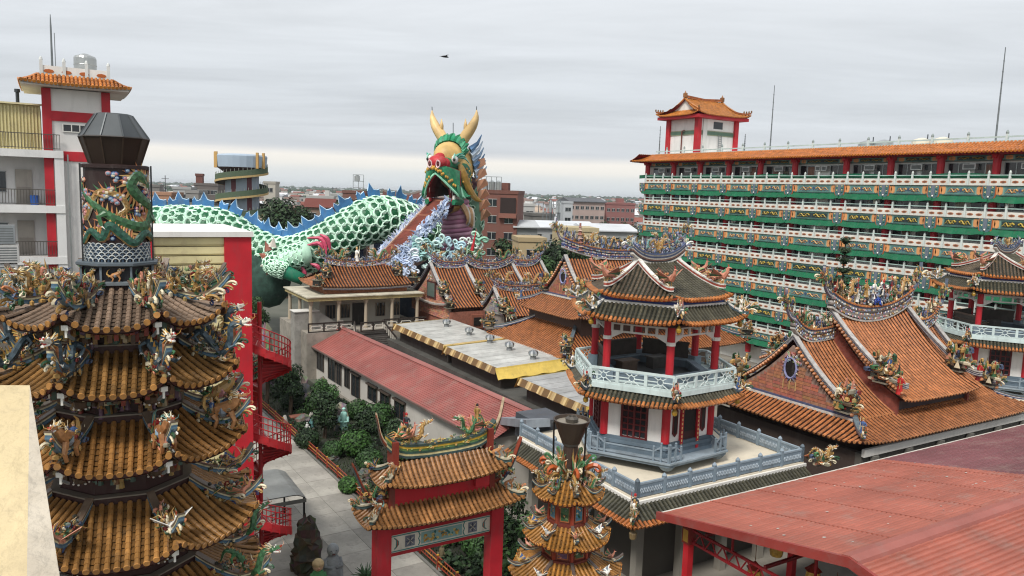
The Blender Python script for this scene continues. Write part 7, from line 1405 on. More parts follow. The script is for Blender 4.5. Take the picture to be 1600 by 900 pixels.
# ------------------------------------------------------------------ veranda house on its terrace
def veranda():
    s = thing('veranda_house', 'terrace pavilion with flat veranda roof and small hipped orange roof under the dragon', 'pavilion', W(23.4, 81.2), TH); L, D, zf, zt = 13.0, 9.0, 5.0, 8.25
    m = MB(hx('8a847a')); m.box(-.6, L + .6, -1.2, D + 1, 0, zf); m.build('terrace', 'concrete', s); m = MB(hx('a9a294')); m.box(-.2, L + .2, -.2, D + .2, zt, zt + .38, hx('a39468')); m.box(-.35, L + .35, -.35, D + .35, zt + .38, zt + .5, hx('b9b3a0')); m.build('veranda_roof', 'concrete', s)
    m = MB(hx('9d9a90')); m.box(1.8, L - 1.6, 2.2, D - .5, zf, zt); m.build('wall', 'plaster', s)
    for k in range(5): x = .25 + (L - .5) * k / 4; m = MB(hx('a99c88')); m.lathe([(.24, zf), (.2, zf + .4), (.18, zt - .5), (.3, zt - .15), (.3, zt)], 10, (x, .25, 0)); m.build('column', 'plaster', s)
    for k in range(1, 3): m = MB(hx('a99c88')); m.lathe([(.24, zf), (.18, zt - .5), (.3, zt)], 10, (.25, .25 + 4.2 * k, 0)); m.build('column', 'plaster', s)
    m = MB(hx('14110f')); m.box(5.6, 7.4, 2.12, 2.2, zf, zf + 2.5); m.build('doorway', 'paintwork', s)
    for x in (2.5, 8.4, 10.2, 4.2): m = MB(hx('3a3e3c')); m.box(x, x + 1.1, 2.1, 2.2, zf + .9, zf + 2.4); wn = m.build('window', 'glass', s); f = MB(hx('6a5a48')); [f.box(x + q, x + q + .06, 2.05, 2.1, zf + .9, zf + 2.4) for q in (0, .35, .7, 1.04)]; f.build('window_bars', 'wood', wn)
    # balustrade with fret panels and steps
    for (x0, x1, y) in ((-.4, 4.6, -1.0), (8.2, L + .3, -1.0), (5.0, 7.8, -2.2)):
        n = max(2, int((x1 - x0) / 1.5)); w_ = (x1 - x0) / n
        for k in range(n):
            x = x0 + w_ * k; m = MB(hx('2c2622')); m.box(x, x + w_ - .02, y - .06, y + .06, zf + .9, zf + 1.05); m.box(x, x + .14, y - .07, y + .07, zf, zf + .9); m.box(x + .14, x + w_ - .02, y - .05, y + .05, zf + .0, zf + .12); m.build('rail_frame', 'wood', s); m = MB(hx('cfcbc0')); c = x + .07 + w_ / 2
            for sz in (-1, 1): m.bar((c - w_ * .32, y, zf + .5 + sz * .2), (c + w_ * .32, y, zf + .5 + sz * .2), .07); m.bar((c + sz * w_ * .32, y, zf + .3), (c + sz * w_ * .32, y, zf + .7), .07); m.bar((c + sz * w_ * .32, y, zf + .5), (c + sz * w_ * .44, y, zf + .5), .07)
            m.build('fret_panel', 'plaster', s)
    for sx in (4.7, 8.0):
        m = MB(hx('2c2622')); m.bar((sx, -1.1, zf + .95), (sx + (-.6 if sx < 6 else .6), -3.6, zf - .6), .14); m.build('stair_rail', 'wood', s); m = MB(hx('cfcbc0'))
        for k in range(7): t = k / 6.5; x = sx + (-.6 if sx < 6 else .6) * t; m.bar((x, -1.1 - 2.5 * t, zf + .85 - 1.55 * t), (x, -1.1 - 2.5 * t, zf + .1 - 1.55 * t), .1)
        m.build('stair_balusters', 'plaster', s, kind='stuff')
    for k in range(8): m = MB(hx('4a4642')); m.box(4.4, 8.3, -1.5 - .3 * k, -1.2 - .3 * k, 0, zf - .17 * (k + 1)); m.build('step', 'concrete', s)
    m = MB(hx('9a5a3c')); m.box(2.2, L - 1.0, 1.6, D - 1.6, zt + .5, zt + 1.5, hx('8d5a40')); m.build('attic_wall', 'brick', s); rf = put('roof', None, s); xm, ym = L / 2 + .6, D / 2
    for sd, rz in ((-1, 0), (1, math.pi)): oslope(rf, 6.0, 3.5, 1.9, .35, (xm, ym + sd * 3.6, zt + 1.35), rz, wt=4.0, sag=.3, sp=.36)
    for sd, rz in ((-1, -math.pi / 2), (1, math.pi / 2)): oslope(rf, 3.6, 2.0, 1.2, .35, (xm + sd * 6.0, ym, zt + 1.35), rz, wt=1.6, sag=.3, sp=.36)
    ridge(rf, xm - 4.0, xm + 4.0, ym, zt + 3.2, .55, .5, True, True, .8, seed=3, violet=True, s=.8)
    put('ridge_vase', M_fig(4), rf, (xm - .2, ym, zt + 3.8), 0, scale=1.6); 
    for sx in (-1, 1): put('dragon_ornament', M_gold(), rf, (xm + sx * 2.2, ym, zt + 3.75), 0 if sx < 0 else math.pi, scale=2.0); corner_group(rf, xm + sx * 4.3, ym - 1.6, zt + 2.4, -1.6, 1, .9); corner_group(rf, xm + sx * 5.7, ym - 3.2, zt + 1.6, -1, 2, .6)
    ridge_mb([(xm - 5.2 + 10.4 * q / 10, ym - 3.3, zt + .9 + .15 * (abs(q - 5) / 5) ** 2) for q in range(11)], .3, .3, [hx('6a6470'), hx('b9b4ae'), hx('7a5a50')]).build('frieze', 'ceramic', s)
veranda()
# ------------------------------------------------------------------ plants
def leaf_cloud(mb, c, rad, n, size, cols, g, shell=.55, flat=.0, zmin=None):
    """leaf-sized faces spread through an uneven crown"""
    lob = [(V((g.uniform(-.6, .6), g.uniform(-.6, .6), g.uniform(-.45, .6))), g.uniform(.4, .66)) for _ in range(9)]
    for k in range(n):
        o, rr = lob[k % 9]; d = V((g.gauss(0, 1), g.gauss(0, 1), g.gauss(0, 1))).normalized() * (rr * (shell + (1 - shell) * g.random())); q = o + d
        p = V((c[0] + q.x * rad[0], c[1] + q.y * rad[1], c[2] + q.z * rad[2]))
        nr = (d.normalized() + V((g.uniform(-.6, .6), g.uniform(-.6, .6), g.uniform(-.2, .8)))).normalized(); a = nr.orthogonal().normalized(); a.rotate(Matrix.Rotation(g.uniform(0, 6.28), 3, nr)); b = nr.cross(a); s = size * g.uniform(.6, 1.3)
        mb.poly([p - a * s, p + b * s * .6, p + a * s, p - b * s * .6], g.choice(cols))
LG = [hx('2f4a25'), hx('3a5a2c'), hx('27401f'), hx('46653a')]; LD = [hx('22331f'), hx('2b3f26'), hx('1a2a18'), hx('35492c')]; LL = [hx('3a5a2a'), hx('456a30'), hx('2f4c22'), hx('2b4520')]
def tree(label, p, h, r, n=1500, size=.35, cols=LD, seed=0, name='broadleaf_tree', trunk=.35, group=None, flat=1.0, stems=1):
    g = random.Random(seed); t = thing(name, label, 'tree', p, 0, group); m = MB(hx('4a3d30')); top = h - r * flat
    for q in range(stems):
        ph = q * 2.4; bx, by = .25 * q * math.cos(ph), .25 * q * math.sin(ph); m.tube([(bx, by, 0), (bx + .1, by, top * .5), (bx - .05, by + .1, top), (bx, by, h - r * .6)], [trunk * .5 * h / 6, trunk * .4 * h / 6, trunk * .32 * h / 6, .05], 7)
    for k in range(5): a = k * 1.26 + g.random(); m.tube([(0, 0, top * .75 + .1 * k), (r * .4 * math.cos(a), r * .4 * math.sin(a), top + r * .2), (r * .7 * math.cos(a), r * .7 * math.sin(a), top + r * .5 * g.random())], [trunk * .25, trunk * .16, .03], 5)
    m.build('trunk', 'bark', t); m = MB(); leaf_cloud(m, (0, 0, h - r * flat), (r, r, r * flat), n, size, cols, g); m.build('crown', 'leaf', t); return t
def bush(label, p, r, cols=LG, seed=0, n=900, size=.11, zs=.8, group=None):
    g = random.Random(seed); t = thing('clipped_bush', label, 'bush', p, 0, group); m = MB(hx('4a3d30'))
    for k in range(4): m.tube([(0, 0, 0), (.25 * r * math.cos(k * 1.6), .25 * r * math.sin(k * 1.6), r * .7)], [.06, .03], 5)
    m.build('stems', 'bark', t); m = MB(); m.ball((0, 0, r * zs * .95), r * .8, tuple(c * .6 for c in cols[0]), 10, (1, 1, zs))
    for k in range(n):
        d = V((g.gauss(0, 1), g.gauss(0, 1), g.gauss(0, 1))).normalized(); rr = r * g.uniform(.8, 1.03); q = V((d.x * rr, d.y * rr, r * zs * .95 + d.z * rr * zs))
        if q.z < 0: continue
        nr = (d + V((g.uniform(-.5, .5), g.uniform(-.5, .5), g.uniform(-.3, .6)))).normalized(); a = nr.orthogonal().normalized(); a.rotate(Matrix.Rotation(g.uniform(0, 6.28), 3, nr)); b = nr.cross(a); s = size * g.uniform(.6, 1.3); m.poly([q - a * s, q + b * s * .6, q + a * s, q - b * s * .6], g.choice(cols))
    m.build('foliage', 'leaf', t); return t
# ------------------------------------------------------------------ the town behind
def house(name, label, u, vtop, Y, wd, dp, col, kind='flat', roofc=None, rz=.2, wins=(3, 2), cat='house', wc=hx('2a3034'), group=None, ww=.9, wh=1.1):
    col = tuple(c * .8 for c in col); p = at(u, vtop, Y); h = p.z; t = thing(name, label, cat, (p.x, p.y, 0), rz, group); m = MB(col); m.box(-wd / 2, wd / 2, 0, dp, 0, h); m.build('wall', 'far', t)
    if kind == 'gable': r = MB(roofc or hx('7a4a3c')); r.ext([(-wd / 2 - .5, -.5, h), (-wd / 2 - .5, dp + .5, h), (-wd / 2 - .5, dp / 2, h + dp * .28)], (wd + 1, 0, 0)); r.build('roof', 'far', t)
    elif kind == 'shed': r = MB(roofc or hx('c9ccd0')); r.ext([(-wd / 2 - .4, -.6, h), (-wd / 2 - .4, -.6, h + .25), (-wd / 2 - .4, dp * .5, h + 1.4), (-wd / 2 - .4, dp + .6, h + .25), (-wd / 2 - .4, dp + .6, h)], (wd + .8, 0, 0)); r.build('roof', 'far', t)
    else:
        r = MB(tuple(c * .9 for c in col)); r.box(-wd / 2 - .15, wd / 2 + .15, -.15, dp + .15, h, h + .7); r.build('parapet', 'far', t)
        if wd > 6 and wins[0]: r = MB(col); r.box(wd * .12, wd * .3, dp * .5, dp * .8, h + .7, h + 2.2); r.build('stair_head', 'far', t)
    nx, nz = wins; wm = MB(wc); wm.box(-ww, ww, -.06, -.02, 0, wh); wm = wm.mesh('window', 'glass'); fm = MB(hx('a9aba8')); fm.box(-ww - .1, ww + .1, -.09, -.061, -.1, 0); fm.box(-ww - .1, ww + .1, -.09, -.061, wh, wh + .1); fm.box(-.04, .04, -.085, -.061, 0, wh); fm = fm.mesh('window_frame', 'far')
    for i in range(nx):
        for j in range(nz): w_ = put('window', wm, t, (-wd / 2 + wd * (i + .5) / nx, 0, h - 2.4 - 3.2 * j)); put('window_frame', fm, w_)
    return t
WHh, GRh, CRh, PKh = hx('c9c8c4'), hx('8f8f8c'), hx('cfbf98'), hx('a98078')
def town():
    t = house('brown_apartment', 'brown brick apartment block beside the dragon head', 757, 302, 150, 13, 11, hx('7d5349'), rz=-.12, wins=(4, 5), cat='building', ww=.8, wh=1.3)
    m = MB(hx('6d463e')); m.box(3.2, 6.2, -.35, -.1, 16.6, 19.6, hx('2c2220')); m.box(3.0, 6.4, -.9, -.05, 15.7, 16.6, hx('805549')); m.build('balcony', 'far', t)
    for k in range(3): m = MB(hx('b9bcba')); m.lathe([(.6, 0), (.62, 1.6), (.2, 1.9)], 10, (-.5 + 1.3 * k, 4, 21.0)); m.build('roof_tank', 'steel', t)
    m = MB(hx('8a8f8f')); [m.bar((-1.2 + 1.0 * k, 3.2, 21), (-1.2 + 1.0 * k, 3.2, 23.6), .1) for k in range(5)]; m.bar((-1.2, 3.2, 23.6), (2.8, 3.2, 23.6), .1); m.build('tank_frame', 'metal', t, kind='stuff')
    house('pink_apartment', 'pale pink four-storey apartment block with flat dark roof in the distance', 918, 316, 260, 12.5, 12, hx('b9a49c'), wins=(7, 4), rz=.25, cat='building', ww=.55, wh=1.0, kind='shed', roofc=hx('5a5c60')); house('red_apartment', 'reddish terrace of apartments beside the pale pink block', 970, 320, 270, 10.5, 12, hx('9a6a66'), wins=(6, 4), rz=.2, cat='building', ww=.5, wh=1.0)
    house('white_house', 'white stepped house just beyond the brown apartment block', 820, 322, 200, 5.5, 8, WHh, wins=(2, 4), rz=.3); house('white_house', 'narrow white house left of the stepped white house', 806, 330, 185, 3.0, 8, hx('bfc0bd'), wins=(1, 3), rz=.1); house('grey_house', 'grey house with long flat slab roof below the antenna cluster', 850, 338, 190, 5.5, 9, hx('7d7b77'), wins=(3, 2), rz=.25); house('white_house', 'slim white block standing left of the pink apartments', 888, 318, 245, 3.0, 8, hx('c9cdd0'), wins=(1, 3), rz=.2)
    house('metal_shed', 'wide white metal-roofed shed beyond the temple roofs', 880, 357, 165, 15, 14, hx('b9bcbc'), 'shed', hx('c4c8cc'), rz=.2, wins=(4, 1), cat='shed'); house('metal_shed', 'long pale metal-roofed shed beside the hotel end', 955, 362, 160, 11, 14, hx('b4b6b4'), 'shed', hx('c9cccf'), rz=.15, wins=(3, 1), cat='shed'); house('metal_shed', 'small grey metal shed at the foot of the brown block', 822, 356, 150, 4.5, 8, hx('8f9494'), 'shed', hx('b0b4b6'), rz=.2, wins=(1, 1), cat='shed')
    house('cream_block', 'cream plastered windowless block behind the temple roofs', 905, 362, 135, 6.8, 8, CRh, wins=(0, 0), rz=.12, cat='building'); house('cream_house', 'cream house with a balcony opening behind the rear hall', 832, 378, 125, 4.5, 7, hx('c9b48c'), wins=(1, 2), rz=.15, cat='house')
    house('grey_factory', 'grey brown building with square chimney beyond the dragon back', 322, 290, 220, 6.5, 12, hx('77706c'), wins=(3, 2), rz=.1, cat='building'); house('brick_stack', 'reddish square chimney block above the dragon back', 311, 275, 222, 1.8, 2.2, hx('7a5048'), wins=(0, 0), cat='chimney'); house('pink_house', 'salmon fronted low house over the dragon back fins', 247, 305, 170, 5.5, 8, hx('b58a70'), wins=(4, 1), rz=.1)
    house('white_house', 'white flat house above the dragon back near the spiral tower', 284, 296, 210, 4.5, 8, hx('b5b6b4'), wins=(2, 2), rz=.2); house('grey_house', 'grey terrace house far behind the dragon tail', 232, 292, 230, 6, 9, hx('86837f'), wins=(3, 2), rz=.3); house('grey_house', 'small grey house left of the brown chimney building', 300, 302, 200, 3.2, 8, hx('9a9894'), wins=(2, 1), rz=.1)
    house('cream_tower', 'thin cream block behind the spiral tower', 421, 287, 230, 3.4, 6, hx('bdb8ac'), wins=(1, 3), rz=.1, cat='building'); house('white_house', 'white low house right of the large dark tree', 500, 310, 210, 7, 9, hx('c4c4c0'), wins=(3, 1), rz=.15); house('white_house', 'white house with water tank between tree and dragon hump', 527, 306, 240, 4.0, 8, hx('b9bab6'), wins=(2, 1), rz=.2); house('red_roof_house', 'low house with rust red roof right of the large tree', 498, 324, 175, 6, 7, hx('8f7a6c'), 'gable', hx('6d3c34'), rz=.1, wins=(2, 1)); house('brick_house', 'brown brick house under the scaffold tank behind the dragon hump', 553, 302, 190, 5.5, 8, hx('7d5a50'), wins=(2, 1), rz=.1)
    p = at(556, 299, 190); t = thing('tank_scaffold', 'steel scaffold holding rooftop tanks behind the dragon hump', 'water tank', (p.x, p.y + 3, p.z + .7)); m = MB(hx('8f9694'))
    for x in (-1.3, 0, 1.3): m.bar((x, 0, 0), (x, 0, 3.4), .12)
    for z in (.2, 1.8, 3.4): m.bar((-1.3, 0, z), (1.3, 0, z), .12)
    m.build('frame', 'metal', t, kind='stuff'); m = MB(hx('b9bcba')); m.lathe([(.7, 1.9), (.7, 3.1), (.2, 3.4)], 10, (-.4, .4, 0)); m.build('tank_body', 'steel', t)
    for k, (u, v, lab) in enumerate(((628, 304, 'dark brown temple roof with upturned eaves behind the dragon hump'), (645, 306, 'second dark temple roof nearest the dragon head'), (613, 308, 'third dark temple roof left of the pair'))):
        p = at(u, v, 175 + 6 * k); t = thing('distant_shrine', lab, 'temple', (p.x, p.y, 0), .2); m = MB(hx('8a6f66')); m.box(-3, 3, 0, 6, 0, p.z - 2.2); m.build('wall', 'far', t); m = MB(hx('5a3a34')); m.grid(lambda a, b: (-4.2 + 8.4 * a, -1.5 + 4.5 * b, p.z - 2.4 + 2.4 * b ** 1.4 + .8 * abs(2 * a - 1) ** 3), 10, 4); m.grid(lambda a, b: (-4.2 + 8.4 * a, 7.5 - 4.5 * b, p.z - 2.4 + 2.4 * b ** 1.4 + .8 * abs(2 * a - 1) ** 3), 10, 4, flip=True); m.build('roof', 'far', t); m = MB(hx('8a7f78')); [m.bar((-4.2 + 8.4 * q / 8, 3, p.z + .1 + .8 * abs(q / 4 - 1) ** 3), (-4.2 + 8.4 * (q + 1) / 8, 3, p.z + .1 + .8 * abs((q + 1) / 4 - 1) ** 3), .4) for q in range(8)]; m.build('ridge', 'far', t)
    # spiral ramp tower
    c = at(378, 300, 170); t = thing('spiral_tower', 'round observation tower with spiral green ramp and white top disc', 'tower', (c.x, c.y, 0)); zt = at(378, 243, 170).z; m = MB()
    m.lathe([(3.6, 0), (3.6, zt - 2.0)], 20, cols=lambda k, j: (hx('9aa6b0'), hx('9aa6b0'), hx('6a3f44'))[j % 3]); m.build('core', 'far', t)
    m = MB(); m.lathe([(3.0, zt - 4.2), (5.2, zt - 2.6), (5.4, zt - .2), (5.2, zt + .1), (3, zt + .3)], 24, cols=lambda k, j: hx('5f4a44') if k == 1 else hx('a9b9c8')); m.build('top_disc', 'far', t)
    for a in (-2.9, -2.5, -.6, -.25): m = MB(hx('b8935a')); m.bar((5.4 * math.cos(a), 5.4 * math.sin(a), zt - 2.8), (5.4 * math.cos(a), 5.4 * math.sin(a), zt + .6), .5); m.build('yellow_post', 'far', t)
    m = MB(); n = 150; P = []
    for k in range(n): a = .9 - k * .16; z = zt - 3.0 - k * .11; P.append((a, z))
    for nm, r0, r1, dz0, dz1, c_ in (('ramp_parapet', 5.3, 5.5, .0, 1.15, hx('4f5f4a')), ('ramp_floor', 3.5, 5.4, -.35, -.02, hx('4a403c')), ('ramp_edge', 5.35, 5.62, -.45, -.03, hx('b39a6a'))):
        m = MB(c_)
        for (a0, z0), (a1, z1) in zip(P, P[1:]):
            pts = []
            for a, z in ((a0, z0), (a1, z1)): pts += [(r * math.cos(a), r * math.sin(a), z + d) for r, d in ((r0, dz0), (r1, dz0), (r1, dz1), (r0, dz1))]
            i = m.P(pts)
            for f in ((0, 1, 5, 4), (1, 2, 6, 5), (2, 3, 7, 6), (3, 0, 4, 7)): m.F([i + q for q in f])
        m.build(nm, 'far', t)
    m = MB(hx('8a8f84'))
    for k in range(0, n, 1): a, z = P[k]; m.bar((5.4 * math.cos(a), 5.4 * math.sin(a), z + 1.1), (5.4 * math.cos(a), 5.4 * math.sin(a), z + 1.7), .07)
    m.build('ramp_rails', 'far', t, kind='stuff')
    # antenna cluster
    for k, (u, v, Y, hh, lab) in enumerate(((842, 318, 230, 6, 'thin utility pole left of the antenna cluster'), (906, 306, 300, 5, 'thin pole rising over the pink apartment roof'), (520, 292, 250, 6, 'thin utility pole beyond the white houses near the dragon hump'), (232, 270, 260, 7, 'thin lamp mast far behind the dragon tail'), (258, 274, 240, 6, 'second thin mast far behind the dragon tail'))):
        p = at(u, v, Y); t = thing('utility_pole', lab, 'pole', (p.x, p.y, 0)); m = MB(hx('5f6264')); m.tube([(0, 0, 0), (0, 0, p.z)], [.22, .12], 6); m.build('pole', 'far', t); m = MB(hx('5f6264')); m.bar((-1.1, 0, p.z - 1), (1.1, 0, p.z - 1), .16); m.build('cross_arm', 'far', t)
    p = at(862, 322, 185); t = thing('antenna_cluster', 'cluster of grey rooftop antennas above the grey slab house', 'antenna', (p.x, p.y, p.z - 4)); m = MB(hx('6f7678')); g = random.Random(2)
    for k in range(14): x, y = g.uniform(-2.2, 2.2), g.uniform(-1, 1); m.bar((x, y, 0), (x, y, g.uniform(3, 7)), .18); m.box(x - .16, x + .16, y - .3, y - .1, 2.5, g.uniform(3.6, 5.4), hx('a9aeae'))
    m.build('antennas', 'metal', t, kind='stuff')
    # trees one can tell apart
    for k, (u, v, Y, h, r, lab, n, cols) in enumerate(((447, 302, 140, None, 4.6, 'large dark green tree behind the dragon back', 3800, LD), (868, 378, 122, None, 3.2, 'dark tree rising between rear and middle hall roofs', 2600, LD), (890, 384, 118, None, 2.6, 'smaller dark tree beside the middle hall ridge', 2000, LD), (965, 372, 128, None, 3.6, 'green tree between cream block and hotel', 2200, LD), (985, 376, 125, None, 3.0, 'rounded tree at the end of the hotel', 1800, LG), (848, 400, 112, None, 2.4, 'low tree in front of the cream house', 1500, LG), (798, 340, 175, None, 3.0, 'tree right of the brown apartment block', 1500, LD), (905, 378, 116, None, 2.3, 'dark tree tip before the cream windowless block', 1400, LD), (836, 352, 178, None, 3.0, 'dark tree between grey slab house and white houses', 1400, LD), (878, 350, 200, None, 3.2, 'dark tree left of the pink apartments', 1300, LD), (940, 346, 225, None, 3.4, 'tree at the foot of the pink apartments', 1300, LD), (988, 344, 215, None, 3.6, 'tree before the reddish terrace', 1300, LD), (790, 372, 140, None, 2.4, 'bushy tree below the brown apartment block', 1300, LD))):
        p = at(u, v, Y); tree(lab, (p.x, p.y, 0), p.z, r, n, .34, cols, 30 + k, flat=1.25 if k else .95)
    for k, (u, v, Y, r, lab) in enumerate(((350, 315, 150, 3.0, 'tree beneath the spiral tower'), (270, 303, 190, 3.4, 'tree between the low houses behind the dragon tail'), (575, 296, 230, 4, 'far tree beyond the dragon hump'), (540, 312, 170, 2.6, 'tree left of the dragon hump'))): p = at(u, v, Y); tree(lab, (p.x, p.y, 0), p.z, r, 1300, .4, LD, 60 + k)
    # hoop pine before the hotel
    p = at(1322, 372, 66); t = thing('hoop_pine', 'slim dark conifer standing before the hotel balconies', 'tree', (p.x, p.y, 0)); g = random.Random(5); m = MB(hx('3a3028')); m.tube([(0, 0, 0), (0, 0, p.z)], [.22, .04], 7); m.build('trunk', 'bark', t); m = MB()
    for k in range(11):
        z = p.z - .4 - .85 * k; rr = .35 + .11 * k
        for q in range(7):
            a = q * .9 + k * .5
            for s in range(26): f = g.random(); c = V((rr * f * math.cos(a) + g.uniform(-.15, .15), rr * f * math.sin(a) + g.uniform(-.15, .15), z + .3 * f + g.uniform(-.14, .2))); d = V((g.uniform(-1, 1), g.uniform(-1, 1), g.uniform(-.3, 1))).normalized() * .2; e = d.orthogonal().normalized() * .06; m.poly([c - d, c + e, c + d, c - e], g.choice(LD))
    m.build('crown', 'leaf', t)
    # the rest of the town and its trees out to the horizon
    g = random.Random(77); m = MB(); tr = MB(); cs = [hx('a9a9a6'), hx('c4c4c0'), hx('8f8f8c'), hx('9a8f88'), hx('b5b2aa'), hx('7d7672'), hx('8a6a62'), hx('c9ccd0'), hx('b9a99a')]
    for k in range(7600):
        Y = 245 + 4200 * g.random() ** 2.3; X = g.uniform(-.62, .30) * Y
        if Y < 285 and -.1 < X / Y < .2: continue
        w_, d, h = g.uniform(4, 11) * (1 + Y / 3000), g.uniform(5, 10) * (1 + Y / 2500), g.choice((3, 4, 5, 6.5, 6.5, 7, 9, 10, 12)) * g.uniform(.8, 1.1); c = g.choice(cs); a = g.uniform(-.4, .4); m.M = Matrix.Translation((X, Y, 0)) @ Matrix.Rotation(a, 4, 'Z'); m.box(-w_ / 2, w_ / 2, -d / 2, d / 2, 0, h, c)
        if g.random() < .4: m.ext([(-w_ / 2 - .3, -d / 2 - .3, h), (-w_ / 2 - .3, d / 2 + .3, h), (-w_ / 2 - .3, 0, h + d * .22)], (w_ + .6, 0, 0), g.choice((hx('7a4a40'), hx('c9ccd0'), hx('8f9296'), hx('6d5a52'))))
        elif Y < 900:
            for f in range(int(h / 3.2)):
                for q in range(2): m.box(-w_ * .3 + q * w_ * .4, -w_ * .3 + q * w_ * .4 + w_ * .2, -d / 2 - .08, -d / 2 - .01, h - 2.3 - 3.2 * f, h - 1.1 - 3.2 * f, hx('3a4044'))
            if g.random() < .5: m.box(0, w_ * .3, 0, d * .3, h, h + 2.4, c)
    m.M = None; tag(m.build('distant_town', 'far'), 'sprawl of pale low-rise houses reaching to the horizon', 'town', kind='stuff')
    for k in range(4200):
        Y = 260 + 5200 * g.random() ** 1.9; X = g.uniform(-.62, .32) * Y; r = g.uniform(2.5, 5) * (1 + Y / 2500); c = g.choice((hx('26382a'), hx('2f4230'), hx('3a4a36'), hx('22302a')))
        for q in range(5 if Y < 900 else 3): tr.ball((X + g.uniform(-1, 1) * r, Y + g.uniform(-.5, .5) * r, r * g.uniform(.7, 1.3)), r * g.uniform(.45, .8), c, 6, (1, 1, .8))
    for k in range(46):
        Y = g.uniform(165, 330); X = g.choice((g.uniform(-.5, -.16), g.uniform(0.0, .17))) * Y; r = g.uniform(2.2, 4.2); leaf_cloud(tr, (X, Y, r * 1.1), (r * 1.3, r, r * 1.1), 420, .62, LD, g)
    for k in range(900):
        Y = g.uniform(2600, 6500); X = g.uniform(-.62, .32) * Y; tr.ball((X, Y, 4), g.uniform(25, 60), g.choice((hx('2f4230'), hx('34453a'))), 6, (1.6, .5, .22))
    tag(tr.build('distant_treeline', 'leaf'), 'dark tree clumps scattered through the far town', 'trees', kind='stuff')
town()
# ------------------------------------------------------------------ the garden strip, statues, odds and ends
def rock_mb(h, r, seed, col=hx('4a4640'), n=9, m=8):
    g = random.Random(seed); mb = MB(col); rows = []
    for k in range(m + 1):
        z = h * k / m; rr = r * (1 - .55 * (k / m) ** 2) * (1 if k < m else .35); rows.append(mb.P([(rr * g.uniform(.7, 1.15) * math.cos(6.283 * j / n + .3 * g.random()), rr * g.uniform(.7, 1.15) * math.sin(6.283 * j / n), z + g.uniform(-.06, .06) * h * (k > 0)) for j in range(n)]))
    for a, b in zip(rows, rows[1:]):
        for j in range(n): mb.F((a+j, a+(j+1) % n, b+(j+1) % n, b+j), tuple(c * g.uniform(.7, 1.25) for c in col))
    mb.F([rows[-1]+j for j in range(n)]); return mb
def rock(label, p, h, r, seed, col=hx('4a4640'), group=None, flat=1): o = rock_mb(h, r, seed, col).build('garden_rock', 'stone', None, loc=p, rz=seed); o.scale = (1, flat, 1); return tag(o, label, 'rock', group)
p = atz(480, 893, 0); o = rock_mb(3.1, .85, 3, hx('4d453b'), 14, 14).build('standing_stone', 'stone', None, loc=p, rz=.3); tag(o, 'tall dark upright scholar stone on the path beside the red stair', 'rock')
def statue(label, p, h, robe, skin, hat, rz=0, round_=False):
    t = thing('garden_statue', label, 'statue', p, rz); m = MB(robe)
    m.lathe([(.26*h, 0), (.27*h, .1*h), (.25*h, .35*h), (.2*h, .55*h), (.13*h, .66*h), (.07*h, .7*h)] if round_ else [(.18*h, 0), (.17*h, .1*h), (.12*h, .45*h), (.15*h, .7*h), (.12*h, .8*h), (.05*h, .84*h)], 14); m.tube([(0, .16*h, .58*h), (.14*h, .2*h, .42*h), (.22*h, .04*h, .42*h)], [.07*h, .06*h, .045*h], 7); m.tube([(0, -.16*h, .58*h), (.14*h, -.2*h, .42*h), (.22*h, -.04*h, .42*h)], [.07*h, .06*h, .045*h], 7); m.build('robe', 'stone', t, smooth=True)
    m = MB(skin); hz = .82*h if round_ else .92*h; r = .16*h if round_ else .075*h; m.ball((0, 0, hz), r, skin, 12, (1, 1, 1.1)); m.ball((r, 0, hz - .1*r), r*.2, skin, 6); [m.ball((r*.85, s*r*.4, hz + .15*r), r*.1, BLK, 5) for s in (-1, 1)]; m.box(r*.86, r*.95, -r*.25, r*.25, hz - .5*r, hz - .42*r, DRED); m.build('head', 'stone', t, smooth=True)
    if hat: m = MB(hat); m.lathe([(r*1.08, hz + .1*r), (r*1.06, hz + .6*r), (r*.6, hz + 1.1*r), (.02, hz + 1.2*r)], 12); m.build('hat', 'stone', t, smooth=True)
    if not round_: m = MB(hx('8f8a80')); m.lathe([(.3*h, -.35*h), (.28*h, -.1*h), (.2*h, 0)], 10); m.build('pedestal', 'stone', t)
statue('round grey stone child statue behind the standing stone', atz(520, 905, .0), 2.0, hx('8d9294'), hx('8d9294'), None, -1.2, True)
statue('green-robed child statue with beige cap beside the standing stone', atz(497, 925, .0), 1.75, hx('4f8a5a'), hx('c9a88a'), hx('c4ae84'), -1.2, True)
statue('pale turquoise robed statue standing among garden shrubs', atz(537, 672, .6), 1.9, hx('9fd0c4'), hx('d8e0d8'), hx('9fd0c4'), -1.5)
statue('small teal figure in the garden near the pink table', atz(487, 668, .3), 1.0, hx('6a9a9a'), hx('b9c9c4'), None, -1.5)
statue('small white figure in the garden beside the teal one', atz(480, 676, .3), .9, hx('cfd0cc'), hx('cfd0cc'), None, -1.2)
statue('mossy brown stone figure in the garden behind the gate', atz(690, 880, .3), 1.1, hx('6a6048'), hx('77694e'), None, -1.5)
t = thing('garden_table', 'low brown stone table with two white stools in the garden', 'table', atz(466, 662, 0), TH); m = MB(hx('8f5a48')); m.box(-.7, .7, -.45, .45, .62, .74); m.build('table_top', 'stone', t); m = MB(hx('7d4a3c')); m.box(-.4, -.2, -.3, .3, 0, .62); m.build('leg', 'stone', t); m = MB(hx('7d4a3c')); m.box(.2, .4, -.3, .3, 0, .62); m.build('leg', 'stone', t)
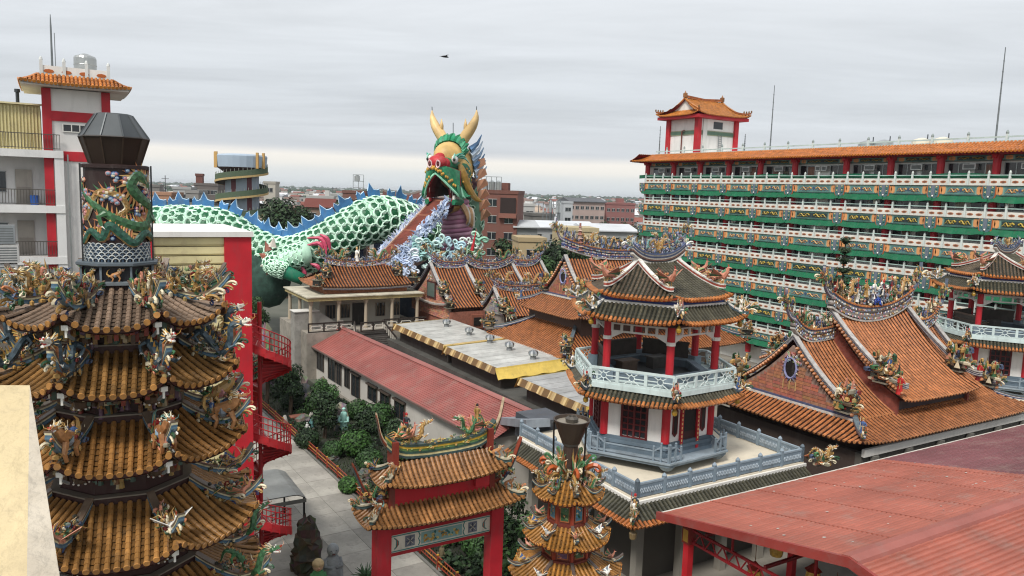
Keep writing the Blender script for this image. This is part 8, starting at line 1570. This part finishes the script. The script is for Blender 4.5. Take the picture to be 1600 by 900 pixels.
for k, x in enumerate((-1.15, 1.15)): m = MB(hx('c9c4ba')); m.lathe([(.2, 0), (.28, .3), (.2, .62), (.1, .9)], 10); o = m.build('stone_stool', 'stone', None, loc=atz(466, 662, 0) + V((x * CT, x * ST, 0)), smooth=True); tag(o, ('white stone stool left of the brown garden table', 'white stone stool right of the brown garden table')[k], 'stool')
t = thing('warning_sign', 'small yellow triangular sign in the dark garden', 'sign', atz(498, 652, .2), -.3); m = MB(hx('d8b03c')); m.ext([(-.32, 0, .7), (.32, 0, .7), (0, 0, 1.25)], (0, .03, 0)); m.build('plate', 'paintwork', t); m = MB(DGREY); m.bar((0, .05, -.2), (0, .05, .9), .05); m.build('post', 'metal', t)
# clipped bushes; each placed by its ground point
BU = [(502, 652, 1.5, LL, 'bright round clipped bush below the first windows of the long house'), (556, 712, 1.25, LL, 'bright green flat clipped bush in the middle garden'), (592, 672, 1.5, LG, 'rounded bush against the white wall near a doorway'), (577, 735, 1.0, LG, 'low dark round bush left of the gate ornament'), (520, 715, .8, LG, 'small bush beside the red railing'), (545, 770, .7, LL, 'small bright bush next to the gate eave'), (480, 700, 1.0, LD, 'dark low bush by the railing across from the table'), (620, 700, 1.2, LD, 'dark bush hugging the long house wall'), (650, 730, 1.2, LG, 'green bush behind the gate ridge'), (530, 650, 1.0, LD, 'dark bush behind the turquoise statue'), (560, 655, 1.1, LG, 'bush with pale blossoms under the white wall'), (455, 640, 1.1, LD, 'dark bush at the far end of the railing'), (660, 800, 1.2, LD, 'dark bush behind the gate post'), (720, 840, 1.3, LD, 'dark bush framed by the gate opening'), (750, 870, 1.1, LG, 'green bush low inside the gate opening'), (700, 800, 1.4, LD, 'tall dark bush seen through the gate')]
for k, (u, v, r, cols, lab) in enumerate(BU): bush(lab, atz(u, v, 0), r, cols, k, 1500, .10 if r < 1.2 else .12, .85)
m = MB(); g = random.Random(3)
for k in range(60): a, b = R(g.uniform(0, 360)), g.uniform(.2, 1); m.ball((1.15 * b * math.cos(a), 1.15 * b * math.sin(a), 1.2 + .8 * math.sqrt(max(0, 1 - b * b))), .07, WHT, 5)
# garden trees and rockery along the back
TR = [(16.2, 74, 6.5, 1.9, 'dark evergreen behind the spiral stair, highest of the row'), (18.6, 72, 5.6, 1.7, 'dark evergreen second from the stair top'), (19.6, 68, 4.8, 1.6, 'dense tree beside the concrete block'), (21.5, 64, 4.4, 1.5, 'dense tree at the corner of the long house'), (20.0, 60, 3.8, 1.4, 'shaggy tree behind the garden table'), (18.6, 82, 8.2, 1.8, 'tall dark tree next to the green rock support'), (20.6, 84, 8.6, 1.6, 'tall dark tree left of the veranda house'), (22.4, 56.5, 3.2, 1.1, 'young tree before the white wall windows'), (22.6, 52, 3.4, 1.2, 'young tree by the long house wall middle'), (22.4, 44, 3.2, 1.3, 'dark tree behind the gate roof'), (19.6, 40, 3.6, 1.4, 'dark tree inside the gate on the garden side'), (21.6, 36, 4.4, 1.6, 'dark tree between gate and small furnace'), (21.4, 31.5, 3.8, 1.5, 'dark tree under the deck eaves by the small furnace')]
for k, (a, b, h, r, lab) in enumerate(TR): tree(lab, G(a - .5, b), h, r, 2400, .13, LD if k % 3 else LG, 200 + k, trunk=.3, flat=1.15, stems=2)
RK = [(18.9, 76.5, 5.2, 1.0, 'pale grey rockery pinnacle, tallest beside the dark evergreens'), (20.3, 79, 6.4, .9, 'slender grey pinnacle near the green dragon rock'), (21.0, 70, 3.0, 1.1, 'pitted grey rock by the concrete block'), (22.0, 67, 3.4, 1.0, 'pale pitted rock against the long house corner'), (21.8, 61.5, 2.4, .9, 'pale rock beside a narrow window'), (19.0, 63, 1.4, .9, 'low rock near the stone table'), (20.6, 56.5, 1.0, .8, 'low rock behind the bright bush'), (19.3, 50, .8, .7, 'flat rock in the middle garden'), (18.6, 45, .8, .6, 'flat rock by the red railing'), (18.8, 55, .7, .5, 'small pale rock in the lawn')]
for k, (a, b, h, r, lab) in enumerate(RK): rock(lab, G(a - .4, b), h, r, 40 + k, hx('77746c') if k < 5 else hx('5f5c54'))
gm = MB(); g = random.Random(31)
for k in range(9000):
    a, b = g.uniform(17.3, 23.8), g.uniform(24, 82); p = V((a, b, .01)); h = g.uniform(.08, .22); x = g.uniform(-.06, .06); gm.poly([p + V((-.03, 0, 0)), p + V((.03, .02, 0)), p + V((x, x, h))], g.choice((hx('2f4a22'), hx('3a5a28'), hx('26381c'), hx('4a6632'), hx('3d3a26'))))
tag(gm.build('ground_cover', 'leaf', None, loc=GL, rz=GZ), 'short dark ground cover between the garden bushes', 'ground cover', kind='stuff')
um = MB(); g = random.Random(90)
for k in range(64):
    a, b = g.uniform(17.9, 23.2), g.uniform(30, 80); r = g.uniform(.35, .85); leaf_cloud(um, (a, b, r * .7), (r * 1.2, r * 1.2, r * g.uniform(.8, 1.5)), 170, g.choice((.09, .13, .17)), g.choice((LD, LD, LG)), g)
tag(um.build('undergrowth', 'leaf', None, loc=GL, rz=GZ), 'tangled dark undergrowth filling the garden bed', 'undergrowth', kind='stuff')
# grey awning over the path
t = thing('path_awning', 'small grey awning on black posts beside the spiral stair', 'awning', W(9.4, 42.2), TH); L, D = 2.6, 4.6; m = MB(hx('8f908c')); m.grid(lambda a, b: (L * a, D * b, 3.0 - .55 * max(0, a - .75) ** 1.5 * 4 + .02), 10, 3); m.grid(lambda a, b: (L * a, D * b, 2.97 - .55 * max(0, a - .75) ** 1.5 * 4), 10, 3, flip=True); m.build('cover', 'metal', t); m = MB(hx('6a6b68')); m.box(-.02, L, -.06, -.01, 2.5, 2.72); m.build('valance', 'metal', t)
for x, y in ((.1, .1), (L - .1, .1), (.1, D - .1), (L - .1, D - .1)): m = MB(hx('1f1f1f')); m.box(x - .05, x + .05, y - .05, y + .05, 0, 2.75); m.build('post', 'metal', t)
# green dragon statue low beside the furnace
t = thing('dragon_statue', 'green ceramic dragon rearing at the furnace base beside the stair', 'statue', W(4.7, 26.5, 9.0), TH - .1); m = dragon_mb([(-1.3, .2, .1), (-.8, 0, .55), (-.35, .1, .2), (.05, 0, .35), (.2, 0, .95), (.5, 0, 1.25), (.9, 0, 1.15)], .17, GRN, YEL, LGRN, ORG, n=34, hs=1.7); m.build('body', 'ceramic', t); m = rock_mb(1.2, .9, 8, hx('5a4a3a')); m.v = [(x, y, z - 1.1) for x, y, z in m.v]; m.build('rock_base', 'stone', t); m = MB(hx('4a3026')); m.box(-1.6, 1.2, -.8, .8, -9, -1.0); m.build('plinth', 'stone', t)
t = thing('agave_plant', 'spiky agave plant at the foot of the gate', 'plant', atz(572, 905, 0)); m = MB()
for k in range(26): a = k * 2.4; e = .3 + .9 * (k / 26); horn(m, [(0, 0, .1), (.35 * math.cos(a) * (1.3 - e * .6), .35 * math.sin(a) * (1.3 - e * .6), .35 * e + .1), (.85 * math.cos(a) * (1.3 - e * .8), .85 * math.sin(a) * (1.3 - e * .8), .75 * e)], .07, (hx('4a6a4a'), hx('3a563c'))[k % 2])
m.build('leaves', 'leaf', t); m = MB(hx('6a5a48')); m.lathe([(.2, -.05), (.28, .1), (.26, .16)], 10); m.build('pot', 'stone', t)
# bird
p = at(695, 89, 60); t = thing('flying_bird', 'small dark bird flying alone in the grey sky', 'bird', p, .6); m = MB(hx('1a1a1c')); m.tube([(-.32, 0, 0), (-.12, 0, .02), (.12, 0, .03), (.26, 0, .02), (.34, 0, 0)], [.02, .07, .075, .045, .01], 8)
for s in (-1, 1): m.ext([(.1, s * .04, .03), (.16, s * .26, .16), (.02, s * .52, .06), (-.02, s * .28, .1), (-.1, s * .05, .02)], (0, 0, .012))
m.ext([(-.28, -.02, 0), (-.28, .02, 0), (-.44, .07, 0), (-.44, -.07, 0)], (0, 0, .01)); m.build('body', 'leaf', t)
# haze over the plain
hz = MB(); hz.box(-8990, 8990, -190, 11990, -1, 45); ho = hz.build('haze', 'far'); ho.data.materials.clear(); hm = bpy.data.materials.new('haze'); hm.use_nodes = True; nt = hm.node_tree; nt.nodes.clear(); o_ = nt.nodes.new('ShaderNodeOutputMaterial'); pv = nt.nodes.new('ShaderNodeVolumePrincipled'); pv.inputs['Color'].default_value = (.86, .9, .95, 1); pv.inputs['Density'].default_value = .00009; nt.links.new(pv.outputs[0], o_.inputs['Volume']); ho.data.materials.append(hm); tag(ho, 'thin pale haze lying over the town and temple', 'haze', kind='stuff')
